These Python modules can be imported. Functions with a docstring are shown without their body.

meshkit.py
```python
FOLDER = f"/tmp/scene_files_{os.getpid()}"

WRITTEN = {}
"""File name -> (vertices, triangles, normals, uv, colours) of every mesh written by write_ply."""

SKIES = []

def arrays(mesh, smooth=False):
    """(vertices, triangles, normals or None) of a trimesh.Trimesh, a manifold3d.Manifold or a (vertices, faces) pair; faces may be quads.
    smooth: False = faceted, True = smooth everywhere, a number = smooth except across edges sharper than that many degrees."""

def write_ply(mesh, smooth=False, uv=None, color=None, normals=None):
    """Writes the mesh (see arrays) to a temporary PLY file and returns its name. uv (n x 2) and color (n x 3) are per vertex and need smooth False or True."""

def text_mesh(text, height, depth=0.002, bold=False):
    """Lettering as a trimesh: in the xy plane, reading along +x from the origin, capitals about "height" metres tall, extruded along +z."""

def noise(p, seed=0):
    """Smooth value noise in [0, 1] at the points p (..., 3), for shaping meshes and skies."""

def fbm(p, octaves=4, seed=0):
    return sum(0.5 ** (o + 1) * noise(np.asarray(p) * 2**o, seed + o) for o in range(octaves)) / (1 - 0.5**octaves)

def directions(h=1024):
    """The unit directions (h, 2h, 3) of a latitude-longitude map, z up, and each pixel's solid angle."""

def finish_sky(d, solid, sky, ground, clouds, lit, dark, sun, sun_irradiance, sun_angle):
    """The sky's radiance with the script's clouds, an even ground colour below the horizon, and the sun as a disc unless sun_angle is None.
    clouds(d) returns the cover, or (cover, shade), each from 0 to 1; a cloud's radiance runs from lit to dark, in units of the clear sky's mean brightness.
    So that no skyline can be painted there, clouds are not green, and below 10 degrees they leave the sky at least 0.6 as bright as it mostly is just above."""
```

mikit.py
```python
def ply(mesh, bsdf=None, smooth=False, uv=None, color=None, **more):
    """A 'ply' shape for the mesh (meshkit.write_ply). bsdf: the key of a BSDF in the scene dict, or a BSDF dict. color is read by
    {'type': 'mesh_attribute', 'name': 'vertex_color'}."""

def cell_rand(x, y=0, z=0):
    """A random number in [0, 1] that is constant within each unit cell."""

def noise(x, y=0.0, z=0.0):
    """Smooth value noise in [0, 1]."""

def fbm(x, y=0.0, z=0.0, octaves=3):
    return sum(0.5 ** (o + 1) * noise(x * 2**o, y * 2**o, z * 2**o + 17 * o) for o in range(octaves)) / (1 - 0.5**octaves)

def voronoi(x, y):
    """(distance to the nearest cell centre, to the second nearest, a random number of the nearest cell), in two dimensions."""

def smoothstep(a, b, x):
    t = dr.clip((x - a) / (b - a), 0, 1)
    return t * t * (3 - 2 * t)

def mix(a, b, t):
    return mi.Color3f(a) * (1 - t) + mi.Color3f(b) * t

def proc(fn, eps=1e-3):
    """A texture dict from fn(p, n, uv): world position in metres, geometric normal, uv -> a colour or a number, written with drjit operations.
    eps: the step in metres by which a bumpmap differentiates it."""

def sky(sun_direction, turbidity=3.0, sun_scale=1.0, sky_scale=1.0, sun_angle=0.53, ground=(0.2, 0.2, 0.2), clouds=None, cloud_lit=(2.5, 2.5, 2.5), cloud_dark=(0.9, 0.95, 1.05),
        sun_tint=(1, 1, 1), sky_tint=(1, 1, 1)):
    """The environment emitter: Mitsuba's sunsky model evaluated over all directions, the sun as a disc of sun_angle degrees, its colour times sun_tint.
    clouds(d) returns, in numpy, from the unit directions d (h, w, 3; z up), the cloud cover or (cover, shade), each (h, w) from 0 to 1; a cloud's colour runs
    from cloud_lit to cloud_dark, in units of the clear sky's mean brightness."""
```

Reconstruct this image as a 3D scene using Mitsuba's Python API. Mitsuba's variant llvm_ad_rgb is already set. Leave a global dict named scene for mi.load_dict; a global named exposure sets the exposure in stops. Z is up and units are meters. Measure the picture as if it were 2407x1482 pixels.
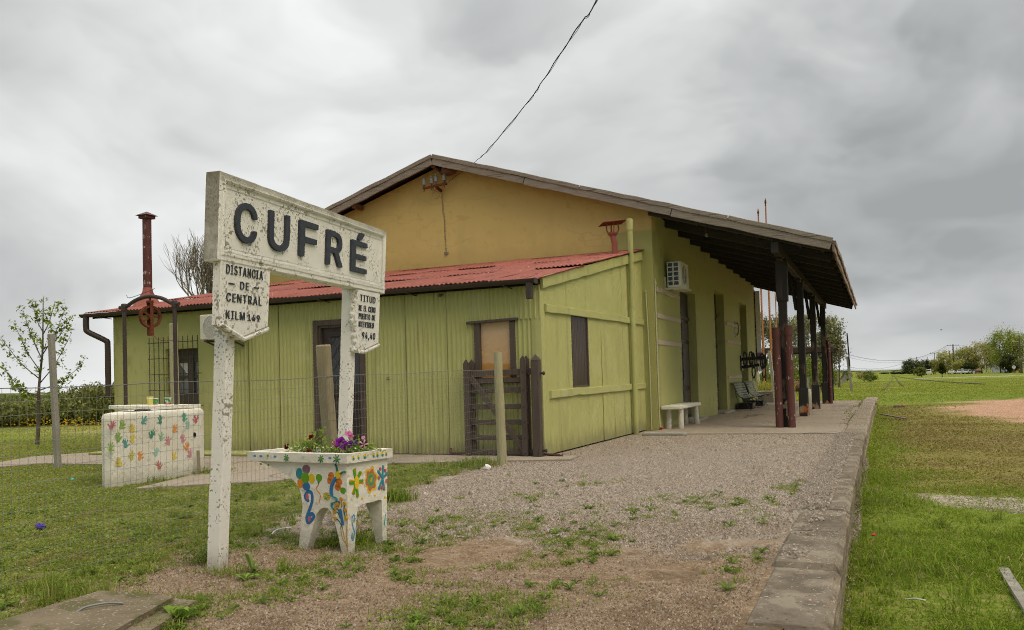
import math, random
import numpy as np, trimesh, drjit as dr, mitsuba as mi
import mikit, meshkit
from mikit import proc, noise, fbm, cell_rand, smoothstep, mix
from shapely.geometry import Polygon, Point, LineString
from shapely.ops import unary_union

T = mi.ScalarTransform4f
scene, labels = {}, {}

# ------------------------------------------------------------------ camera, sky, exposure
YAW, PITCH, ROLL, EYE = 0.40606, 0.02769, 0.02926, 1.10
def camera_axes():
    cy, sy = math.cos(YAW), math.sin(YAW)
    f = np.array([-sy, cy, 0]); r = np.array([cy, sy, 0])
    fw = f * math.cos(PITCH) + np.array([0, 0, math.sin(PITCH)]); up = np.cross(r, fw)
    return fw, math.sin(ROLL) * r + math.cos(ROLL) * up
_fw, _up = camera_axes()
scene['camera'] = {'type': 'perspective', 'fov': 61.98, 'fov_axis': 'x', 'near_clip': 0.1, 'far_clip': 6000.0,
                   'principal_point_offset_y': -0.0675,
                   'to_world': T().look_at(origin=[0, 0, EYE], target=[float(_fw[0]), float(_fw[1]), float(EYE + _fw[2])], up=[float(v) for v in _up])}
exposure = 2.12

def sm(x, a, b): t = np.clip((x - a) / (b - a), 0, 1); return t * t * (3 - 2 * t)
def overcast(d):
    """Full cover; soft banks of cloud, brightest where the sun stands behind them (ahead, left of the roof)."""
    b = np.array([-0.555, 0.76, 0.335]); b = b / np.linalg.norm(b)
    ang = np.degrees(np.arccos(np.clip(d @ b, -1, 1)))
    z = np.maximum(d[..., 2], 0.02)
    q = np.stack([d[..., 0] / (z + 0.25) * 1.1, d[..., 1] / (z + 0.25) * 1.1, np.zeros_like(z)], -1)
    n = meshkit.fbm(q * 1.7 + 3.1, 5, 4)
    wq = d * np.array([4.5, 4.5, 7.0]); wq = wq + 1.6 * (np.stack([meshkit.fbm(wq * .8 + 3, 3, 21), meshkit.fbm(wq * .8 + 9, 3, 22), meshkit.fbm(wq * .8 + 15, 3, 23)], -1) - .5)
    n2 = meshkit.fbm(wq, 6, 9)
    n3 = meshkit.fbm(d * np.array([9.0, 9.0, 12.0]) + 2.2 * (n2 - .5)[..., None] + 5.0, 5, 2)
    shade = 0.32 + 0.60 * (1 - np.exp(-(ang / 21.0) ** 2))
    shade = shade + 0.34 * (n - 0.5) + 0.85 * (n2 - 0.5) + 0.36 * (n3 - 0.5)
    low = np.clip(1 - d[..., 2] / 0.10, 0, 1)
    shade = shade * (1 - 0.35 * low)
    shade = shade * (1 - sm(d[..., 2], .45, .95)) - .15 * sm(d[..., 2], .45, .95)          # an overcast sky is brightest overhead
    return np.ones_like(z), np.clip(shade, 0.0, 1.0)
scene['sky'] = mikit.sky([0.60, -0.30, 0.74], turbidity=4, sun_scale=0.25, sun_angle=40, clouds=overcast, ground=(0.16, 0.16, 0.10),
                         cloud_lit=(2.62, 2.66, 2.62), cloud_dark=(.84, .875, .89), sun_tint=(1.0, 0.98, 0.93))

# ------------------------------------------------------------------ naming
def key_for(name):
    k, i = name, 0
    while k in _used:
        i += 1; k = f'{name}_{i:03d}'
    _used.add(k); return k
_used = set()
def thing(name, label, cat, group=None, kind=None):
    k = key_for(name); labels[k] = {'label': label, 'category': cat}
    if group: labels[k]['group'] = group
    if kind: labels[k]['kind'] = kind
    return k
def part(parent, name, mesh, mat, smooth=False, label=None, kind=None, **kw):
    k = key_for(parent + '__' + name)
    scene[k] = mikit.ply(mesh, mat, smooth=smooth, **kw)
    if label or kind:
        labels[k] = {}
        if label: labels[k]['label'] = label
        if kind: labels[k]['kind'] = kind
    return k
def solo(name, label, cat, mesh, mat, smooth=False, group=None, kind=None, **kw):
    k = thing(name, label, cat, group, kind)
    scene[k] = mikit.ply(mesh, mat, smooth=smooth, **kw); return k
def struct(name, mesh, mat, smooth=False, label=None, **kw):
    k = key_for(name); scene[k] = mikit.ply(mesh, mat, smooth=smooth, **kw)
    labels[k] = {'kind': 'structure'}
    if label: labels[k]['label'] = label
    return k

# ------------------------------------------------------------------ mesh kit: a mesh is (v, f)
def cat(ms):
    vs, fs, n = [], [], 0
    for v, f in ms:
        v = np.asarray(v, float); f = np.asarray(f, int)
        if f.shape[1] == 4: f = np.vstack([f[:, [0, 1, 2]], f[:, [0, 2, 3]]])
        vs.append(v); fs.append(f + n); n += len(v)
    return np.vstack(vs), np.vstack(fs)
def xf(m, R=None, t=None):
    v = np.asarray(m[0], float)
    if R is not None: v = v @ np.asarray(R, float).T
    if t is not None: v = v + np.asarray(t, float)
    return v, m[1]
def rz(a): c, s = math.cos(a), math.sin(a); return np.array([[c, -s, 0], [s, c, 0], [0, 0, 1.0]])
def rx(a): c, s = math.cos(a), math.sin(a); return np.array([[1, 0, 0], [0, c, -s], [0, s, c]])
def ry(a): c, s = math.cos(a), math.sin(a); return np.array([[c, 0, s], [0, 1, 0], [-s, 0, c]])
def _chamfer_faces():
    pts = []
    for s in np.ndindex(2, 2, 2):
        s = np.array(s) * 2 - 1
        for k in range(3):
            p = s * 1.0; p[[j for j in range(3) if j != k]] *= 0.8; pts.append(p)
    pts = np.array(pts); h = trimesh.convex.convex_hull(pts)
    idx = [int(np.argmin(np.linalg.norm(pts - v, axis=1))) for v in h.vertices]
    return pts, np.array(idx)[h.faces]
_CP, _CF = _chamfer_faces()
_BF = np.array([[0, 1, 3], [0, 3, 2], [4, 6, 7], [4, 7, 5], [0, 4, 5], [0, 5, 1], [2, 3, 7], [2, 7, 6], [0, 2, 6], [0, 6, 4], [1, 5, 7], [1, 7, 3]])
_BV = np.array([[x, y, z] for x in (-1, 1) for y in (-1, 1) for z in (-1, 1)], float)
def cbox(size, c=0.0, center=(0, 0, 0)):
    h = np.asarray(size, float) / 2
    if c <= 0: return _BV * h + np.asarray(center, float), _BF
    s = np.sign(_CP); inner = np.abs(_CP) < 0.99
    return s * np.where(inner, h - c, h) + np.asarray(center, float), _CF
def box(x0, x1, y0, y1, z0, z1, c=0.0):
    return cbox((x1 - x0, y1 - y0, z1 - z0), c, ((x0 + x1) / 2, (y0 + y1) / 2, (z0 + z1) / 2))
def bar(p0, p1, w, h, up=(0, 0, 1), c=0.0, ext=0.0):
    """A bevelled bar from p0 to p1, w wide across, h high along up."""
    p0, p1 = np.asarray(p0, float), np.asarray(p1, float); d = p1 - p0; L = np.linalg.norm(d); d /= L
    s = np.cross(d, np.asarray(up, float)); s /= np.linalg.norm(s); u = np.cross(s, d)
    return xf(cbox((L + 2 * ext, w, h), c), np.stack([d, s, u], 1), (p0 + p1) / 2)
def plank(p0, p1, w, h, up=(0, 0, 1), c=.006, step=.3, amp=.006, seed=0):
    """A long board whose edges wander a little: chamfered section repeated along its length."""
    p0, p1 = np.asarray(p0, float), np.asarray(p1, float); d = p1 - p0; L = np.linalg.norm(d); d /= L
    s = np.cross(d, np.asarray(up, float)); s /= np.linalg.norm(s); u = np.cross(s, d); n = max(2, int(L / step)); r = np.random.default_rng(seed)
    sec = np.array([(-w / 2 + c, -h / 2), (w / 2 - c, -h / 2), (w / 2, -h / 2 + c), (w / 2, h / 2 - c), (w / 2 - c, h / 2), (-w / 2 + c, h / 2), (-w / 2, h / 2 - c), (-w / 2, -h / 2 + c)])
    t = np.linspace(0, L, n + 1); j = r.normal(0, amp, (n + 1, 2)); e = r.normal(0, amp * .7, (n + 1, 8, 2))
    q = sec[None] + j[:, None] * [.4, 1] + e * [.3, 1]; v = (p0 + d * t[:, None])[:, None] + q[..., :1] * s + q[..., 1:] * u; v = v.reshape(-1, 3); f = []
    for a in range(n):
        for b in range(8): f.append([a * 8 + b, a * 8 + (b + 1) % 8, a * 8 + 8 + (b + 1) % 8, a * 8 + 8 + b])
    m = cat([(v, np.array(f))]); caps = [[0, b + 1, b] for b in range(1, 7)] + [[n * 8, n * 8 + b, n * 8 + b + 1] for b in range(1, 7)]
    return m[0], np.vstack([m[1], caps])
def tube(path, r, n=8, caps=True):
    p = np.asarray(path, float); k = len(p); r = np.broadcast_to(np.asarray(r, float), (k,))
    t = np.gradient(p, axis=0); t /= np.linalg.norm(t, axis=1, keepdims=True) + 1e-12
    ref = np.array([0, 0, 1.0]) if abs(t[0, 2]) < 0.9 else np.array([1.0, 0, 0])
    A = np.zeros_like(p); a = np.cross(t[0], ref); a /= np.linalg.norm(a)
    for i in range(k):
        a = a - t[i] * (a @ t[i]); a /= np.linalg.norm(a); A[i] = a
    B = np.cross(t, A); ang = np.arange(n) * 2 * np.pi / n
    v = p[:, None] + r[:, None, None] * (np.cos(ang)[None, :, None] * A[:, None] + np.sin(ang)[None, :, None] * B[:, None])
    i, j = np.meshgrid(np.arange(k - 1), np.arange(n), indexing='ij')
    q = np.stack([i * n + j, i * n + (j + 1) % n, (i + 1) * n + (j + 1) % n, (i + 1) * n + j], -1).reshape(-1, 4)
    f = np.vstack([q[:, [0, 1, 2]], q[:, [0, 2, 3]]]); v = v.reshape(-1, 3)
    if caps:
        m = len(v); v = np.vstack([v, p[:1], p[-1:]]); jj = np.arange(n)
        f = np.vstack([f, np.stack([np.full(n, m), (jj + 1) % n, jj], 1), np.stack([np.full(n, m + 1), (k - 1) * n + jj, (k - 1) * n + (jj + 1) % n], 1)])
    return v, f
def lathe(prof, n=16, center=(0, 0, 0)):
    pr = np.asarray(prof, float); k = len(pr); ang = np.arange(n) * 2 * np.pi / n
    v = np.stack([pr[:, None, 0] * np.cos(ang), pr[:, None, 0] * np.sin(ang), np.broadcast_to(pr[:, None, 1], (k, n))], -1).reshape(-1, 3)
    i, j = np.meshgrid(np.arange(k - 1), np.arange(n), indexing='ij')
    q = np.stack([i * n + j, i * n + (j + 1) % n, (i + 1) * n + (j + 1) % n, (i + 1) * n + j], -1).reshape(-1, 4)
    return v + np.asarray(center, float), np.vstack([q[:, [0, 1, 2]], q[:, [0, 2, 3]]])
def extrude(poly, depth):
    ms = []
    for g in getattr(poly, 'geoms', [poly]):
        if g.is_empty or g.area < 1e-9: continue
        m = trimesh.creation.extrude_polygon(g, depth, engine='earcut'); ms.append((np.array(m.vertices), np.array(m.faces)))
    return cat(ms)
def prism(poly, o, u, v, depth):
    """Polygon in the plane (o, u, v), extruded by depth along u x v."""
    m = extrude(poly, depth); u, v = np.asarray(u, float), np.asarray(v, float)
    return xf(m, np.stack([u, v, np.cross(u, v)], 1), o)
def smooth_path(pts, n=8):
    p = np.asarray(pts, float); P = np.vstack([2 * p[0] - p[1], p, 2 * p[-1] - p[-2]]); out = []
    for i in range(len(p) - 1):
        a, b, c, d = P[i:i + 4]
        for t in np.arange(n) / n:
            out.append(0.5 * (2 * b + (c - a) * t + (2 * a - 5 * b + 4 * c - d) * t * t + (3 * b - a - 3 * c + d) * t ** 3))
    out.append(p[-1]); return np.array(out)
def sag(p0, p1, s, n=24):
    t = np.linspace(0, 1, n)[:, None]; p = np.asarray(p0, float) * (1 - t) + np.asarray(p1, float) * t
    p[:, 2] -= 4 * s * (t * (1 - t))[:, 0]; return p
def hullm(pts):
    h = trimesh.convex.convex_hull(np.asarray(pts, float)); return np.array(h.vertices), np.array(h.faces)
def blob(radii, center, sub=2, amp=0.0, freq=3.0, seed=0):
    m = trimesh.creation.icosphere(subdivisions=sub); v = np.array(m.vertices)
    v = v * (1 + amp * (meshkit.fbm(v * freq + seed * 7.3, 3, seed) - 0.5)[:, None] * 2)
    return v * np.asarray(radii, float) + np.asarray(center, float), np.array(m.faces)
def corr(L, H, pitch=0.076, amp=0.0115, th=0.0025, seg=8, rows=1, warp=0.0, seed=0):
    """A corrugated sheet: width L along x, H along z, waves along y (towards -y is out); both faces and the edges."""
    n = max(2, int(round(L / pitch * seg))); x = np.linspace(0, L, n + 1); y = amp * np.sin(2 * np.pi * x / pitch)
    z = np.linspace(0, H, rows + 1); X, Z = np.meshgrid(x, z); Y = np.broadcast_to(y, X.shape).copy()
    if warp:
        Y += warp * (meshkit.fbm(np.stack([X * 2.2 + seed * 3.7, Z * 1.3, X * 0 + seed], -1), 2, seed) - 0.5) * 2
    k = n + 1; front = np.stack([X, Y - th / 2, Z], -1).reshape(-1, 3); back = np.stack([X, Y + th / 2, Z], -1).reshape(-1, 3)
    i, j = np.meshgrid(np.arange(rows), np.arange(n), indexing='ij')
    q = np.stack([i * k + j, i * k + j + 1, (i + 1) * k + j + 1, (i + 1) * k + j], -1).reshape(-1, 4); m = len(front)
    loop = np.concatenate([np.arange(k), np.arange(1, rows + 1) * k + k - 1, np.arange(k - 2, -1, -1) + rows * k, np.arange(rows - 1, 0, -1) * k])
    nx = np.roll(loop, -1); e = np.stack([nx, loop, loop + m, nx + m], 1)
    return cat([(np.vstack([front, back]), np.vstack([q, q[:, ::-1] + m, e]))])
def text(s, h, depth, bold=True):
    m = meshkit.text_mesh(s, h, depth, bold); return np.array(m.vertices), np.array(m.faces)
def heavy_text(s, u0, u1, z0, z1, depth, grow=.022):
    """Capitals a little heavier than the plain face."""
    import manifold3d as m3
    v, f = text(s, 1.0, 1.0, False); m = m3.Manifold(m3.Mesh(np.asarray(v, np.float32), np.asarray(f, np.uint32)))
    q = m.slice(.5).offset(grow, m3.JoinType.Round, 2.0, 24).extrude(1.0).to_mesh(); v = np.array(q.vert_properties[:, :3], float); f = np.array(q.tri_verts)
    lo, hi = v.min(0), v.max(0); v = (v - lo) / (hi - lo); return np.stack([u0 + v[:, 0] * (u1 - u0), z0 + v[:, 1] * (z1 - z0), v[:, 2] * depth], 1), f
def spaced_text(s, u0, u1, z0, z1, depth):
    """Narrow capitals set well apart, as cast lettering is."""
    gl = []
    for ch in s:
        if ch == ' ': gl.append(None); continue
        v, f = text(ch, 1.0, 1.0, False); gl.append((v, f, v[:, 0].min(), v[:, 0].max() - v[:, 0].min()))
    gap = .30; W_ = [.34 if g is None else max(g[3] * .80, .14) for g in gl]; tot = sum(W_) + gap * (len(s) - 1); k = (u1 - u0) / tot; x = u0; out = []
    for g, w in zip(gl, W_):
        if g is not None:
            v = g[0]; out.append((np.stack([x + (v[:, 0] - g[2]) / g[3] * w * k, z0 + v[:, 1] * (z1 - z0), v[:, 2] * depth], 1), g[1]))
        x += (w + gap) * k
    return cat(out)
def fit_text(s, u0, u1, z0, z1, depth, bold=True):
    if not bold and len(s) > 1: return spaced_text(s, u0, u1, z0, z1, depth)
    v, f = text(s, 1.0, 1.0, bold); lo, hi = v.min(0), v.max(0)
    v = (v - lo) / (hi - lo); return np.stack([u0 + v[:, 0] * (u1 - u0), z0 + v[:, 1] * (z1 - z0), v[:, 2] * depth], 1), f

# ------------------------------------------------------------------ materials
def mat(name, base, rough=0.7, spec=0.3, metal=0.0, bump=None, scale=1.0, eps=2e-3, two=True, **kw):
    b = {'type': 'principled', 'roughness': rough, 'specular': spec, 'metallic': metal,
         'base_color': proc(base) if callable(base) else ({'type': 'rgb', 'value': list(base)} if not isinstance(base, dict) else base), **kw}
    if bump: b = {'type': 'bumpmap', 'tex': proc(bump, eps), 'scale': scale, 'bsdf': b}
    if two: b = {'type': 'twosided', 'bsdf': b}
    scene[name] = b; return name
VC = {'type': 'mesh_attribute', 'name': 'vertex_color'}
def C(*v): return mi.Color3f(*v)

def m_white(p, n, uv):            # flaking white paint on grey concrete, lichen on top faces
    a = fbm(p.x * 9, p.y * 9, p.z * 5, 4); b = fbm(p.x * 55, p.y * 55, p.z * 38, 3); g = fbm(p.x * 2.3 + 5, p.y * 2.3, p.z * 1.6, 3)
    c = mix(C(.72, .715, .66), C(.84, .84, .81), g * .6 + a * .4)
    flake = dr.maximum(smoothstep(.605, .67, a * .36 + b * .64 + (g - .5) * .18 - .05 * smoothstep(1.45, 1.2, p.z)), smoothstep(.70, .76, noise(p.x * 120, p.y * 120, p.z * 70)) * smoothstep(.40, .56, a))
    c = mix(c, mix(C(.20, .18, .13), C(.36, .34, .28), b), flake)
    c = mix(c, mix(C(.16, .15, .10), C(.42, .40, .32), b), smoothstep(2.30, 2.395, p.z + .05 * (a - .5)) * .8)
    top = dr.maximum(smoothstep(.3, .8, n.z), smoothstep(.80, .90, -n.y) * smoothstep(1.84, 1.88, p.z) * .8)
    c = mix(c, mix(C(.10, .09, .06), C(.26, .24, .18), b), top * smoothstep(.2, .6, a + .15))
    return mix(c, C(.36, .33, .26), smoothstep(.16, .0, p.z + .12 * (a - .5)) * .8)
mat('white_flaking', m_white, .75, .3, bump=lambda p, n, uv: fbm(p.x * 60, p.y * 60, p.z * 45, 3), scale=.0025)
def m_greyconc(p, n, uv):
    a = fbm(p.x * 6, p.y * 6, p.z * 3, 3); b = noise(p.x * 130, p.y * 130, p.z * 130)
    return mix(C(.19, .18, .15), C(.36, .35, .31), a * .7 + b * .3)
mat('grey_concrete', m_greyconc, .85, .25, bump=lambda p, n, uv: fbm(p.x * 80, p.y * 80, p.z * 80, 2), scale=.002)
def m_white2(p, n, uv):           # whitewash of trough, well, bench
    a = fbm(p.x * 4, p.y * 4, p.z * 4, 3); b = fbm(p.x * 26, p.y * 26, p.z * 26, 3)
    c = mix(C(.62, .60, .50), C(.76, .75, .68), a)
    c = mix(c, C(.44, .42, .33), smoothstep(.66, .74, b) * .6)
    low = smoothstep(.20, .0, p.z + .25 * (b - .5))
    return mix(c, C(.34, .33, .26), low * .55)
mat('whitewash', m_white2, .7, .3, bump=lambda p, n, uv: fbm(p.x * 24, p.y * 24, p.z * 24, 4), scale=.006)
def m_lime(p, n, uv):             # lime green paint on metal sheets and timber
    a = fbm(p.x * 1.1, p.y * 1.1, p.z * .5, 3); b = fbm(p.x * 14, p.y * 14, p.z * 3, 3); s = fbm(p.x * 7, p.y * 7, p.z * .6 + 4, 3)
    c = mix(C(.385, .395, .150), C(.465, .47, .19), a * .5 + b * .5)
    c = mix(c, C(.27, .28, .11), smoothstep(.56, .76, s) * .40)
    rs = fbm(p.x * 30, p.y * 30, p.z * 1.1, 3); c = mix(c, C(.27, .20, .08), smoothstep(.68, .76, rs) * smoothstep(.5, .62, a) * .55)
    c = mix(c, C(.50, .51, .26), smoothstep(.62, .70, fbm(p.x * 3.1 + 7, p.y * 3.1, p.z * 2.2, 4)) * .30)
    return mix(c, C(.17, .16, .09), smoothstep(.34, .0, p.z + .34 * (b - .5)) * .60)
mat('lime_metal', m_lime, .5, .35, bump=lambda p, n, uv: fbm(p.x * 5, p.y * 5, p.z * 5, 3), scale=.008)
def m_limewall(p, n, uv):
    a = fbm(p.x * .9, p.y * .9, p.z * .7, 3); b = fbm(p.x * 7, p.y * 7, p.z * 2.4, 3)
    c = mix(C(.37, .375, .14), C(.445, .445, .18), a * .6 + b * .4)
    c = mix(c, C(.22, .22, .08), smoothstep(.62, .8, b) * .4)
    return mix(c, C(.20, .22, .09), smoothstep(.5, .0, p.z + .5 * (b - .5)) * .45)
mat('lime_wall', m_limewall, .75, .25, bump=lambda p, n, uv: fbm(p.x * 18, p.y * 18, p.z * 18, 4), scale=.006)
def m_gable(p, n, uv):
    a = fbm(p.x * .8, p.y, p.z * .8, 4); s = fbm(p.x * 4.2, p.y, p.z * .7, 4); b = fbm(p.x * 11, p.y, p.z * 7, 3)
    c = mix(C(.55, .425, .155), C(.63, .495, .20), a)
    c = mix(c, C(.46, .385, .155), smoothstep(.48, .74, s * .6 + a * .4) * .45)
    c = mix(c, C(.48, .345, .12), smoothstep(.60, .72, b) * .25)
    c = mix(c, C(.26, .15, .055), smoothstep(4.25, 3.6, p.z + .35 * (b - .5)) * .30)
    crack = smoothstep(.022, .0, dr.abs(fbm(p.x * 1.3 + 9, p.y, p.z * 2.2, 3) - .5)) * smoothstep(.45, .6, noise(p.x * .9, p.z * .9, 3.3))
    c = mix(c, C(.22, .14, .05), crack * .16)
    g = mix(C(.325, .325, .115), C(.395, .39, .150), a)
    grn = smoothstep(-5.02, -4.98, p.x + .03 * (b - .5)) * smoothstep(4.16, 4.12, p.z + .03 * (b - .5))
    return mix(c, g, grn)
mat('gable_paint', m_gable, .8, .2, bump=lambda p, n, uv: fbm(p.x * 9, p.y, p.z * 9, 4), scale=.012)
def m_red(p, n, uv):
    a = fbm(p.x * 1.5, p.y * 1.5, 0, 3); b = fbm(p.x * 15, p.y * 5, p.z * 3, 3); w = noise(p.x * 17, p.y * 17, 0)
    c = mix(C(.255, .080, .062), C(.36, .130, .100), a * .4 + b * .3 + .3 * cell_rand((p.x + 13.36) / .81, (p.y - 11.2) / 2.0))
    c = mix(c, C(.10, .035, .03), smoothstep(.60, .74, b) * .7); c = mix(c, C(.16, .075, .045), smoothstep(.62, .72, fbm(p.x * 22, p.y * .8, 2, 3)) * .5)
    return mix(c, C(.72, .70, .66), smoothstep(.955, .975, w) * smoothstep(.42, .62, noise(p.x * .9, p.y * .9, 5)))
mat('red_roof', m_red, .7, .2, bump=lambda p, n, uv: fbm(p.x * 4, p.y * 4, p.z * 4, 3), scale=.006)
def m_redpipe(p, n, uv):
    a = fbm(p.x * 30, p.y * 30, p.z * 10, 3)
    return mix(mix(C(.075, .026, .022), C(.125, .044, .037), a), C(.40, .34, .30), smoothstep(.70, .74, a))
mat('red_pipe', m_redpipe, .5, .4)
def m_rust(p, n, uv):
    a = fbm(p.x * 25, p.y * 25, p.z * 25, 4); return mix(C(.07, .022, .014), C(.20, .065, .03), a)
mat('rust', m_rust, .85, .2)
mat('rust_orange', lambda p, n, uv: mix(C(.36, .12, .04), C(.50, .27, .13), fbm(p.x * 4, p.y * 4, p.z * 1.7, 4)), .85, .2)
mat('brown_metal', lambda p, n, uv: mix(C(.035, .024, .022), C(.07, .05, .045), fbm(p.x * 3, p.y * 3, p.z * 3, 3)), .45, .4)
def wood(dark, light, f=(5, 5, 5), along='z', crack=.5):
    def fn(p, n, uv):
        q = [p.x * 42, p.y * 42, p.z * 42]; i = 'xyz'.index(along); q[i] = q[i] * .045
        g = fbm(q[0], q[1], q[2], 3); a = fbm(p.x * f[0], p.y * f[1], p.z * f[2], 3)
        c = mix(dark, light, g * .65 + a * .35)
        return mix(c, C(*[v * .3 for v in dark]), smoothstep(.66, .74, g) * crack)
    return fn
mat('brown_paint_wood', wood((.058, .044, .036), (.125, .097, .080)), .55, .3, bump=lambda p, n, uv: fbm(p.x * 40, p.y * 40, p.z * 6, 2), scale=.002)
mat('grey_wood_z', wood((.19, .155, .095), (.40, .35, .23)), .85, .2, bump=lambda p, n, uv: fbm(p.x * 60, p.y * 60, p.z * 4, 3), scale=.006)
mat('grey_wood_x', wood((.16, .135, .11), (.34, .30, .26), along='x', crack=.8), .85, .2, bump=lambda p, n, uv: fbm(p.x * 2, p.y * 50, p.z * 50, 3), scale=.006)
mat('grey_wood_y', wood((.13, .10, .085), (.28, .22, .19), along='y', crack=.8), .85, .2)
mat('pale_post', wood((.26, .24, .13), (.44, .42, .27), crack=.4), .85, .2)
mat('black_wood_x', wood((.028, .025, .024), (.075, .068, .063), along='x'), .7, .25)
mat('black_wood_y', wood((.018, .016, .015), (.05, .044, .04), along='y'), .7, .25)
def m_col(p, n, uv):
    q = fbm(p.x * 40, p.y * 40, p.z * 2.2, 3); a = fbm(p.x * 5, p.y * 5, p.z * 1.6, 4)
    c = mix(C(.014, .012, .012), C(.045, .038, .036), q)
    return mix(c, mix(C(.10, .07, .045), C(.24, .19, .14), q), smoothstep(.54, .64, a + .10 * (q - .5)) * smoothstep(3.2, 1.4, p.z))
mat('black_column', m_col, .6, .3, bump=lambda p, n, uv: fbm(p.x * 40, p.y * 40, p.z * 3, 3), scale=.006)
def m_plinth(p, n, uv):
    a = fbm(p.x * 11, p.y * 11, p.z * 5, 4); b = fbm(p.x * 3 + p.y * 1.7, p.y * 3, p.z * 2.5, 3)
    return mix(mix(C(.02, .018, .018), C(.045, .04, .04), a), mix(C(.42, .13, .03), C(.33, .25, .16), smoothstep(.45, .55, a)), smoothstep(.55, .60, b * .6 + a * .4))
mat('plinth_paint', m_plinth, .6, .3)
mat('peeled_post', lambda p, n, uv: mix(C(.36, .29, .22), C(.025, .022, .02), smoothstep(.48, .55, fbm(p.x * 10, p.y * 10, p.z * 6, 3))), .8, .2)
mat('black_iron', (.012, .012, .013), .3, .5)
mat('black_letter', lambda p, n, uv: mix(C(.024, .030, .044), C(.055, .064, .082), fbm(p.x * 30, p.y * 30, p.z * 30, 3)), .6, .35)
mat('iron_grey', (.05, .05, .055), .45, .5)
mat('dark_green_iron', (.02, .035, .025), .5, .4)
mat('galvanised', (.24, .25, .245), .5, .4, metal=.3)
mat('ac_white', (.70, .69, .64), .5, .4)
mat('ac_cream', (.58, .56, .46), .5, .4)
mat('ac_dark', (.035, .06, .075), .3, .5)
mat('ac_grey', (.33, .33, .31), .5, .4)
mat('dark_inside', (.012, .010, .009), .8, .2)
mat('dark_door', wood((.020, .013, .011), (.05, .034, .03)), .4, .4)
mat('dark_pane', (.018, .020, .020), .08, .6)
mat('window_film', lambda p, n, uv: mix(C(.08, .08, .09), C(.24, .24, .25), noise(p.x * 5, p.y * 5, p.z * 2)), .12, .6)
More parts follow.
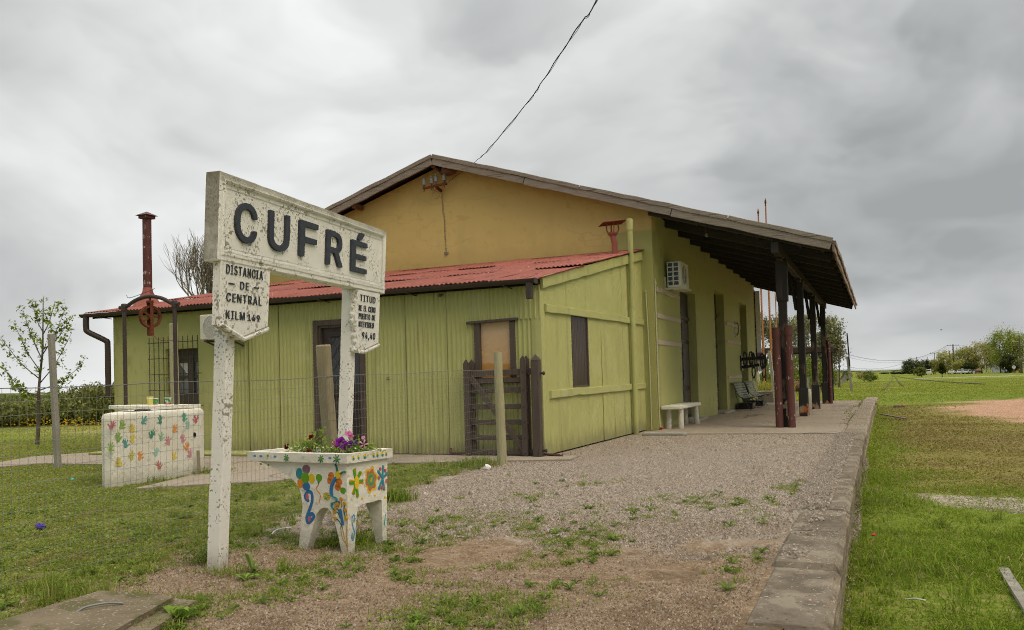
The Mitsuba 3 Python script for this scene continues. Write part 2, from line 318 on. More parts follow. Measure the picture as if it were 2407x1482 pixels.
def m_osb(p, n, uv):
    a = noise(p.x * 90 + p.z * 50, p.y, p.z * 26); b = noise(p.x * 22, p.y, p.z * 95 - p.x * 60); h = fbm(p.x * 6, 0, p.z * 6, 3)
    c = mix(C(.46, .28, .13), C(.64, .44, .25), a * .5 + b * .5)
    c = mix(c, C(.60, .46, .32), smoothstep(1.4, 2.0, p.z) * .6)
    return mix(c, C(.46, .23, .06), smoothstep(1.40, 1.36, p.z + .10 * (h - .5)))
mat('chipboard', m_osb, .6, .3)
mat('dark_sheet', lambda p, n, uv: mix(C(.028, .017, .011), C(.075, .05, .035), fbm(p.x * 8, p.y * 20, p.z * 1.5, 3)), .18, .55)
mat('strip_pink', (.50, .42, .33), .7, .25)
mat('curtain', (.62, .60, .58), .9, .1)
mat('conduit', (.52, .52, .38), .5, .3)
mat('bench_green', lambda p, n, uv: mix(C(.17, .19, .15), C(.27, .29, .24), fbm(p.x * 5, p.y * 5, p.z * 5, 3)), .6, .3)
mat('porcelain', (.20, .21, .195), .35, .5)
mat('mud', lambda p, n, uv: mix(C(.11, .06, .04), C(.20, .115, .08), fbm(p.x * 22, p.y * 22, p.z * 22, 3)), .95, .1, bump=lambda p, n, uv: fbm(p.x * 30, p.y * 30, p.z * 30, 3), scale=.02)
mat('cable_black', (.012, .012, .012), .6, .3)
mat('wire_grey', (.16, .15, .12), .7, .3)
mat('soil', lambda p, n, uv: mix(C(.018, .014, .010), C(.055, .04, .03), fbm(p.x * 40, p.y * 40, 0, 3)), .95, .1)
mat('paper_white', (.82, .82, .80), .8, .2)
mat('plastic_red', (.55, .05, .04), .4, .4)
mat('plastic_purple', (.07, .04, .32), .5, .3)
mat('plastic_mint', (.12, .55, .40), .5, .3)
mat('plastic_yellow', (.62, .55, .12), .4, .4)
mat('banner_lilac', lambda p, n, uv: mix(C(.86, .86, .93), C(.20, .14, .36), smoothstep(1.95, 1.85, p.z) * smoothstep(1.55, 1.65, p.z)), .5, .3)
def m_bark(p, n, uv):
    return mix(C(.055, .045, .036), C(.17, .145, .12), fbm(p.x * 14, p.y * 14, p.z * 5, 3))
mat('bark', m_bark, .9, .15)
mat('bark_grey', lambda p, n, uv: mix(C(.12, .10, .075), C(.25, .22, .17), fbm(p.x * 14, p.y * 14, p.z * 5, 3)), .9, .15)
mat('bark_pale', lambda p, n, uv: mix(C(.18, .17, .14), C(.34, .32, .27), fbm(p.x * 14, p.y * 14, p.z * 5, 3)), .9, .15)
scene['leaf'] = {'type': 'principledthin', 'base_color': VC, 'roughness': .55, 'diff_trans': .7, 'spec_trans': 0.0}
mat('vertex_paint', VC, .55, .35)
mat('vertex_matte', VC, .85, .2)
mat('metal_sheet', (.30, .28, .26), .5, .4, metal=.3)
mat('asphalt_pale', (.33, .32, .30), .8, .2)
# ------------------------------------------------------------------ ground: one sheet to the horizon
def sstep(a, b, x): t = np.clip((x - a) / (b - a), 0, 1); return t * t * (3 - 2 * t)
def lawn_edge(y): return np.interp(y, [2, 4.2, 5.9, 7.8, 10.2, 11.4], [-3.95, -4.30, -4.55, -4.72, -4.86, -4.86])
def H(x, y):
    x, y = np.asarray(x, float), np.asarray(y, float)
    side = sstep(-.42, -.34, x)                                  # the drop at the platform edge
    end = sstep(35.2, 39, y) * sstep(-40, -8, x)
    right = -.45 - .0016 * np.clip(y - 20, 0, 600) + .20 * np.exp(-((y - 10.4) / .9) ** 2 - ((x + .1) / .55) ** 2)
    left = -.006 + 0 * x
    r = np.hypot(x + 6, y - 10)
    far = -.011 * np.clip(-x - 24, 0, 700) * sstep(0, 200, -x - 24) - .0016 * np.clip(y - 20, 0, 600) * sstep(20, 60, y)
    left = left + far
    n = (meshkit.fbm(np.stack([x * .35, y * .35, 0 * x], -1), 3, 5) - .5) * .10 * sstep(.3, 3, np.abs(x + .3) + 10 * sstep(36, 40, y)) * (1 - sstep(-14.5, -13.0, x) * (1 - sstep(-2.2, -.3, x)) * (1 - sstep(34, 37, y)))
    k = np.maximum(side, end)
    return left * (1 - k) + right * k + n
def axis(pts):
    out = []
    for a, b, s in pts: out += list(np.arange(a, b - 1e-6, s))
    return np.array(out + [pts[-1][1]])
gx = axis([(-2600, -800, 300), (-800, -200, 60), (-200, -60, 14), (-60, -16, 2.5), (-16, -1, .5), (-1, -.5, .25), (-.5, -.2, .04), (-.2, 6, .31), (6, 30, 2), (30, 120, 10), (120, 400, 70), (400, 2200, 300)])
gy = axis([(-300, -60, 60), (-60, -4, 8), (-4, 2, 1), (2, 16, .35), (16, 44, .7), (44, 140, 4), (140, 400, 20), (400, 1000, 100), (1000, 3400, 400)])
X, Y = np.meshgrid(gx, gy); Z = H(X, Y); k = len(gx)
i, j = np.meshgrid(np.arange(len(gy) - 1), np.arange(k - 1), indexing='ij')
gq = np.stack([i * k + j, i * k + j + 1, (i + 1) * k + j + 1, (i + 1) * k + j], -1).reshape(-1, 4)
def m_ground(p, n, uv):
    x, y = p.x, p.y
    big = fbm(x * .33, y * .33, 0, 4); med = fbm(x * 1.9, y * 1.9, 3, 4); fin = fbm(x * 13, y * 13, 7, 3); st = noise(x * 62, y * 62, 2); st2 = noise(x * 27, y * 27, 9)
    grass = mix(mix(C(.105, .125, .024), C(.170, .190, .040), med), C(.22, .20, .08), smoothstep(.55, .75, big * .5 + fin * .5))
    grass = mix(grass, C(.17, .125, .07), smoothstep(.60, .70, med * .6 + fin * .4) * .7)
    dirt = mix(mix(C(.150, .102, .062), C(.275, .205, .135), fin), C(.36, .30, .23), smoothstep(.66, .82, st) * .4)
    dirt = mix(dirt, C(.105, .070, .042), smoothstep(.60, .72, med) * .6)
    grav = mix(mix(C(.215, .180, .142), C(.385, .33, .27), st * .6 + st2 * .4), C(.155, .115, .085), smoothstep(.58, .76, med * .5 + fin * .5) * .6)
    # left lawn / dirt / gravel of the platform end
    yc = dr.clip(y, 2, 12)
    edge = dr.select(yc < 5.9, -3.78 - .13 * yc, -4.28 - .055 * yc)
    wob = (med - .5) * .9 + (fin - .5) * .5
    lawn = smoothstep(-.10, .16, edge - x + wob * .45)
    lawn = dr.maximum(lawn, smoothstep(33.2, 34.0, y + wob) * smoothstep(-5.0, -5.6, x + wob))
    gr = smoothstep(5.1, 6.4, y + wob * 2.6 + dr.clip(-(x + 1.6) * .25, -1, 1))
    c = mix(mix(dirt, grav, gr), grass, lawn)
    c = mix(c, mix(C(.24, .18, .12), C(.33, .27, .19), med), smoothstep(31.4, 31.8, y) * (1 - lawn))
    # right of the platform edge, and beyond its end
    R = dr.maximum(smoothstep(-.42, -.36, x), smoothstep(35.4, 37.5, y + wob))
    d1 = dr.maximum(y - 11.2, 0)
    worn = smoothstep(.0, .8, x + wob * .8 - .005 * d1) * smoothstep(11.4, 13.5, y + wob) * smoothstep(52, 36, y + 8 * (big - .5) + x * 2)
    lush = mix(mix(C(.095, .140, .016), C(.160, .205, .030), med), C(.22, .22, .065), smoothstep(.50, .72, fin * .6 + big * .4) * .7)
    olive = mix(mix(C(.165, .155, .042), C(.245, .205, .078), med), C(.155, .108, .055), smoothstep(.50, .68, med * .55 + big * .45) * .6)
    rg = mix(lush, olive, worn)
    red = smoothstep(.08, .30, 1 - dr.sqrt(dr.square((x - 8.4) / 7.2) + dr.square((y - 36) / 19)) + .34 * (big - .5) + .22 * (med - .5))
    rg = mix(rg, mix(C(.36, .215, .135), C(.44, .29, .20), med), red)
    brownp = smoothstep(.2, .6, 1 - dr.sqrt(dr.square((x - 2.6) / 2.2) + dr.square((y - 19.5) / 5.0)) + .5 * (med - .5)) * .5
    rg = mix(rg, mix(C(.15, .105, .05), C(.22, .165, .085), fin), brownp)
    peb = smoothstep(.45, .75, 1 - dr.abs((y - 11.2 + x * .18) / 1.3) + .7 * (med - .5)) * smoothstep(7.5, 3, x)
    rg = mix(rg, mix(C(.26, .21, .17), C(.46, .40, .34), st), peb * smoothstep(.36, .55, fin * .6 + st * .4))
    far = mix(mix(C(.125, .165, .021), C(.180, .215, .033), fbm(x * .05, y * .11, 1, 3)), C(.26, .25, .085), smoothstep(.52, .7, fbm(x * .10, y * .5, 4, 3)) * .6)
    fary = smoothstep(55, 75, y + 10 * (big - .5)); farx = smoothstep(-40, -70, x)
    rg = mix(rg, far, fary * (1 - red))
    c = mix(c, rg, R)
    left = mix(mix(C(.15, .19, .03), C(.22, .25, .055), big), C(.30, .28, .13), smoothstep(.5, .7, fbm(x * .2, y * .2, 8, 3)))
    return mix(c, mix(left, mix(C(.20, .22, .10), C(.30, .30, .17), fbm(x * .012, y * .012, 2, 2)), smoothstep(-90, -200, x)), smoothstep(-16, -24, x) * smoothstep(400, 200, y))
mat('ground_cover', m_ground, .95, .08, bump=lambda p, n, uv: fbm(p.x * 22, p.y * 22, 0, 3), scale=.02)
struct('ground', (np.stack([X, Y, Z], -1).reshape(-1, 3), gq), 'ground_cover', smooth=True, label='lawn, bare earth and gravel around the station, running out to open fields')

# far hills beyond the left hedge
def hill(x0, x1, y0, y1, h, seed):
    u, w = np.meshgrid(np.linspace(0, 1, 90), np.linspace(0, 1, 14)); px = x0 + (x1 - x0) * u + (y1 - y0) * 0 * w; py = y0 + (y1 - y0) * u
    d = np.array([y1 - y0, -(x1 - x0)]); d = d / np.linalg.norm(d); off = (w - .5) * 260
    ridge = h * (.55 + .9 * (meshkit.fbm(np.stack([u * 9, u * 0, u * 0 + seed], -1), 4, seed) - .3)) * np.sin(np.pi * np.clip(w, 0, 1)) + .9 * (meshkit.noise(np.stack([u * 160, w * 3, u * 0], -1), seed) - .5) * (w > .3)
    v = np.stack([px + d[0] * off, py + d[1] * off, -9 + ridge], -1).reshape(-1, 3); kk = 90
    a, b = np.meshgrid(np.arange(13), np.arange(89), indexing='ij')
    return v, np.stack([a * kk + b, a * kk + b + 1, (a + 1) * kk + b + 1, (a + 1) * kk + b], -1).reshape(-1, 4)
mat('hill_cover', lambda p, n, uv: mix(mix(C(.035, .05, .02), C(.075, .09, .035), noise(p.x * .05, p.y * .05, 0)), C(.17, .19, .08), smoothstep(.5, .6, noise(p.x * .006, p.y * .006, 3))), .95, .05)
struct('hills', cat([hill(-2300, -300, 400, 2200, 17, 3), hill(-1500, -500, 300, 1100, 9, 8), hill(-200, 1400, 2300, 2300, 20, 5)]), 'hill_cover', smooth=True, label='low wooded hills on the far horizon')
struct('road', box(6.5, 40, 185, 193, -.80, -.70), 'asphalt_pale', label='pale street behind the green, below the trees')

# ------------------------------------------------------------------ platform: slab, coping stones, edge wall
def m_slab(p, n, uv):
    a = fbm(p.x * .9, p.y * .6, 0, 4); b = fbm(p.x * 9, p.y * 9, 0, 3); s = noise(p.x * 70, p.y * 70, 0)
    c = mix(C(.235, .200, .155), C(.345, .300, .240), a * .7 + b * .3)
    c = mix(c, C(.16, .135, .105), smoothstep(.55, .75, a) * .5 + .12 * smoothstep(.7, .9, s))
    cr = smoothstep(.012, .0, dr.abs(fbm(p.x * .5 + 3, p.y * .45, 1, 3) - .5))
    return mix(c, C(.09, .075, .06), cr * .7)
mat('concrete_floor', m_slab, .75, .25, bump=lambda p, n, uv: fbm(p.x * 30, p.y * 30, p.z * 30, 3), scale=.004)
def m_coping(p, n, uv):
    a = fbm(p.x * 3, p.y * 2, p.z * 3, 4); s = noise(p.x * 75, p.y * 75, p.z * 75); s2 = noise(p.x * 150, p.y * 150, p.z * 150)
    c = mix(C(.105, .084, .058), C(.24, .20, .148), a * .75 + s2 * .25); m2 = fbm(p.x * 9, p.y * 7, p.z * 9, 3)
    c = mix(c, C(.085, .068, .046), smoothstep(.50, .66, m2) * .6); c = mix(c, C(.27, .24, .18), smoothstep(.44, .30, m2) * .6)
    c = mix(c, C(.42, .37, .30), smoothstep(.72, .86, s) * smoothstep(.25, .55, a) * .8); c = mix(c, C(.05, .04, .028), smoothstep(.74, .88, noise(p.x * 62 + 9, p.y * 62, p.z * 62)) * .7); c = mix(c, C(.32, .15, .07), smoothstep(.90, .97, noise(p.x * 55, p.y * 55, 4)) * .6)
    return mix(c, C(.28, .24, .18), smoothstep(15.2, 17.5, p.y) * .8)
mat('coping_concrete', m_coping, .75, .3, bump=lambda p, n, uv: fbm(p.x * 55, p.y * 55, p.z * 55, 3), scale=.006)
rng = np.random.default_rng(7)
pl = thing('platform', 'grey concrete station platform with worn coping blocks along its edge', 'platform', kind='structure'); labels[pl].pop('category')
part(pl, 'slab', box(-4.2, -.66, 16.15, 32.0, -.20, .012), 'concrete_floor')
part(pl, 'far_slab', box(-4.15, -.70, 32.02, 33.4, -.2, .004), 'concrete_floor')
y = 1.2; steps = [1.35, 1.30, 1.22, 1.10, 1.02, 1.25, 1.0, 1.3, 1.2, 1.1, 1.3, 1.2, 1.4, 1.9, 2.0, 2.0, 2.0, 2.0, 2.0, 2.0, 2.0, 1.3, 1.2]
for n_, L in enumerate(steps):
    off = np.interp(y, [1, 4, 8, 18, 30, 33, 36], [.015, .015, -.02, -.005, .06, .10, .16]); wdt = .385 if y < 17 else .42
    dz = rng.normal(0, .006) - (.015 if y < 5 else 0)
    m = cbox((wdt + rng.normal(0, .008), L - rng.uniform(.008, .022), .17), .034)
    m = trimesh.Trimesh(*m, process=False); 
    v, f = trimesh.remesh.subdivide_to_size(np.array(m.vertices), np.array(m.faces), .16)
    v = v + (meshkit.fbm(v * 9 + n_ * 3, 3, n_) - .5)[:, None] * np.array([.020, .014, .012])
    tilt = 0 if y < 29 else (-.05 if n_ % 2 else .06)
    v = v @ rx(tilt).T @ rz(rng.normal(0, .006) + (-.10 if y > 31 else 0)).T
    part(pl, 'coping_stone', (v + np.array([-.245 - wdt / 2 + off, y + L / 2, -.062 + dz + (.03 if y > 32 else 0)]), f), 'coping_concrete', smooth=35)
    y += L
yy = 1.2
while yy < 34.5:
    L = rng.uniform(.45, .8); off = np.interp(yy, [1, 4, 8, 18, 30, 33, 36], [.015, .015, -.02, -.005, .06, .10, .16])
    for zz in (-.55, -.35):
        part(pl, 'edge_stone', box(-.55 + off, -.272 + off + rng.uniform(-.008, .008), yy, yy + L - .012, zz, zz + .19, .012), 'coping_concrete')
    yy += L

# concrete apron in front of the annex and the path past the well
ap = [(-13.0, 8.9), (-12.5, 8.85), (-12.25, 9.5), (-10.9, 9.5), (-9.6, 9.35), (-8.3, 9.0), (-8.1, 8.3), (-7.75, 7.15), (-7.1, 7.75), (-6.6, 8.0), (-6.2, 9.0), (-6.25, 10.2), (-5.4, 10.45), (-4.75, 10.7), (-3.9, 10.95), (-3.95, 11.47), (-13.05, 11.47), (-13.3, 11.5), (-13.8, 10.5)]
ap = Polygon(ap).buffer(.12).buffer(-.12)
struct('path', prism(ap, (0, 0, -.05), (1, 0, 0), (0, 1, 0), .068), 'concrete_floor', label='concrete apron and path in front of the annex')
mat('lime_step', m_limewall, .8, .2)
struct('kerb', box(-12.9, -8.4, 10.9, 11.47, .02, .06, .01), 'lime_step', label='green painted kerb strip along the foot of the annex wall')

# ------------------------------------------------------------------ small ground cover
def leafquads(Pc, size, asp, rng, col, flat=.6):
    """Diamond leaves at Pc with random turn and tilt; returns mesh and colours."""
    n = len(Pc); a = rng.uniform(0, 2 * np.pi, n); t = rng.normal(0, flat, n)
    size = np.broadcast_to(size, (n,)); d = np.stack([np.cos(a) * np.cos(t), np.sin(a) * np.cos(t), np.sin(t)], 1); s = np.stack([-np.sin(a), np.cos(a), rng.normal(0, .35, n)], 1)
    v = np.stack([Pc - d * size[:, None] / 2, Pc + s * size[:, None] * asp / 2, Pc + d * size[:, None] / 2, Pc - s * size[:, None] * asp / 2], 1).reshape(-1, 3)
    o = np.arange(n)[:, None] * 4
    return (v, np.vstack([o + [0, 1, 2], o + [0, 2, 3]])), np.repeat(col, 4, 0)
def blades(P, h, w, lean, rng, col):
    n = len(P); a = rng.uniform(0, 2 * np.pi, n); h = np.broadcast_to(h, (n,)) * rng.uniform(.55, 1.25, n); b = rng.uniform(0, 2 * np.pi, n); l = np.abs(rng.normal(lean, lean * .5, n))
    e = np.stack([np.cos(a), np.sin(a), 0 * a], 1) * (w / 2); q = np.stack([np.cos(b), np.sin(b), 0 * b], 1)
    mid = P + q * (h * l * .35)[:, None] + np.array([0, 0, 1]) * (h * .62)[:, None]; tip = P + q * (h * l)[:, None] + np.array([0, 0, 1]) * (h * (1 - .35 * l))[:, None]
    v = np.stack([P - e, P + e, mid + e * .6, mid - e * .6, tip], 1).reshape(-1, 3); o = np.arange(n)[:, None] * 5
    return (v, np.vstack([o + [0, 1, 2], o + [0, 2, 3], o + [3, 2, 4]])), np.repeat(col, 5, 0)
def spikes(P, h, w, lean, rng, col):
    n = len(P); a = rng.uniform(0, 2 * np.pi, n); h = np.broadcast_to(h, (n,)) * rng.uniform(.5, 1.3, n); b = rng.uniform(0, 2 * np.pi, n); l = np.abs(rng.normal(lean, lean * .5, n))
    e = np.stack([np.cos(a), np.sin(a), 0 * a], 1) * (np.broadcast_to(w, (n,))[:, None] / 2); tip = P + np.stack([np.cos(b) * h * l, np.sin(b) * h * l, h * (1 - .35 * np.minimum(l, 1.6))], 1)
    v = np.stack([P - e, P + e, tip], 1).reshape(-1, 3); return (v, np.arange(n * 3).reshape(-1, 3)), np.repeat(col, 3, 0)
def greens(n, rng, a=(.055, .10, .012), b=(.16, .22, .035), dry=.12):
    a, b = np.array(a) * 1.9 + [.045, .02, .005], np.array(b) * 1.75 + [.06, .025, .010]; t = rng.uniform(0, 1, (n, 1)) ** 1.3; c = np.array(a) * (1 - t) + np.array(b) * t
    k = rng.uniform(0, 1, n) < dry; c[k] = np.array([.50, .44, .20]) * rng.uniform(.6, 1.1, (k.sum(), 1)); return c
def scatter(n, x0, x1, y0, y1, rng, near=1.0):
    """More of them close to the camera."""
    u = rng.uniform(0, 1, n); p = 1 - near
    y = (y0 ** p + u * (y1 ** p - y0 ** p)) ** (1 / p) if abs(p) > 1e-6 else y0 * (y1 / y0) ** u
    x = rng.uniform(x0, x1, n); return x, y
def patch(x, y, f=1.9, seed=5): return meshkit.fbm(np.stack([x * f, y * f, 0 * x + 3], -1), 3, seed)
apb = ap.buffer(-.02)
WPG = Polygon([(-8.23, 7.20), (-8.23, 8.757), (-8.42, 8.96), (-9.45, 9.86), (-9.66, 9.70), (-9.40, 8.45), (-8.42, 7.30)])
import shapely
def keep_off(x, y):
    k = ~shapely.contains_xy(apb, x, y)
    return k & ~shapely.contains_xy(WPG, x, y)
def tuft(px, py, n, h, w, spread, lean=.8, col=None, z=None):
    q = np.stack([px + np.clip(rng.normal(0, 1, n), -1.7, 1.7) * spread, py + np.clip(rng.normal(0, 1, n), -1.7, 1.7) * spread], 1); P = np.stack([q[:, 0], q[:, 1], (H(q[:, 0], q[:, 1]) if z is None else z + 0 * q[:, 0]) - .004], 1)
    return blades(P, h, w, lean, rng, greens(n, rng, *(col or ((.06, .11, .015), (.18, .24, .05))), .08))
def rosette(px, py, n, L, w, lift, rng, col, z=None):
    """Broad tapering leaves from one centre."""
    vs, fs, cs = [], [], []; z0 = float(H(px, py)) if z is None else z
    for i in range(n):
        a = i * 2.4 + rng.normal(0, .3); l = L * rng.uniform(.6, 1.1); d = np.array([math.cos(a), math.sin(a), 0]); s = np.array([-math.sin(a), math.cos(a), 0]); lf = lift * rng.uniform(.4, 1.3)
        c0 = np.array([px, py, z0]); t = np.array([0, .25, .5, .75, 1.0]); prof = np.array([.15, .7, 1, .75, .05]) * w * l
        mid = c0 + d * (t * l)[:, None] + np.array([0, 0, 1]) * (lf * l * np.sin(t * 2.2))[:, None]
        v = np.concatenate([mid + s * prof[:, None] / 2 + [0, 0, .006], mid, mid - s * prof[:, None] / 2 + [0, 0, .006]])
        f = []
        for q in range(4): f += [[q, q + 1, q + 6], [q, q + 6, q + 5], [q + 5, q + 6, q + 11], [q + 5, q + 11, q + 10]]
        vs.append(v); fs.append(np.array(f)); cs.append(np.tile(np.array(col) * rng.uniform(.7, 1.2), (len(v), 1)))
    return cat(list(zip(vs, fs))), np.vstack(cs)
g_m, g_c = [], []
def put(mc): g_m.append(mc[0]); g_c.append(mc[1])
# left lawn: short grass and clover
x, y = scatter(520000, -15, -3.7, 2.6, 11.4, rng, .9)
k = (lawn_edge(y) - x + (patch(x, y) - .5) * .8 > .02) & keep_off(x, y) & (patch(x, y, 1.3, 8) > .36 + .12 * rng.normal(0, 1, len(x))) & (patch(x, y, .7, 41) > .38 + .09 * rng.normal(0, 1, len(x))) & (x > -1.52 * y - .5)
x, y = x[k], y[k]; P = np.stack([x, y, H(x, y) - .003], 1); n = len(P); q = rng.uniform(0, 1, n) < .68
put(spikes(P[q], .034, .010, 1.7, rng, greens(q.sum(), rng, (.07, .10, .015), (.19, .23, .05), .18)))
put(leafquads(P[~q] + [0, 0, .015], rng.uniform(.014, .032, (~q).sum()), .7, rng, greens((~q).sum(), rng, (.06, .105, .02), (.17, .235, .06), .05), .35))
x, y = scatter(90000, -34, -9.6, 8, 30, rng, .5); k = (x > -1.52 * y - .5) & keep_off(x, y) & ~((x > -13.1) & (y > 11.3)); x, y = x[k], y[k]
put(spikes(np.stack([x, y, H(x, y)], 1), .055, .024, 1.6, rng, greens(len(x), rng, (.08, .12, .015), (.19, .23, .045), .15)))
for _ in range(420):
    b = rng.uniform(3, 11) ; a = lawn_edge(b) - abs(rng.normal(0, 1.6)) + .15
    if a < -1.5 * b or not keep_off(np.array([a]), np.array([b]))[0]: continue
    u = rng.uniform()
    if u < .6: put(tuft(a, b, int(rng.integers(14, 40)), rng.uniform(.045, .10), .008, rng.uniform(.02, .06), .9))
    elif u < .8: put(tuft(a, b, 24, .05, .008, .05, 1.2, ((.10, .085, .03), (.22, .19, .08))))
    else: put(rosette(a, b, int(rng.integers(6, 10)), rng.uniform(.04, .075), .38, .45, rng, (.19, .29, .06)))
for a in np.r_[np.arange(-10.2, -5.9, .28), np.arange(-12.8, -10.4, .3)]:
    if rng.uniform() < .55: put(tuft(a + rng.normal(0, .1), 11.36, int(rng.integers(8, 22)), rng.uniform(.05, .11), .010, .04, .8))
solo('lawn_grass', 'short clover and grass of the lawn behind the wire fence', 'grass', cat(g_m), 'leaf', kind='stuff', color=np.vstack(g_c))
# right: lush grass along the platform wall, thinning out
g_m, g_c = [], []
x, y = scatter(150000, -.30, 3.2, 2.6, 14.5, rng, 1.2)
wallx = -.24 + 0 * y; pp = patch(x, y, 1.4, 11)
dens = np.clip(1.15 - .30 * (x + .2) * (y > 5) - .10 * np.maximum(y - 9, 0) * (x > .1), .05, 1) * (1 - .9 * np.exp(-((y - 11.2 + x * .18) / .75) ** 2))
k = (rng.uniform(0, 1, len(x)) < dens * (.35 + 1.1 * (pp > .42))) & (x < .16 * y + .35); x, y, pp = x[k], y[k], pp[k]
P = np.stack([x, y, H(x, y) - .004], 1); tall = .036 + .09 * np.clip(pp - .45, 0, .35) / .3 * (rng.uniform(0, 1, len(x)) ** 2) + .07 * np.exp(-(x + .25) / .18) * rng.uniform(0, 1, len(x))
put(blades(P, tall, .009, 1.15, rng, greens(len(P), rng, (.055, .115, .008), (.17, .245, .03), .14)))
x, y = scatter(30000, -.33, 1.0, 13, 36, rng, 1.0); k = rng.uniform(0, 1, len(x)) < np.exp(-(x + .33) / .22); x, y = x[k], y[k]
put(spikes(np.stack([x, y, H(x, y)], 1), .06, .022, 1.4, rng, greens(len(x), rng, (.07, .14, .01), (.19, .27, .03), .1)))
x, y = scatter(110000, -.2, 6.5, 10.5, 42, rng, 1.5); k = (x < .16 * y + .4) & (rng.uniform(0, 1, len(x)) < patch(x, y, .9, 33) * 1.1) & (np.abs(y - 11.2 + x * .18) > .6) & (np.hypot((x - 8.4) / 7.2, (y - 36) / 19) + .3 * (patch(x, y, .33, 5) - .5) + rng.normal(0, .08, len(x)) > .90); x, y = x[k], y[k]
put(spikes(np.stack([x, y, H(x, y)], 1), .022 + .0012 * y, .010 + .0007 * y, 1.7, rng, greens(len(x), rng, (.065, .075, .015), (.15, .14, .035), .25)))
for _ in range(150):
    a, b = rng.uniform(-.2, 1.3), rng.uniform(2.8, 10); put(tuft(a, b, int(rng.integers(14, 50)), rng.uniform(.06, .15), .008, rng.uniform(.03, .08), .9, ((.05, .11, .01), (.17, .25, .035))))
solo('trackside_grass', 'lush green grass growing along the platform wall', 'grass', cat(g_m), 'leaf', kind='stuff', color=np.vstack(g_c))
# meadow beyond: longer tufts
g_m, g_c = [], []
x, y = scatter(60000, -9, 22, 36, 150, rng, 1.2); k = (x < .17 * y) & (x > -.16 * y + 1.2) & (rng.uniform(0, 1, len(x)) < sstep(36, 75, y + 14 * (patch(x, y, .12, 3) - .5)) * .8 + .5 * (x < 0)) & (np.hypot((x - 8.4) / 7.2, (y - 36) / 19) + .5 * (patch(x, y, .2, 4) - .5) + rng.normal(0, .1, len(x)) > .95); x, y = x[k], y[k]
put(blades(np.stack([x, y, H(x, y)], 1), .08, .06, 1.5, rng, greens(len(x), rng, (.10, .145, .018), (.18, .225, .035), .12)))
x, y = scatter(5000, -9, -3.2, 38, 70, rng, 1.0); P = np.stack([x, y, H(x, y) + .15], 1); k = patch(x, y, .4, 19) > .60; P = P[k]
put(leafquads(P, .09, .9, rng, np.tile([.50, .40, .03], (len(P), 1)), .6))
solo('meadow_grass', 'green meadow grass with a few yellow flowers beyond the platform end', 'grass', cat(g_m), 'leaf', kind='stuff', color=np.vstack(g_c))
# yellow flowers in front of the left hedge
x = rng.uniform(-32, -20, 3000); y = rng.uniform(16, 25, 3000) + 0; t = (patch(x, y, .5, 21) > .56) & (np.abs(y - (20.0 - .35 * (x + 25))) < .9)
P = np.stack([x, y, H(x, y)], 1)[t]; P[:, 2] += rng.uniform(.08, .34, len(P))
solo('yellow_wildflowers', 'yellow wildflowers in front of the hedge on the left', 'flowers', *[leafquads(P, .07, .9, rng, np.tile([.60, .40, .02], (len(P), 1)) * rng.uniform(.7, 1.1, (len(P), 1)), .6)[0]], 'leaf', kind='stuff', color=np.repeat(np.tile([.58, .38, .02], (len(P), 1)), 4, 0))
# gravel: small stones
def stones(x, y, s, col):
    n = len(x); a = rng.uniform(0, 2 * np.pi, n); z = H(x, y); ang = a[:, None] + np.arange(4) * np.pi / 2
    r = s[:, None] * rng.uniform(.6, 1.1, (n, 4)); base = np.stack([x[:, None] + np.cos(ang) * r, y[:, None] + np.sin(ang) * r, (z - .003)[:, None] + 0 * ang], -1)
    top = np.stack([x + rng.normal(0, .25, n) * s, y + rng.normal(0, .25, n) * s, z + s * rng.uniform(.45, .95, n)], -1)
    v = np.concatenate([base, top[:, None]], 1).reshape(-1, 3); o = np.arange(n)[:, None] * 5
    return (v, np.vstack([o + [0, 1, 4], o + [1, 2, 4], o + [2, 3, 4], o + [3, 0, 4]])), np.repeat(col, 5, 0)
def stonecol(n, pal): return np.array(pal)[rng.integers(0, len(pal), n)] * rng.uniform(.65, 1.2, (n, 1))
GP = [(.34, .295, .24), (.40, .35, .295), (.27, .23, .185), (.47, .425, .37), (.21, .175, .14), (.33, .255, .195)]
x, y = scatter(190000, -5.0, -.22, 4.6, 16.15, rng, 1.3); pp = patch(x, y)
k = (x - lawn_edge(y) + (pp - .5) * .8 > .05) & (y + (pp - .5) * 2.2 - (x + 1.6) * .12 > 5.2) & keep_off(x, y) & ((x < -.66) | (y > 8.0) | (rng.uniform(0, 1, len(x)) < .10)) & ~((x < -4.44) & (y > 11.4)) & (x > -1.5 * y)
x, y = x[k], y[k]; on = np.where((x > -.66), .036, 0); m, c = stones(x, y, rng.uniform(.0055, .0135, len(x)) * np.where(rng.uniform(0, 1, len(x)) < .012, rng.uniform(1.6, 3.0, len(x)), 1), stonecol(len(x), GP)); m[0][:, 2] += np.repeat(on, 5)
x2, y2 = scatter(26000, -.70, -.30, 6.6, 16.15, rng, 1.1); k = rng.uniform(0, 1, len(x2)) < sstep(6.6, 9.5, y2) * sstep(-.24, -.50, x2 + .12 * (patch(x2, y2, 3.0, 4) - .5)); x2, y2 = x2[k], y2[k]
m2, c2 = stones(x2, y2, rng.uniform(.006, .0135, len(x2)), stonecol(len(x2), GP)); m2[0][:, 2] += .032; m = cat([m, m2]); c = np.vstack([c, c2])
solo('gravel', 'pinkish grey gravel spread over the platform end', 'gravel', m, 'vertex_matte', kind='stuff', color=c)
DP = [(.30, .225, .155), (.35, .28, .21), (.22, .16, .105), (.39, .335, .27), (.18, .13, .09)]
x, y = scatter(140000, -5.0, -.62, 2.6, 7.0, rng, 1.3); pp = patch(x, y) + rng.normal(0, .06, len(x))
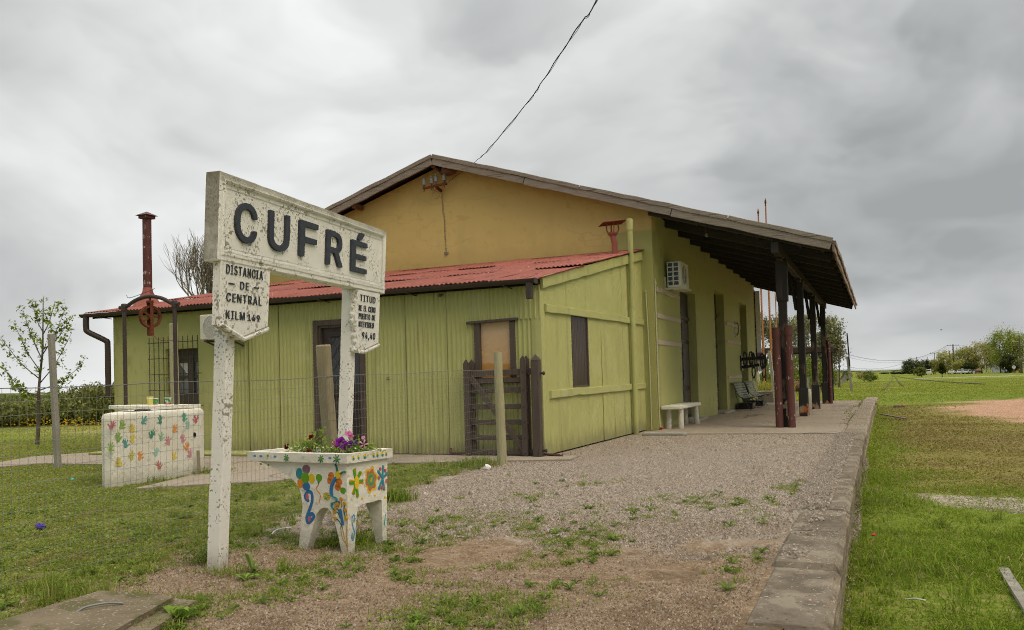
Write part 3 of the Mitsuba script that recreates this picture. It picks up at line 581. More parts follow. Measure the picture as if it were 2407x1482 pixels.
k = (x - lawn_edge(y) + (pp - .5) * .8 > -.1) & (pp > .33) & (y - (x + 1.6) * .12 < 6.6); x, y = x[k], y[k]
m, c = stones(x, y, rng.uniform(.003, .009, len(x)) * rng.choice([1, 1, 1, 1.6], len(x)), stonecol(len(x), DP))
solo('grit', 'reddish brown grit and small stones on the bare earth in front', 'grit', m, 'vertex_matte', kind='stuff', color=c)
# pebbles at the ramp
x, y = scatter(9000, -.3, 3.0, 9.8, 12.4, rng, 1.0); k = (np.abs(y - 11.2 + x * .18) < .5 + (patch(x, y) - .5) * 1.6); x, y = x[k], y[k]
m, c = stones(x, y, rng.uniform(.008, .018, len(x)), stonecol(len(x), GP))
solo('pebbles', 'band of grey pebbles crossing the trackside grass', 'pebbles', m, 'vertex_matte', kind='stuff', color=c)
# weeds on the bare earth: little tufts and rosettes
g_m, g_c = [], []
x, y = scatter(5600, -4.6, -.70, 2.6, 9.2, rng, 1.7); pp = patch(x, y, 1.6, 31); k = (pp + rng.normal(0, .10, len(x)) > .53 + .035 * (y - 4)) & (x > -1.5 * y); x, y = x[k], y[k]
for a, b in zip(x, y):
    t = rng.uniform()
    if t < .62: put(tuft(a, b, int(rng.integers(8, 30)), rng.uniform(.02, .06), .005, rng.uniform(.01, .05), 1.0))
    elif t < .86: 
        n = int(rng.integers(8, 30)); q = np.stack([rng.normal(a, .04, n), rng.normal(b, .04, n)], 1); put(leafquads(np.stack([q[:, 0], q[:, 1], H(q[:, 0], q[:, 1]) + .010], 1), rng.uniform(.012, .028, n), .65, rng, greens(n, rng, (.06, .11, .02), (.17, .24, .06), .08), .6))
    else: put(rosette(a, b, int(rng.integers(5, 9)), rng.uniform(.03, .06), .36, .6, rng, (.20, .30, .06)))
for a, b in ((-3.3, 3.34), (-3.1, 3.0), (-3.5, 3.36), (-3.72, 3.36), (-3.86, 3.2), (-3.06, 2.9), (-3.0, 2.7), (-3.22, 3.25), (-3.62, 3.30), (-3.90, 2.9)):
    for _ in range(4): put(tuft(a + rng.normal(0, .05), b + rng.normal(0, .05), 22, rng.uniform(.04, .09), .006, .03))
for a, b, n in ((-.80, 9.0, 40), (-.72, 10.8, 40), (-.85, 7.6, 60), (-1.0, 7.0, 60), (-.76, 12.2, 20)):
    for _ in range(n // 10): put(tuft(a + rng.normal(0, .08), b + rng.normal(0, .3), 10, .035, .006, .03))
solo('weeds', 'low weeds and grass tufts scattered over the bare earth and gravel', 'weeds', cat(g_m), 'leaf', kind='stuff', color=np.vstack(g_c))
g_m, g_c = [], []
for t in np.linspace(0, 1, 70): 
    y_ = 19 + 13 * t; put(tuft(-.72 + .08 * math.sin(t * 9) + rng.normal(0, .04), y_, 11, .05, .018, .06))
for a, b in ((-1.2, 18.7), (-1.4, 18.8), (-.95, 24), (-2.0, 27), (-3.4, 16.6), (-1.5, 17.4)):
    for _ in range(3): put(tuft(a + rng.normal(0, .12), b, 8, .035, .012, .05))
solo('joint_weeds', 'line of weeds growing in the joint between platform slab and coping', 'weeds', cat(g_m), 'leaf', kind='stuff', color=np.vstack(g_c))
# weeds one can point to
def plant(name, label, cat_, mcs, group=None):
    k = thing(name, label, cat_, group); ms = [m for m, _ in mcs]; scene[k] = mikit.ply(cat(ms), 'leaf', color=np.vstack([c for _, c in mcs])); return k
plant('dandelion_plant', 'broad leaved weed rosette at the right end of the concrete slab cover', 'weed', [rosette(-3.13, 3.12, 11, .115, .42, .75, rng, (.26, .40, .07)), rosette(-3.10, 3.16, 7, .07, .5, .9, rng, (.22, .34, .06))])
plant('ferny_weed', 'dark feathery weed just left of the foot of the near sign post', 'weed', [leafquads(np.stack([-4.02 + .075 * np.clip(rng.normal(0, 1, 420), -1.6, 1.6), 4.28 + .075 * np.clip(rng.normal(0, 1, 420), -1.6, 1.6), np.abs(rng.normal(.05, .035, 420))], 1), .03, .35, rng, greens(420, rng, (.045, .085, .02), (.11, .17, .05), .02), .8), tuft(-4.02, 4.28, 90, .12, .006, .06)])
plant('post_weed', 'leafy weed at the right foot of the near sign post', 'weed', [rosette(-3.50, 4.10, 10, .09, .30, 1.1, rng, (.24, .32, .09)), rosette(-3.42, 3.95, 9, .085, .4, .4, rng, (.27, .40, .08)), tuft(-3.32, 4.18, 50, .12, .007, .03), tuft(-3.60, 4.03, 70, .07, .007, .05), tuft(-3.74, 4.06, 50, .06, .007, .05)])
plant('trough_grass', 'clump of grass growing between the legs of the painted trough', 'grass', [tuft(-3.42, 5.02, 260, .13, .008, .085, .9, ((.04, .09, .008), (.14, .24, .02))), tuft(-3.58, 5.0, 90, .06, .007, .09)])
plant('grass_clump', 'green grass clump at the gravel edge right behind the painted trough', 'grass', [tuft(-4.25, 7.0, 260, .17, .010, .09, .7, ((.04, .09, .01), (.15, .24, .03)))])
plant('tall_weed', 'thin upright weed at the lower left corner in front of the fence', 'weed', [tuft(-4.08, 3.22, 70, .20, .006, .03, .35), tuft(-3.92, 3.33, 120, .12, .007, .06, .6)])
plant('fence_grass', 'tuft of longer grass at the foot of the pale fence post by the gate', 'grass', [tuft(-4.85, 10.1, 220, .17, .011, .16, .7), tuft(-5.2, 9.9, 120, .12, .011, .22, .7)])
plant('well_weeds', 'green weeds growing at the foot of the painted well', 'weed', [tuft(-8.12, 8.75, 160, .10, .012, .12), tuft(-8.15, 7.9, 80, .10, .010, .1), tuft(-8.2, 7.4, 50, .06, .009, .12), leafquads(np.stack([rng.normal(-8.05, .12, 200), rng.normal(8.75, .14, 200), np.abs(rng.normal(.04, .04, 200))], 1), .04, .6, rng, greens(200, rng))])
plant('trackside_clump', 'tall blades of grass standing out beside the platform wall', 'grass', [tuft(.25, 7.4, 320, .17, .010, .24, .8, ((.06, .12, .01), (.18, .26, .04)))])
# ------------------------------------------------------------------ station name sign
SA, SL, SP = .109, .06, np.array([-3.674, 4.085, 0.0])
_e = np.array([-math.sin(SA), math.cos(SA), 0]); _n = np.array([math.cos(SA), math.sin(SA), 0]); _z = np.array([SL * _n[0], SL * _n[1], 1.0])
SM = np.stack([_e, _z, _n], 1)                      # (u along the board, height, out of the face)
def onsign(m): return xf(m, SM, SP)
def ring(loops):
    """Skin over closed loops of equal length; the last loop is filled."""
    n = len(loops[0]); v = np.vstack(loops); f = []
    for a in range(len(loops) - 1):
        for b in range(n): f.append([a * n + b, a * n + (b + 1) % n, (a + 1) * n + (b + 1) % n, (a + 1) * n + b])
    q = cat([(v, np.array(f))]) if f else (v, np.zeros((0, 3), int)); last = (len(loops) - 1) * n; v2 = np.vstack([q[0], np.mean(loops[-1], 0)])
    return v2, np.vstack([q[1], [[last + b, last + (b + 1) % n, len(v2) - 1] for b in range(n)]])
def rectloop(u0, u1, z0, z1, ins, w): return np.array([[u0 + ins, z0 + ins, w], [u1 - ins, z0 + ins, w], [u1 - ins, z1 - ins, w], [u0 + ins, z1 - ins, w]])
sg = thing('station_name_sign', 'weathered white concrete station name board reading CUFRÉ in black raised letters', 'sign')
U0, U1, Z0, Z1 = -.19, 2.06, 1.862, 2.388
body = ring([rectloop(U0, U1, Z0, Z1, .0, -.10), rectloop(U0, U1, Z0, Z1, .0, -.006), rectloop(U0, U1, Z0, Z1, .006, 0), rectloop(U0, U1, Z0, Z1, .030, .0), rectloop(U0, U1, Z0, Z1, .036, .006), rectloop(U0, U1, Z0, Z1, .046, .007), rectloop(U0, U1, Z0, Z1, .056, .000),
             rectloop(U0, U1, Z0, Z1, .062, -.012), rectloop(U0, U1, Z0, Z1, .082, -.014), rectloop(U0, U1, Z0, Z1, .088, -.020)])
bk = ring([rectloop(U0, U1, Z0, Z1, 0, -.10)[::-1]])
def fine(m, s, amp, fr, seed):
    m = cat([m])
    v, f = trimesh.remesh.subdivide_to_size(np.asarray(m[0], float), np.asarray(m[1]), s, max_iter=12); return v + (meshkit.fbm(v * fr + seed, 3, seed) - .5)[:, None] * amp * np.array([1, 1, 1.0]), f
part(sg, 'board', onsign(fine(cat([body, bk]), .11, .004, 14, 1)), 'white_flaking', smooth=30)
for s_, u0, u1, z0, z1 in (('C', -.021, .200, 2.003, 2.248), ('U', .337, .578, 2.003, 2.255), ('F', .706, .950, 2.008, 2.257), ('R', 1.077, 1.319, 1.995, 2.250), ('É', 1.460, 1.722, 1.990, 2.305)):
    m = heavy_text(s_, u0, u1, z0, z1, .020)
    part(sg, 'letter', onsign(xf(m, None, (0, 0, -.021))), 'black_letter', label='raised black letter ' + s_)
def plaque(name, outline, lines, lab, broken=False):
    pg = Polygon(outline); k = part(sg, name, onsign(cat([xf(extrude(pg, .052), None, (0, 0, -.058)), *lines['mould']])), 'white_flaking', label=lab)
    for s_, u0, u1, z0, z1 in lines['text']:
        m = fit_text(s_, u0, u1, z0, z1, .0075, False); part(sg, name + '__letters', onsign(xf(m, None, (0, 0, -.0066))), 'black_letter', label='raised black lettering ' + s_)
def mould(pts, r=.014, w=-.004): return tube([(a, b, w) for a, b in pts], r, 8)
plaque('distance_plaque', [(-.155, 1.868), (-.150, 1.485), (.085, 1.402), (.348, 1.480), (.358, 1.868)],
       {'mould': [mould([(-.150, 1.487), (.085, 1.408), (.346, 1.484)], .018), mould([(-.150, 1.866), (-.146, 1.487)], .008, -.008), mould([(.352, 1.866), (.343, 1.487)], .008, -.008)],
        'text': [('DISTANCIA', -.102, .276, 1.793, 1.849), ('DE', .041, .130, 1.712, 1.759), ('–', -.075, -.023, 1.733, 1.741), ('–', .186, .234, 1.732, 1.740), ('CENTRAL', -.093, .272, 1.628, 1.680), ('KILM', -.092, .094, 1.524, 1.574), ('149', .128, .255, 1.525, 1.566)]}, 'pointed white plaque reading DISTANCIA DE CENTRAL KILM 149')
br = [(1.567, 1.858), (1.580, 1.77), (1.556, 1.72), (1.562, 1.690), (1.545, 1.658), (1.552, 1.615), (1.580, 1.585), (1.600, 1.555), (1.592, 1.50), (1.603, 1.455), (1.596, 1.39), (1.640, 1.360), (1.700, 1.362), (1.969, 1.428), (1.972, 1.858)]
plaque('altitude_plaque', br, {'mould': [mould([(1.640, 1.372), (1.705, 1.368), (1.968, 1.433)], .017), mould([(1.967, 1.85), (1.963, 1.435)], .008, -.008)] + [blob((.022, .03, .022), (a, b, -.030), 1, .25, 3, q) for q, (a, b) in enumerate(br[1:11])],
       'text': [('TITUD', 1.624, 1.890, 1.768, 1.821), ('RE EL CERO', 1.606, 1.896, 1.692, 1.737), ('PUERTO DE', 1.610, 1.895, 1.628, 1.673), ('NTEVIDEO', 1.614, 1.875, 1.564, 1.609), ('94,40', 1.678, 1.905, 1.474, 1.527)]}, 'white plaque with its left edge broken away, reading PUERTO DE and 94,40')
def signpost(u, w, d, wid=.096, dep=.088):
    pr = [(0, .005), (.005, 0), (wid - .018, 0), (wid, .018), (wid, dep), (0, dep)]
    ms = []
    for z0, z1, g in ((-.05, .52, .012), (.50, 1.90, 0)):
        lo = np.array([[u + a * (1 + g / wid) - g / 2, z0, w - b] for a, b in pr]); hi = lo.copy(); hi[:, 1] = z1
        ms.append(ring([lo, hi]))
    return fine(cat(ms), .08, .005, 9, int(u * 10) + 3)
part(sg, 'post', onsign(signpost(.002, -.058, 0)), 'white_flaking', smooth=25); part(sg, 'post', onsign(signpost(1.590, -.058, 0)), 'white_flaking', smooth=25)

# ------------------------------------------------------------------ painted trough planter
import manifold3d as m3
TA, TB, TC = np.array([-.9915, .1302, 0]), np.array([.1302, .9915, 0]), np.array([-3.255, 4.75, 0])
TM = np.stack([TA, TB, [0, 0, 1.0]], 1)           # (a leftwards, b away, z)
def man(pts, h): return m3.CrossSection([np.asarray(pts, float)]).extrude(h)
side = [(0, .60), (0, -.04), (.050, -.04), (.085, .10), (.121, .219), (.147, .264), (.172, .283), (.197, .288), (.222, .283), (.246, .270), (.279, .238), (.330, .11), (.388, -.045), (.458, -.045), (.425, .15), (.405, .288), (.416, .363), (.433, .409), (.458, .440), (.500, .473), (.565, .503), (.687, .548), (.860, .595), (.86, .60)]
endp = [(0, .60), (0, -.04), (.055, -.04), (.085, .214), (.101, .289), (.15, .300), (.323, .306), (.353, .297), (.350, -.04), (.390, -.04), (.425, .60)]
def ccw(p): return p if Polygon(p).exterior.is_ccw else p[::-1]
A = man(ccw(side), .5).rotate([90, 0, 0]).translate([0, .5, 0])                                   # side profile, swept across
B = man(ccw(endp), 1.2).rotate([90, 0, 90]).translate([-.1, 0, 0])
cav = man(ccw([(.045, .70), (.045, .46), (.40, .46), (.50, .53), (.83, .605), (.86, .70)]), .345).rotate([90, 0, 0]).translate([0, .385, 0])
rim = m3.Manifold.cube([.935, .475, .062]).translate([-.028, -.026, .590]) 
tro = ((A ^ B) + rim - cav - m3.Manifold.cube([.845, .355, .2]).translate([.02, .030, .615]))
tm_ = tro.refine_to_length(.03).to_mesh(); tv = np.array(tm_.vert_properties[:, :3]); tf = np.array(tm_.tri_verts)
tv = tv + (meshkit.fbm(tv * 16, 3, 4) - .5)[:, None] * .005
tr = thing('painted_trough', 'white concrete trough on arched legs painted with bright flowers and a butterfly', 'planter')
part(tr, 'basin', xf((tv, tf), TM, TC), 'whitewash', smooth=28)
part(tr, 'soil', xf(fine(box(.05, .62, .042, .382, .55, .612), .04, .02, 12, 2), TM, TC), 'soil', smooth=40)
def ell(c, rx_, ry_, n=20, wob=0, seed=0):
    t = np.arange(n) * 2 * np.pi / n; r = 1 + wob * np.sin(t * 3 + seed); return Polygon(np.stack([c[0] + rx_ * r * np.cos(t), c[1] + ry_ * r * np.sin(t)], 1))
def line(pts, w, n=6): return LineString(smooth_path(np.array([(*q, 0) for q in pts]), n)[:, :2]).buffer(w / 2, 4)
def motif(holder, name, shapes, o, u, v, out, t0=.0006, label=None):
    """Flat paint: thin patches that overlap upwards, each one colour."""
    ms, cs = [], []
    for q, (pg, col) in enumerate(shapes):
        if pg.is_empty: continue
        d = .0040 + t0 * q; m = prism(pg, np.zeros(3), u, v, d); uv_out = np.cross(u, v) @ out
        m = xf(m, None, np.asarray(o) + (np.asarray(out) * (-.0025) if uv_out > 0 else np.asarray(out) * (d - .0025))); ms.append(m); cs.append(np.tile(col, (len(m[0]), 1)))
    part(holder, name, cat(ms), 'vertex_paint', label=label, color=np.vstack(cs))
TEAL, MAUVE, LIME_, YEL, ORA, BLU, PNK, MUS, GRN, SKY = (.03, .23, .26), (.20, .11, .15), (.11, .30, .01), (.62, .46, .02), (.66, .22, .02), (.03, .14, .34), (.48, .12, .16), (.42, .25, .02), (.02, .16, .12), (.07, .26, .50)
sidep = lambda name, sh, lab=None: motif(tr, name, sh, TC, TA, (0, 0, 1.0), -TB, label=lab)
endpn = lambda name, sh, lab=None: motif(tr, name, sh, TC, TB, (0, 0, 1.0), -TA, label=lab)
rims = lambda name, sh: motif(tr, name, sh, TC - TB * .026, TA, (0, 0, 1.0), -TB)
rime = lambda name, sh: motif(tr, name, sh, TC - TA * .028, TB, (0, 0, 1.0), -TA)
sidep('painted_flower', [(ell((.427, .510), .032, .038), TEAL), (ell((.362, .539), .036, .032, wob=.05), MAUVE), (ell((.313, .479), .029, .034), YEL), (ell((.421, .442), .025, .031), ORA), (ell((.363, .425), .033, .029), BLU), (ell((.373, .483), .037, .036, wob=.03), LIME_)], 'painted flower of six coloured discs')
sidep('painted_balloon', [(Polygon([(.262, .468), (.254, .437), (.238, .462)]), GRN), (ell((.246, .486), .028, .026), LIME_), (line([(.254, .439), (.273, .410), (.237, .370), (.251, .321)], .006), ORA)], 'painted green balloon')
sidep('painted_dot', [(ell((.182, .364), .032, .028), YEL)] + [(line([(.182 + .010 * math.cos(a), .364 + .010 * math.sin(a)), (.182 + .024 * math.cos(a), .364 + .022 * math.sin(a))], .004, 2), TEAL) for a in np.arange(7) * .9], 'painted yellow disc with rays')
wing = lambda c, r1, r2, a: ell((c[0] + r1 * .45 * math.cos(a), c[1] + r1 * .45 * math.sin(a)), r1 * .72, r2 * .62).union(ell((c[0] - r1 * .45 * math.cos(a), c[1] - r1 * .45 * math.sin(a)), r1 * .72, r2 * .62))
sidep('painted_butterfly', [(wing((.142, .487), .036, .042, 1.9), (.62, .16, .04)), (wing((.073, .446), .038, .040, 1.9), (.62, .16, .04)), (wing((.142, .487), .026, .030, 1.9), (.52, .20, .02)), (wing((.073, .446), .027, .029, 1.9), (.52, .20, .02))] +
      [(line([(x_, z_), (x_ + .006, z_ + .010)], .003, 2), (.25, .09, .02)) for x_, z_ in ((.155, .50), (.145, .505), (.132, .50), (.150, .478), (.138, .475), (.080, .462), (.066, .452), (.085, .435), (.070, .43), (.06, .44))] +
      [(ell((.072, .511), .024, .026), YEL), (line([(.092, .490), (.112, .468), (.130, .436), (.136, .400), (.132, .376)], .020), (.03, .16, .36)), (line([(.133, .385), (.128, .368), (.092, .358), (.094, .333), (.131, .322), (.134, .300), (.116, .279)], .007), TEAL), (line([(.077, .537), (.083, .564), (.093, .581)], .007), GRN), (line([(.048, .522), (.026, .534), (.006, .533)], .007), GRN)], 'painted orange and blue butterfly')
sidep('painted_dot', [(ell((.034, .409), .025, .022, wob=.04), LIME_)], 'painted green dot')
sidep('painted_scroll', [(line([(.352, .328), (.372, .341), (.375, .364), (.350, .389), (.319, .381), (.311, .344), (.321, .306), (.348, .253), (.368, .210), (.357, .178), (.325, .194), (.302, .223), (.317, .241), (.336, .231), (.340, .212)], .024), BLU), (ell((.358, .354), .014, .021), PNK), (ell((.343, .205), .014, .019), PNK)], 'painted blue scroll')
st = [(line([(.004, .005), (.011, .072), (.010, .163), (.004, .225), (.015, .28)], .006), MUS), (line([(.004, .02), (.02, .058), (.047, .16), (.061, .228), (.077, .305)], .005), MUS), (line([(.02, .06), (.05, .10), (.065, .17)], .004), MUS), (line([(.047, .16), (.070, .20), (.098, .222)], .005), GRN), (line([(.061, .22), (.085, .262), (.108, .262)], .005), GRN), (line([(.07, .25), (.08, .28), (.095, .289)], .005), GRN), (line([(.05, .30), (.048, .33), (.052, .35)], .006), MUS), (line([(.01, .22), (.03, .27), (.022, .32)], .005), GRN), (line([(.043, .188), (.059, .280)], .016, 2), BLU), (line([(.09, .325), (.075, .335), (.066, .328)], .006), BLU)]
sidep('painted_bouquet', st + [(ell(c, .0115, .0125), (.50, .26, .02)) for c in ((.079, .318), (.052, .353), (.021, .325), (.013, .283), (.100, .291), (.112, .263), (.104, .222), (.088, .317), (.010, .228))], 'painted bunch of thin stems with ochre buds')
for c, rr in (((.80, .565), .007), ((.725, .560), .008)): sidep('painted_dot', [(ell(c, rr, rr), LIME_)])
su = [(line([(.090, .456), e_], .020, 2), (.09, .30, .01)) for e_ in ((.070, .535), (.130, .515), (.150, .458), (.098, .362), (.060, .385), (.030, .458))]
so = [(line([(.094, .456), (e_[0] + .010, e_[1] + dz_)], .013, 2), (.68, .26, .02)) for e_, dz_ in (((.074, .545), 0), ((.134, .512), 0), ((.150, .440), 0), ((.080, .36), 0), ((.040, .388), 0), ((.020, .474), 0))]
endpn('painted_sun', so + su + [(ell((.090, .452), .022, .045), (.70, .50, .02))], 'painted yellow sun with green and orange rays')
def fl5(c, a_, b_, ph=0.3):
    t = np.arange(60) * 2 * np.pi / 60; r = 1 + .13 * np.sin(6 * t + ph); return Polygon(np.stack([c[0] + a_ * r * np.cos(t), c[1] + b_ * r * np.sin(t)], 1))
endpn('painted_flower', [(fl5((.241, .453), .066, .086), (.66, .47, .02)), (fl5((.241, .453), .053, .069), (.48, .13, .11)), (fl5((.241, .453), .040, .050), (.22, .30, .02)), (fl5((.241, .453), .027, .034), (.05, .26, .20)), (fl5((.241, .453), .016, .020), (.25, .32, .02)), (line([(.236, .44), (.242, .458), (.252, .466)], .006), (.66, .47, .02))], 'painted ringed flower in yellow, red and green')
endpn('painted_star', [(line([(.366, .451), (e_[0] + .006, e_[1] - .004)], .015, 2), PNK) for e_ in ((.373, .530), (.414, .476), (.378, .374), (.322, .384), (.319, .502))] + [(line([(.364, .451), e_], .015, 2), (.03, .25, .30)) for e_ in ((.371, .534), (.412, .480), (.374, .374), (.322, .386), (.317, .504))] + [(ell(c, .010, .012), PNK) for c in ((.339, .518), (.394, .502), (.322, .458), (.404, .429), (.352, .387))], 'painted blue star with pink dots')
for c in ((.148, .338), (.280, .340), (.388, .314)): endpn('painted_dot', [(ell(c, .012, .010, 5), (.68, .48, .03))])
endpn('painted_scroll', [(line([(.060, .196), (.070, .216), (.060, .240), (.040, .219), (.046, .169), (.062, .125), (.046, .076), (.032, .099), (.042, .122)], .011), SKY), (ell((.058, .205), .006, .017), (.28, .26, .03)), (ell((.044, .103), .006, .017), (.28, .26, .03))], 'painted blue S scroll')
endpn('painted_stroke', [(line([(.386, .193), (.372, .126)], .011, 2), (.03, .30, .32))])
def spark(c, r): return [(line([(c[0] + r * .35 * math.cos(a), c[1] + r * .35 * math.sin(a)), (c[0] + r * math.cos(a), c[1] + r * math.sin(a))], .006, 2), GRN) for a in np.arange(7) * .9 + .4] + [(ell(c, .010, .011), LIME_)]
for u_, r_ in ((.52, .024), (.20, .024), (.06, .030)): rims('painted_star', spark((u_, .618), r_))
for u_ in (.83, .77, .63, .36, .12): rims('painted_drop', [(ell((u_, .624), .014, .008), (.10, .24, .55) if u_ != .36 else (.45, .50, .58))])
rims('painted_dot', [(ell((.70, .628), .009, .009), LIME_)])
for u_, a_ in ((.035, .6), (.085, .5), (.15, 1), (.24, .7), (.28, .6), (.335, .8), (.375, .6)):
    rime('painted_drop', [(ell((u_, .624), .013 * a_ + .004, .014), (.66, .48, .02)), (ell((u_ + .003, .614), .012 * a_ + .002, .009), (.03, .25, .34))])

# flowers in the trough
rng = np.random.default_rng(21)
def petunia(c, r, axis, cols, stripe=None, seed=0):
    """A trumpet flower: five soft lobes round a dark throat."""
    n, k = 40, 5; t = np.arange(n) * 2 * np.pi / n; lob = 1 + .10 * np.cos(5 * t) + .05 * np.sin(11 * t + seed); vs, cs = [], []
    for q, (rr, h) in enumerate(((.03, -.55), (.14, -.22), (.45, -.02), (.8, .06), (1.0, -.06))):
        rad = r * rr * (lob if q > 2 else 1); vs.append(np.stack([rad * np.cos(t), rad * np.sin(t), r * (h + .10 * np.sin(5 * t + 1.3 + seed) * (rr > .7)) + 0 * t], 1))
        col = np.array(cols[0]) * (1 - min(rr * 1.4, 1)) + np.array(cols[1]) * min(rr * 1.4, 1); c_ = np.tile(col, (n, 1))
        if stripe is not None: c_[np.abs(((t + .63) % (2 * np.pi / 5)) - np.pi / 5) < .22] = stripe
        cs.append(c_)
    f = []
    for a in range(k - 1):
        for b in range(n): f.append([a * n + b, a * n + (b + 1) % n, (a + 1) * n + (b + 1) % n, (a + 1) * n + b])
    ax = np.asarray(axis, float); ax /= np.linalg.norm(ax); s = np.cross([0, 0, 1.0], ax); s /= np.linalg.norm(s)
    return xf(cat([(np.vstack(vs), np.array(f))]), np.stack([s, np.cross(ax, s), ax], 1), c), np.vstack(cs)
def greenery(c, sx, sy, sz, n, size=(.018, .034)):
    P = np.stack([rng.normal(c[0], sx, n), rng.normal(c[1], sy, n), np.maximum(rng.normal(c[2], sz, n), .615)], 1)
    return leafquads(P, rng.uniform(*size, n), .45, rng, greens(n, rng, (.06, .12, .02), (.18, .26, .05), .04), .7)
def stems(base, tips, r=.0018): return [tube(smooth_path([base, ((np.array(base) + t) / 2 + [0, 0, .02]), t], 4), r, 4) for t in np.array(tips, float)]
def flowerplant(name, label, leafspec, flowers, stemto, group=None):
    k = thing(name, label, 'plant', group); ms = [greenery(*q) for q in leafspec]; st_ = stems(stemto[0], stemto[1]); n_ = sum(len(s[0]) for s in st_)
    part(k, 'leaves', cat([m for m, _ in ms] + st_), 'leaf', color=np.vstack([c for _, c in ms] + [np.tile([.10, .16, .03], (n_, 1))]))
    for q, fl_ in enumerate(flowers):
        m, c = petunia(*fl_, seed=q); part(k, 'flower', m, 'leaf', color=c, smooth=True)
PUR = ((.05, .005, .10), (.30, .035, .42)); CAMD = (.62, -.72, .25)
flowerplant('purple_petunia', 'petunia with bright purple trumpet flowers at the front corner of the painted trough', [((-3.38, 4.95, .655), .06, .05, .025, 260)],
            [((-3.440, 4.955, .712), .038, (.45, -.85, .2), *[PUR]), ((-3.389, 4.94, .682), .033, (.6, -.8, -.1), PUR), ((-3.352, 4.95, .702), .026, (.9, -.4, .1), ((.06, .01, .14), (.22, .035, .36))), ((-3.315, 4.955, .708), .020, (1, .1, .2), ((.10, .03, .2), (.16, .06, .36)))], ((-3.39, 4.97, .62), [(-3.44, 4.96, .70), (-3.35, 4.96, .69), (-3.31, 4.96, .70)]))
flowerplant('pink_petunia', 'petunia with one pale pink flower standing above the others in the painted trough', [((-3.36, 5.02, .68), .04, .05, .03, 160)], [((-3.385, 4.967, .775), .026, (.2, -.6, .8), ((.5, .12, .3), (.72, .25, .50))), ((-3.362, 4.967, .752), .022, (.9, -.5, -.3), ((.5, .12, .3), (.70, .26, .50)))], ((-3.36, 5.01, .62), [(-3.375, 4.97, .76)]))
flowerplant('striped_petunia', 'petunia with a dark red and white striped flower, rightmost in the trough', [((-3.25, 4.98, .665), .045, .05, .03, 220)], [((-3.245, 4.945, .700), .031, (.75, -.6, .25), ((.06, .006, .03), (.14, .012, .06)), (.70, .55, .62)), ((-3.258, 4.96, .745), .014, (.2, -.7, .6), ((.6, .2, .4), (.7, .35, .55)))], ((-3.25, 4.99, .62), [(-3.245, 4.95, .69), (-3.22, 4.95, .735), (-3.258, 4.96, .74)]))
flowerplant('white_edged_petunia', 'petunia with a crimson and white flower just left of the purple ones', [((-3.53, 5.0, .66), .045, .05, .025, 240)], [((-3.497, 4.965, .697), .028, (-.2, -.9, .1), ((.5, .02, .07), (.55, .03, .10)), (.72, .6, .6))], ((-3.5, 5.0, .62), [(-3.495, 4.97, .69)]))
flowerplant('dark_red_petunia', 'trailing petunia with dark wine red flowers at the left side of the trough planting', [((-3.76, 5.0, .672), .06, .055, .030, 480), ((-3.66, 5.03, .70), .05, .05, .04, 240), ((-3.90, 5.04, .655), .035, .02, .015, 24), ((-3.645, 5.0, .775), .018, .02, .03, 26, (.03, .05))],
            [((-3.957, 5.03, .674), .021, (.1, -.9, .3), ((.02, .002, .004), (.07, .008, .012))), ((-3.715, 5.0, .744), .021, (.5, -.8, .3), ((.03, .002, .004), (.16, .010, .016))), ((-3.68, 4.92, .650), .020, (.4, -.8, .5), ((.05, .004, .01), (.20, .015, .04)))], ((-3.76, 5.03, .62), [(-3.95, 5.04, .67), (-3.72, 5.01, .735), (-3.64, 5.0, .80), (-3.62, 5.0, .75), (-3.59, 5.0, .77)]))

# ------------------------------------------------------------------ painted well with pulley frame
def rr_loop(x0, x1, y0, y1, r, ins, z, n=8):
    out = []
    r_ = max(r - ins, .005)
    for cx, cy, a0 in ((x1 - r, y1 - r, 0), (x0 + r, y1 - r, 90), (x0 + r, y0 + r, 180), (x1 - r, y0 + r, 270)):
        for a in np.radians(a0 + np.linspace(0, 90, n)): out.append([cx + r_ * math.cos(a), cy + r_ * math.sin(a), z])
    return np.array(out)
wl = thing('well', 'whitewashed square well covered with colourful painted handprints', 'well')
def wloop(ins, z, n=72):
    g = WPG.buffer(-.12).buffer(.12 - ins, 8).exterior; g = Polygon(g).exterior if g.is_ccw else Polygon(list(g.coords)[::-1]).exterior; t0_ = g.project(Point(-8.23, 8.0))
    return np.array([[*g.interpolate((t0_ + q * g.length / n) % g.length).coords[0], z] for q in range(n)])
wm = ring([wloop(0, z) for z in (-.06, .05, .15, .3, .45, .6, .75, .80)] + [wloop(.012, .838), wloop(.035, .856), wloop(.09, .86)])
part(wl, 'wall', fine(wm, .09, .014, 4, 6), 'whitewash', smooth=30)
HC = {'rose': (.42, .09, .13), 'lime': (.20, .38, .02), 'yellow': (.62, .50, .05), 'teal': (.05, .30, .28), 'green': (.02, .22, .13), 'sea': (.03, .32, .22), 'orange': (.66, .26, .04), 'mint': (.25, .46, .28), 'pink': (.55, .22, .26), 'red': (.42, .12, .11), 'blue': (.04, .20, .50), 'olive': (.48, .46, .04), 'aqua': (.28, .52, .46)}
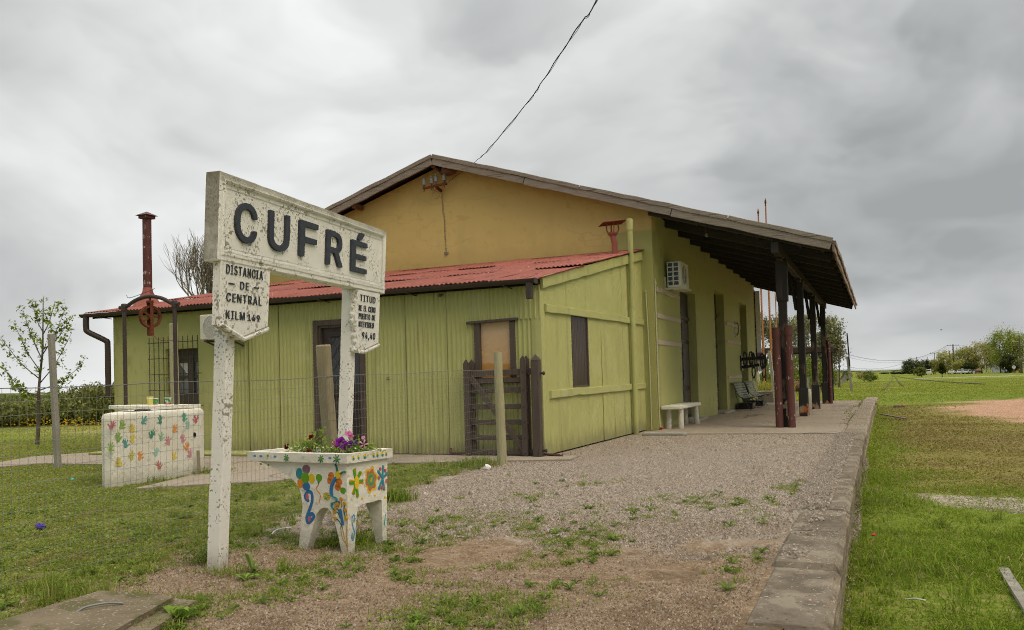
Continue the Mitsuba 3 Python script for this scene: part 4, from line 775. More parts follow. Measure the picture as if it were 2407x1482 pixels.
def hand(s, flip, seed):
    r_ = np.random.default_rng(seed); pg = [ell((0, 0), .30, .33, 14, .05, seed)]
    for a, l in ((128, .72), (104, .86), (82, .88), (58, .74)): 
        a = math.radians(a + r_.normal(0, 4)); pg.append(line([(.30 * math.cos(a), .30 * math.sin(a) + .08), (l * math.cos(a), l * math.sin(a) + .08)], .145, 2))
    a = math.radians(8); pg.append(line([(.2, -.05), (.62, .12 + .1 * r_.normal())], .16, 2))
    u_ = unary_union(pg); holes = unary_union([ell((r_.uniform(-.45, .45), r_.uniform(-.3, .8)), r_.uniform(.02, .06), r_.uniform(.02, .06), 7) for _ in range(16)] )
    u_ = u_.difference(holes); from shapely import affinity
    u_ = affinity.scale(u_, -s if flip else s, s, origin=(0, 0)); return affinity.rotate(u_, r_.normal(0, 16), origin=(0, 0))
HP = [('rose', 7.272, .699), ('lime', 7.415, .694), ('yellow', 7.591, .641), ('teal', 7.741, .735), ('green', 8.011, .72), ('sea', 8.404, .731), ('rose', 8.61, .697), ('orange', 8.237, .599), ('aqua', 8.47, .63), ('lime', 7.376, .554), ('yellow', 7.579, .517), ('teal', 7.478, .47), ('green', 7.865, .553), ('mint', 8.017, .515), ('pink', 8.138, .452), ('pink', 8.379, .461), ('orange', 8.438, .355), ('lime', 7.257, .446), ('olive', 7.56, .317), ('orange', 7.683, .306), ('aqua', 7.933, .327), ('yellow', 8.223, .255), ('yellow', 7.391, .262), ('red', 7.981, .163), ('pink', 8.50, .263)]
for q, (c, y, z) in enumerate(HP):
    from shapely import affinity
    pg = affinity.translate(hand(.086, q % 2 == 0, q), y, z); d_ = -.0
    motif(wl, 'handprint', [(pg, np.array(HC[c]) * .92 + .05)], (-8.225, 0, 0), (0, 1.0, 0), (0, 0, 1.0), (1.0, 0, 0), label=f'{c} painted handprint')
part(wl, 'spout_hole', blob((.012, .026, .034), (-8.228, 8.585, .52), 2, .3, 4, 2), 'dark_inside')
fr = thing('pipe_arch', 'rusty pipe arch standing on the painted well', 'frame')
pa, pb = np.array([-9.24, 8.41]), np.array([-8.42, 8.475])
for q in (pa, pb): part(fr, 'upright', tube([(*q, .84), (*q, 2.22)], .026, 10), 'brown_metal', smooth=40)
dv = (pb - pa)
arc = smooth_path([(*(pa - dv * .09), 2.235), (*(pa + dv * .04), 2.245), (*(pa + dv * .25), 2.325), (*(pa + dv * .5), 2.36), (*(pa + dv * .75), 2.325), (*(pa + dv * .96), 2.245), (*(pb + dv * .09), 2.235)], 6)
part(fr, 'arch', tube(arc, .026, 10), 'brown_metal', smooth=40)
for q in (pa, pb): part(fr, 'fitting', lathe([(.001, 2.19), (.036, 2.19), (.04, 2.23), (.04, 2.27), (.03, 2.285), (.001, 2.285)], 12, (*q, 0)), 'brown_metal', smooth=40)
pm = pa + dv * .52
part(fr, 'wire', tube(smooth_path([(*(pa + dv * .05), 2.40), (*(pa + dv * .12), 2.36), (*(pa + dv * .5), 2.43), (*(pa + dv * .62), 2.46)], 4), .004, 4), 'iron_grey')
pu = thing('pulley', 'rusty iron pulley wheel hanging from the arch over the well', 'pulley')
wa = np.array([dv[1], -dv[0]]) / np.linalg.norm(dv); da = dv / np.linalg.norm(dv); wheelR = rz(math.atan2(da[1], da[0]) + 1.25)
rimw = lathe([(.12, -.022), (.150, -.026), (.150, -.014), (.135, -.004), (.135, .004), (.150, .014), (.150, .026), (.12, .022), (.12, -.022)], 26)
spk = [bar((0, 0, 0), (.125 * math.cos(a), .125 * math.sin(a), 0), .022, .014) for a in np.arange(5) * 1.2566]
wheel = xf(cat([rimw, lathe([(.001, -.035), (.03, -.035), (.03, .035), (.001, .035)], 12), *spk]), rx(math.pi / 2))
wc = np.array([*pm, 2.09]); part(pu, 'wheel', xf(wheel, wheelR, wc), 'rust', smooth=30)
part(pu, 'strap', cat([xf(box(-.022, .022, -.045, -.037, -.16, .20), wheelR, wc), xf(box(-.022, .022, .037, .045, -.16, .20), wheelR, wc), xf(box(-.03, .03, -.046, .046, .18, .215, .005), wheelR, wc), xf(box(-.026, .026, -.047, .047, -.25, -.15, .006), wheelR, wc)]), 'rust')
part(pu, 'hook', tube([wc + [0, 0, .20], wc + [0, 0, .29]], .014, 8), 'rust', smooth=40)
part(pu, 'wire', tube(smooth_path([wc + [.02, 0, -.22], wc + [.12, 0, -.30], wc + [.26, 0, -.33], np.array([*pb, 1.76])], 5), .004, 4), 'rust')
lid = fine(cbox((.50, 1.02, .05), .008), .12, .004, 8, 3)
solo('well_cover', 'white concrete slab lying tilted on top of the painted well', 'cover', xf(lid, ry(.02) @ rx(-.02) @ rz(-.10), (-8.62, 8.33, .905)), 'whitewash', smooth=30)
solo('cover_stone', 'dark stone propping up the left edge of the well cover', 'stone', blob((.09, .12, .014), (-8.45, 7.95, .872), 2, .3, 2, 5), 'iron_grey', smooth=True)
def cup(name, label, y, col, band, r=.036, h=.10, bot=.8, z=.925):
    k = thing(name, label, 'pot', None); part(k, 'cup', lathe([(.001, 0), (r * bot, 0), (r, h), (r * 1.08, h), (r * 1.08, h - .008), (r * .96, h - .012), (r * .76, .01), (.001, .01)], 20, (-8.62, y, z)), col, smooth=35)
    if band: 
        for b0, b1, c in band: part(k, 'band', lathe([(r * (bot + (1 - bot) * b0 / h) + .0012, b0), (r * (bot + (1 - bot) * b1 / h) + .0012, b1)], 20, (-8.62, y, z)), c, smooth=True)
    return k
mat('print_green', lambda p, n, uv: mix(C(.04, .24, .07), C(.60, .62, .50), smoothstep(.58, .66, noise(p.x * 40, p.y * 40, p.z * 40))), .4, .4); mat('print_red', (.52, .04, .03), .4, .4)
cup('yellow_tub', 'pale yellow plastic tub, leftmost of the three pots on the well cover', 8.235, 'plastic_yellow', [(.085, .098, 'paper_white')], .040, .115)
for y_, l_ in ((8.31, 'small green and red seedling pot, middle of the three on the well cover'), (8.53, 'small green and red seedling pot standing alone, rightmost on the well cover')):
    k = cup('seedling_pot', l_, y_, 'paper_white', [(.018, .088, 'print_green'), (.0, .017, 'print_red')], .040, .092, .92)
    part(k, 'seedling', tube([(-8.62, y_, 1.0), (-8.61, y_ + .004, 1.06)], .005, 5), 'rust_orange'); m, c = leafquads(np.array([[-8.62, y_, 1.03], [-8.61, y_ + .01, 1.05], [-8.63, y_ - .01, 1.045]]), .03, .5, rng, greens(3, rng)); part(k, 'leaves', m, 'leaf', color=c)
solo('wooden_stake', 'short brown stake leaning on the right front corner of the well', 'stake', bar((-8.15, 8.575, -.03), (-8.16, 8.57, .32), .035, .03, (1, 0, 0), .004), 'grey_wood_z')

# ------------------------------------------------------------------ wire fence and its posts
FX = lambda y: np.interp(y, [.5, 3.0, 6.6, 10.32], [-4.22, -4.50, -4.66, -4.70])
FT = lambda y: np.interp(y, [.5, 3.3, 5.3, 10.2], [1.13, 1.145, 1.165, 1.262])
fe = thing('wire_fence', 'square wire mesh fence running from the left foreground to the pale post', 'fence')
ys = np.linspace(.6, 10.32, 60)
part(fe, 'top_wire', tube([(FX(y), y, FT(y) + .006 * math.sin(y * 3)) for y in ys], .0030, 5), 'galvanised', smooth=True)
rng = np.random.default_rng(5)
for q in range(1, 15):
    ph = rng.uniform(0, 6); part(fe, 'horizontal_wire', tube([(FX(y) + .006 * math.sin(y * 2 + ph), y, FT(y) * (1 - q / 14.6) + .004 * math.sin(y * 4.1 + ph)) for y in ys], .0012, 3, False), 'galvanised')
vw = []
for y in np.arange(.6, 10.3, .054):
    sl = .035 * meshkit.noise(np.array([[y * .9, 0, 0]]), 3)[0] - .01; vw.append(tube([(FX(y), y - sl, .01), (FX(y) + .004, y + sl * .2, FT(y) * .5), (FX(y), y + sl, FT(y))], .0011, 3, False))
part(fe, 'vertical_wires', cat(vw), 'galvanised', kind='stuff')
solo('fence_post', 'pale round timber fence post ending the wire mesh beside the gate', 'post', fine(tube([(-4.64, 10.36, -.05), (-4.655, 10.37, .8), (-4.672, 10.385, 1.49)], [.066, .062, .054], 12), .15, .008, 6, 2), 'pale_post', smooth=40)
solo('fence_post', 'weathered square timber post behind the white sign, in front of the dark door', 'post', fine(bar((-4.70, 6.65, -.05), (-4.72, 6.56, 1.488), .115, .105, (1, 0, 0), .012), .1, .012, 7, 3), 'grey_wood_z', smooth=35)
solo('concrete_post', 'leaning grey concrete post on the lawn left of the well, by the young tree', 'post', fine(bar((-11.37, 9.08, -.05), (-11.455, 9.06, 2.02), .088, .075, (0, 1, 0), .01), .15, .006, 5, 3), 'grey_concrete', smooth=30)
solo('concrete_post', 'stained pale concrete post behind the well frame, in front of the barred window', 'post', fine(bar((-9.55, 9.6, -.05), (-9.57, 9.6, 2.10), .10, .085, (0, 1, 0), .01), .15, .006, 5, 4), 'pale_post', smooth=30)

# ------------------------------------------------------------------ gate
gt = thing('wooden_gate', 'dark brown wooden rail gate with a diagonal brace, standing against the annex wall', 'gate')
GY = 11.32
def stile(x, y, z1, w=.085, d=.032): return prism(Polygon([(0, .03), (w, .03), (w, z1 - .06), (w / 2, z1), (0, z1 - .06)]), (x, y, 0), (1, 0, 0), (0, 0, 1), d)
for x, dy in ((-4.735, 0), (-4.725, .105)): part(gt, 'stile', stile(x, GY + dy, 1.465), 'brown_paint_wood')
for x, dy in ((-5.645, 0), (-5.605, .105)): part(gt, 'stile', stile(x, GY + dy, 1.44), 'brown_paint_wood')
for q, z in enumerate((1.237, .978, .734, .508, .283, .070)):
    part(gt, 'rail', bar((-5.60, GY + .05, z - (.02 if q == 0 else 0)), (-4.60 if q in (0, 5) else -4.66, GY + .05, z), .036, .085 if q < 2 else .072, c=.005), 'brown_paint_wood')
part(gt, 'brace', bar((-5.57, GY + .018, 1.20), (-4.70, GY + .018, .06), .026, .085, c=.004), 'brown_paint_wood')
for z in (1.237, .978, .734, .508, .283, .070): part(gt, 'bolt', blob((.014, .01, .014), (-4.692, GY - .034, z), 1), 'iron_grey', smooth=True)
gp = thing('gate_post', 'dark brown square gate post with a pointed top at the corner of the annex', 'post')
pst = cbox((.125, .105, 1.44), .008, (-4.49, 11.29, .67)); cap_ = hullm([(-4.49 + a * .0625, 11.29 + b * .0525, 1.39) for a in (-1, 1) for b in (-1, 1)] + [(-4.49, 11.29, 1.475)])
part(gp, 'post', pst, 'brown_paint_wood'); part(gp, 'cap', cap_, 'brown_paint_wood')
for z in (1.20, .10): part(gp, 'hinge', cat([bar((-4.60, 11.29, z), (-4.36, 11.31, z), .022, .03), blob((.02, .025, .03), (-4.375, 11.30, z), 1)]), 'brown_metal')
solo('water_pipe', 'thin red pipe lying along the foot of the annex wall under the gate', 'pipe', tube(smooth_path([(-5.95, 11.42, .12), (-5.92, 11.40, .05), (-5.6, 11.40, .045), (-4.6, 11.40, .045), (-4.15, 11.36, .03)], 4), .018, 8), 'red_pipe', smooth=True)

# ------------------------------------------------------------------ slab cover and litter in the foreground
mat('mossy_concrete', lambda p, n, uv: mix(mix(mix(C(.10, .075, .045), C(.24, .20, .135), fbm(p.x * 4, p.y * 4, p.z * 4, 4)), C(.085, .085, .03), smoothstep(.52, .66, fbm(p.x * 6 + 4, p.y * 6, p.z * 6, 3)) * .7), C(.42, .39, .33), smoothstep(.80, .9, noise(p.x * 90, p.y * 90, p.z * 90)) * .6), .85, .2, bump=lambda p, n, uv: fbm(p.x * 45, p.y * 45, p.z * 45, 3), scale=.006)
sc = thing('chamber_cover', 'mossy concrete chamber cover sunk in the lawn at the lower left corner', 'cover')
part(sc, 'frame', fine(prism(Polygon([(-3.83, 3.30), (-3.20, 3.33), (-2.86, 2.50), (-3.80, 2.30)]), (0, 0, -.05), (1, 0, 0), (0, 1, 0), .095), .05, .035, 6, 2), 'mossy_concrete', smooth=30)
part(sc, 'lid', fine(prism(Polygon([(-3.79, 3.26), (-3.30, 3.285), (-3.03, 2.56), (-3.74, 2.36)]), (0, 0, .04), (1, 0, 0), (0, 1, 0), .028), .05, .018, 7, 5), 'mossy_concrete', smooth=30)
part(sc, 'handle', tube(smooth_path([(-3.54, 2.90, .06), (-3.52, 2.95, .082), (-3.47, 3.03, .085), (-3.42, 3.08, .075)], 5), .006, 6), 'galvanised', smooth=True)
def scrap(name, label, cat_, c, r, m_, seed): 
    solo(name, label, cat_, blob(r, c, 2, .55, 2.2, seed), m_, smooth=20)
scrap('paper_scrap', 'crumpled white paper on the gravel edge near the fence post', 'litter', (-4.56, 9.72, .03), (.045, .035, .035), 'paper_white', 3)
scrap('plastic_scrap', 'crumpled purple plastic scrap on the lawn at the far left', 'litter', (-6.35, 4.90, .025), (.055, .03, .025), 'plastic_purple', 5)
scrap('plastic_scrap', 'tiny mint green plastic scrap on the lawn in front of the well', 'litter', (-9.45, 7.75, .02), (.025, .02, .015), 'plastic_mint', 7)
scrap('wrapper', 'small red wrapper in the grass beside the platform wall', 'litter', (-.10, 8.4, -.385), (.020, .014, .010), 'plastic_red', 9)
solo('pale_stick', 'short pale stick lying in the trackside grass', 'stick', tube([(.10, 6.15, -.40), (.16, 6.12, -.382), (.22, 6.11, -.388)], .007, 6), 'conduit', smooth=True)
solo('twig', 'pale dry twig on the bare earth between sign post and trough', 'twig', tube(smooth_path([(-4.20, 5.13, .01), (-4.23, 5.25, .03), (-4.22, 5.40, .02)], 4), .005, 5), 'paper_white', smooth=True)
rl = thing('track_rail', 'old grey rail half buried in the grass at the lower right corner', 'rail')
rp = np.array([(-.034, 0), (.034, 0), (.034, .03), (.010, .045), (.010, .10), (.06, .115), (.06, .128), (-.06, .128), (-.06, .115), (-.010, .10), (-.010, .045), (-.034, .03)]); rp[:, 1] = .128 - rp[:, 1]
part(rl, 'rail', fine(xf(prism(Polygon(rp), (0, 0, 0), (1, 0, 0), (0, 0, 1), 1.0), np.diag([1, 5.2, 1.0]), (.80, 7.35, -.535)), .25, .012, 3, 4), 'bark_pale')
# ------------------------------------------------------------------ annex: lean-to of corrugated sheets against the gable wall
an = thing('annex', 'lime green corrugated lean-to with a red sheet roof built against the yellow gable', 'building')
AX0, AX1, AY, GYW = -12.885, -4.46, 11.474, 17.25
rng = np.random.default_rng(11)
# plastered left part with a window opening
wx0, wx1, wz0, wz1 = -11.63, -10.89, .86, 1.845
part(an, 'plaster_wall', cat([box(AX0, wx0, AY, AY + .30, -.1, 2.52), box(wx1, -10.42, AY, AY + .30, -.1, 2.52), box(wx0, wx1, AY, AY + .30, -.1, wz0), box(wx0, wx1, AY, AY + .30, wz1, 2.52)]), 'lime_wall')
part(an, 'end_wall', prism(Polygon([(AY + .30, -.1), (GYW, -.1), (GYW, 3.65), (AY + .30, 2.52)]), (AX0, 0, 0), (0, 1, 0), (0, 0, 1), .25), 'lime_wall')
# sheets: (x0, x1, z0, z1, out)
def sheet(x0, x1, z0, z1, out=0.0, seed=0, name='wall_sheet', label=None):
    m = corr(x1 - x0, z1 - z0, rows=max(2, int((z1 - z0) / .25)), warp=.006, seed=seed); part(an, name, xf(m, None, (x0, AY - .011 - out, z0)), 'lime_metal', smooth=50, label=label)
cuts = [-10.43, -9.80, -9.16, -8.43]
for q in range(3): sheet(cuts[q], cuts[q + 1] + .03, .03, 2.53, .003 * (q % 2), q)
sheet(-8.43, -7.45, 2.175, 2.53, 0, 4)
for q, (a, b) in enumerate(((-7.45, -6.74), (-6.74, -6.02))): sheet(a, b + .03, .03, 2.53, .003 * (q % 2), 5 + q)
sheet(-6.02, -5.54, .03, 2.03, .003, 8); sheet(-5.54, -4.86, .03, 1.10, .001, 9); sheet(-4.86, -4.47, .03, 2.03, .003, 10)
for q, (a, b) in enumerate(((-6.02, -5.28), (-5.28, -4.47))): sheet(a, b + .02, 2.0, 2.53, .010 + .003 * q, 12 + q)
part(an, 'corner_flashing', cat([box(-4.60, -4.455, AY - .028, AY - .022, .02, 2.40), box(-4.458, -4.452, AY - .028, AY + .10, .02, 2.40)]), 'lime_metal')
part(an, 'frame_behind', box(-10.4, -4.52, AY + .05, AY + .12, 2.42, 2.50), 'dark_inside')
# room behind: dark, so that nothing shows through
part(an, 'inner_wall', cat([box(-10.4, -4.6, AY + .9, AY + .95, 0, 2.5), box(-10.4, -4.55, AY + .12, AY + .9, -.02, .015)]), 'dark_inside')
# door
dk = part(an, 'door', box(-8.30, -7.52, AY + .045, AY + .085, .03, 2.06), 'dark_door', label='dark brown door with a glazed upper part')
fr_ = [box(-8.43, -8.335, AY - .045, AY + .06, .02, 2.175, .006), box(-7.545, -7.45, AY - .045, AY + .06, .02, 2.175, .006), box(-8.335, -7.545, AY - .042, AY + .06, 2.085, 2.172, .006)]
part(an, 'door__frame', cat(fr_), 'brown_paint_wood')
part(an, 'door__stop', cat([box(-8.335, -8.30, AY - .012, AY + .06, .02, 2.085), box(-8.30, -7.545, AY - .010, AY + .06, 2.05, 2.085)]), 'brown_paint_wood')
part(an, 'door__pane', box(-8.12, -7.60, AY + .036, AY + .044, 1.02, 1.88), 'dark_pane')
part(an, 'door__transom_bar', box(-8.13, -7.59, AY + .02, AY + .044, 1.90, 1.99, .004), 'dark_door')
gr_ = []
for sx in (0, .17, .34):
    gr_.append(tube(smooth_path([(-8.10 + sx + .07 * math.sin(z * 14), AY + .028, z) for z in np.arange(1.04, 1.90, .07)], 2), .005, 4)); gr_.append(tube(smooth_path([(-8.10 + sx - .07 * math.sin(z * 14), AY + .026, z) for z in np.arange(1.04, 1.90, .07)], 2), .005, 4))
part(an, 'door__grille', cat(gr_), 'iron_grey')
part(an, 'door__rail', box(-8.14, -7.58, AY + .02, AY + .044, .94, 1.02, .004), 'dark_door')
part(an, 'threshold', box(-8.5, -7.4, AY - .25, AY - .02, .0, .045, .01), 'grey_concrete')
# boarded window by the gate
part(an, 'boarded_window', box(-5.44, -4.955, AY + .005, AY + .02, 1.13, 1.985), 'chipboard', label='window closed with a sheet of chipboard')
for nm, m in (('frame', cat([box(-5.52, -5.425, AY - .05, AY + .02, 1.16, 1.975, .006), box(-4.945, -4.86, AY - .05, AY + .02, 1.16, 1.975, .006)])), ('lintel', bar((-5.63, AY - .05, 1.985), (-4.80, AY - .05, 2.005), .07, .04, c=.006)), ('sill', fine(box(-5.50, -4.76, AY - .10, AY, 1.075, 1.155, .012), .1, .012, 8, 3))):
    part(an, 'boarded_window__' + nm, m, 'brown_paint_wood')
# window with casements in the plaster wall
wy = AY + .20
part(an, 'casement_window', cat([box(wx0, wx1, wy, wy + .06, wz1 - .11, wz1), box(wx0, wx1, wy, wy + .06, wz0, wz0 + .20), box(wx0, wx0 + .06, wy, wy + .06, wz0 + .2, wz1 - .11), box(wx1 - .05, wx1, wy, wy + .06, wz0 + .2, wz1 - .11), box(-11.30, -11.17, wy - .012, wy + .06, wz0 + .2, wz1 - .11)]), 'brown_paint_wood', label='dark wooden window behind iron bars')
for a, b in ((wx0 + .06, -11.30), (-11.17, wx1 - .05)):
    part(an, 'casement_window__bar', box(a, b, wy + .003, wy + .05, 1.32, 1.37), 'brown_paint_wood'); part(an, 'casement_window__bar', box(a, b, wy + .003, wy + .05, 1.60, 1.735), 'brown_paint_wood')
    part(an, 'casement_window__pane', box(a, b, wy + .028, wy + .033, wz0 + .2, 1.60), 'window_film')
part(an, 'casement_window__curtain', cat([prism(Polygon([(-11.10, 1.60), (-10.94, 1.60), (-10.94, 1.02), (-11.06, .98), (-11.12, 1.06), (-11.04, 1.30)]), (0, wy + .026, 0), (1, 0, 0), (0, 0, 1), .004), prism(Polygon([(-11.53, 1.60), (-11.30, 1.60), (-11.30, 1.34)]), (0, wy + .026, 0), (1, 0, 0), (0, 0, 1), .004)]), 'curtain')
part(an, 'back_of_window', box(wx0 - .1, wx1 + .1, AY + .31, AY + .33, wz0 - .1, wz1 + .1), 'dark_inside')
gl = part(an, 'window_grille', box(-11.60, -11.59, AY - .06, AY + .01, 1.33, 1.34), 'dark_green_iron', label='iron bar grille in front of the window')
for x in np.linspace(-11.94, -10.82, 11): part(an, 'window_grille__bar', tube([(x, AY - .07, .62), (x, AY - .07, 2.06)], .0065, 6), 'dark_green_iron')
for z, e in ((1.96, 0), (1.68, 0), (1.40, .09), (1.12, 0), (.84, .10)): part(an, 'window_grille__bar', tube([(-11.96, AY - .078, z), (-10.81 + e, AY - .078, z + .0)], .0065, 6), 'dark_green_iron')
# roof: three rows of lapped sheets, slightly lifted
RZ = lambda y: 2.555 + (y - 11.28) * (3.700 - 2.555) / (GYW - 11.28)
slope = math.atan2(3.700 - 2.555, GYW - 11.28)
rows = [(11.24, 13.35), (13.25, 15.35), (15.25, 17.245)]; xs = np.arange(-13.36, -4.40, .81); xs[-1] = -4.415 if -4.415 - xs[-1] < .5 else xs[-1]
if xs[-1] < -4.42: xs = np.append(xs, -4.415)
for r_, (y0, y1) in enumerate(rows):
    for q in range(len(xs) - 1):
        Lx = xs[q + 1] - xs[q] + .05; Ly = (y1 - y0) / math.cos(slope)
        m = corr(Lx, Ly, amp=.011, th=.003, seg=6, rows=8, warp=.012, seed=q * 5 + r_)
        R_ = rx(-(math.pi / 2 - slope)) @ rz(rng.normal(0, .006)); lift = .013 * r_ + .004 * (q % 2) + abs(rng.normal(0, .004))
        m = xf(m, R_ @ np.diag([1, 1, 1]), (xs[q], y0, RZ(y0) + .012 + lift + (.016 if rng.uniform() < .25 and r_ else 0)))
        part(an, 'roof_sheet', m, 'red_roof', smooth=50)
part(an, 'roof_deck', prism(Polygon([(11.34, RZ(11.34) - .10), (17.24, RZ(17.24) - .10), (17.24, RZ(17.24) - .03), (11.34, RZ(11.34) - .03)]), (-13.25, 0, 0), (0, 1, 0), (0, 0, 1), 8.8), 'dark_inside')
# gutter and its pipes
t_ = np.linspace(math.pi, 2 * math.pi, 9); gprof = [(.062 * math.cos(a), .062 * math.sin(a)) for a in t_] + [(.054 * math.cos(a), .054 * math.sin(a)) for a in t_[::-1]]
gm = prism(Polygon(gprof), (0, 0, 0), (0, 1, 0), (0, 0, 1), 8.94); gm = xf(gm, None, (-13.36, 11.20, 2.545)); part(an, 'gutter', gm, 'brown_metal', smooth=40)
for x in np.arange(-12.9, -4.5, 1.6): part(an, 'gutter_bracket', bar((x, 11.15, 2.475), (x, AY - .02, 2.455), .02, .012), 'brown_metal')
part(an, 'gutter_end', box(-4.43, -4.405, 11.135, 11.265, 2.47, 2.555, .01), 'brown_metal')
part(an, 'downpipe', tube(smooth_path([(-13.25, 11.20, 2.50), (-13.25, 11.20, 2.30), (-13.22, 11.22, 2.22), (-12.98, 11.38, 2.06), (-12.95, 11.40, 1.98), (-12.95, 11.40, 1.5), (-12.95, 11.40, 1.02)], 5), .052, 10), 'brown_metal', smooth=40)
part(an, 'downpipe', box(-4.56, -4.475, 11.16, 11.24, 2.26, 2.50, .008), 'brown_metal', label='short broken downpipe stub at the right end of the gutter')
# side wall along the platform end
def sidesheet(y0, y1, z0, z1a, z1b, out, seed, pitch=.076, m_='lime_metal', name='wall_sheet', label=None, amp=.008):
    v, f = corr(y1 - y0, 1.0, pitch=pitch, amp=amp, rows=6, warp=.010, seed=seed, seg=6); u = v[:, 0]; zt = z1a + (z1b - z1a) * u / (y1 - y0)
    v = np.stack([AX1 - v[:, 1] + out, y0 + u, z0 + v[:, 2] * (zt - z0)], 1); part(an, name, (v, f), m_, smooth=50, label=label)
VT = lambda y: RZ(y) - .07
for q, (a, b) in enumerate(((11.48, 12.78), (12.78, 13.57), (13.57, 14.35), (14.35, 15.05), (15.05, 15.75), (15.75, 16.5), (16.5, 17.24))):
    if q == 1: sidesheet(a, b, .02, .99, .99, 0, 30); sidesheet(a, b, 2.12, VT(a), VT(b), 0, 31)
    else: sidesheet(a, b + .02, .02, VT(a), VT(b), .004 * (q % 2), 32 + q)
sidesheet(12.79, 13.56, 1.0, 2.11, 2.11, -.012, 50, .076, 'dark_sheet', 'dark_window', 'narrow opening filled with a dark brown corrugated sheet')
part(an, 'dark_window__frame', cat([box(AX1 - .02, AX1 + .016, 12.765, 12.80, .98, 2.13), box(AX1 - .02, AX1 + .018, 13.545, 13.585, .98, 2.13), box(AX1 - .02, AX1 + .015, 12.80, 13.545, .98, 1.005)]), 'brown_paint_wood')
part(an, 'batten', plank((AX1 + .026, 11.60, 2.155), (AX1 + .026, 17.22, 2.235), .04, .115, seed=2, amp=.003), 'lime_metal'); part(an, 'batten', plank((AX1 + .026, 11.69, .895), (AX1 + .026, 17.22, .925), .04, .115, seed=3, amp=.003), 'lime_metal')
part(an, 'verge_board', plank((AX1 + .032, 11.46, RZ(11.46) - .075), (AX1 + .032, 17.23, RZ(17.23) - .075), .045, .17, seed=5, amp=.003), 'lime_metal')
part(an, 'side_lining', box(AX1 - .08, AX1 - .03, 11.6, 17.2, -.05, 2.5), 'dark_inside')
part(an, 'vent_pipe', cat([tube([(-4.37, 16.15, -.05), (-4.37, 16.18, 4.0)], .054, 14), lathe([(.056, 3.98), (.066, 3.98), (.066, 4.19), (.050, 4.20), (.050, 4.0)], 16, (-4.37, 16.18, 0))]), 'lime_metal', smooth=40, label='tall lime green vent pipe beside the side wall')
part(an, 'porcelain_peg', cat([tube([(-6.05, AY - .02, 2.44), (-6.05, AY - .08, 2.43)], .012, 8), blob((.03, .03, .025), (-6.05, AY - .09, 2.425), 2)]), 'mud', smooth=True)
for z, x in ((1.22, -7.05), (1.22, -7.02)): part(an, 'wire_hook', tube(smooth_path([(x, AY - .02, z), (x - .01, AY - .035, z - .03), (x + .03, AY - .03, z - .045)], 3), .004, 4), 'iron_grey')
# chimney on the left and cowl on the right
cx, cy = -12.976, 12.38
ck = part(an, 'chimney', tube([(cx, cy, 2.75), (cx + .01, cy, 4.50)], .082, 16), 'red_pipe', smooth=40, label='tall dark red metal chimney pipe with a pointed cap')
part(an, 'chimney__flashing', lathe([(.34, 2.70), (.20, 2.86), (.10, 3.03), (.084, 3.12)], 16, (cx, cy, 0)), 'red_roof', smooth=40)
part(an, 'chimney__cap', cat([hullm([(cx + .01 + a * .15, cy + b * .15, 4.52) for a in (-1, 1) for b in (-1, 1)] + [(cx + .01, cy, 4.605)]), box(cx - .10, cx + .12, cy - .11, cy + .11, 4.46, 4.519, .005)]), 'red_pipe')
cx, cy, cz = -4.74, 16.35, RZ(16.35)
part(an, 'cowl', cat([tube([(cx, cy, cz - .05), (cx + .005, cy, cz + .25), (cx - .03, cy, cz + .42)], .06, 14), lathe([(.061, cz + .40), (.10, cz + .44), (.10, cz + .47), (.06, cz + .47)], 14, (cx - .03, cy, 0))]), 'red_roof', smooth=40, label='red stub flue with a flat tilted cowl')
part(an, 'cowl__strut', cat([tube(smooth_path([(cx - .03 + .09 * math.cos(a), cy + .09 * math.sin(a), cz + .45), (cx - .03 + .125 * math.cos(a), cy + .125 * math.sin(a), cz + .55), (cx - .03 + .10 * math.cos(a), cy + .10 * math.sin(a), cz + .66)], 3), .014, 5) for a in np.arange(4) * math.pi / 2 + .5]), 'red_roof')
part(an, 'cowl__cap', xf(hullm([(a * .235, b * .235, 0) for a in (-1, 1) for b in (-1, 1)] + [(0, 0, .06)] + [(a * .235, b * .235, -.012) for a in (-1, 1) for b in (-1, 1)]), rz(.5) @ ry(-.10), (cx - .03, cy, cz + .665)), 'rust')
part(an, 'ridge_flashing', bar((-10.6, 17.235, 3.74), (-4.42, 17.235, 3.735), .02, .05), 'red_roof')

# ------------------------------------------------------------------ main station building
sb = thing('station_building', 'old station building with ochre gable, lime green platform wall and timber canopy', 'building')
WX, BY0, BY1, RX, RZT = -4.20, 17.25, 32.9, -9.06, 6.20
RS = (RZT - 3.53) / (RX + .70); roofz = lambda x: RZT - abs(RS) * abs(x - RX)
gpoly = Polygon([(-14.4, -.1), (WX, -.1), (WX, roofz(WX) - .12), (RX, RZT - .12), (-14.4, roofz(-14.4) - .12)])
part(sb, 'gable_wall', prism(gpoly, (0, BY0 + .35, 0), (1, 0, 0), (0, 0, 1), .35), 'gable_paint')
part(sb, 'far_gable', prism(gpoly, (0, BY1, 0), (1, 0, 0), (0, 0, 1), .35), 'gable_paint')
part(sb, 'rear_wall', box(-14.4, -14.05, BY0 + .35, BY1 - .35, -.1, 4.6), 'lime_wall')
doors = [(19.75, 21.60, 3.17, .20), (24.30, 25.95, 3.52, .24), (29.05, 30.65, 3.52, .28)]
seg, y = [], BY0 + .35
wtop = roofz(WX) - .13
for a, b, z, _ in doors: seg += [box(WX - .45, WX, y, a, -.1, wtop), box(WX - .45, WX, a, b, z, wtop)]; y = b
seg.append(box(WX - .45, WX, y, BY1 - .35, -.1, wtop)); 
part(sb, 'platform_wall', cat(seg), 'lime_wall')
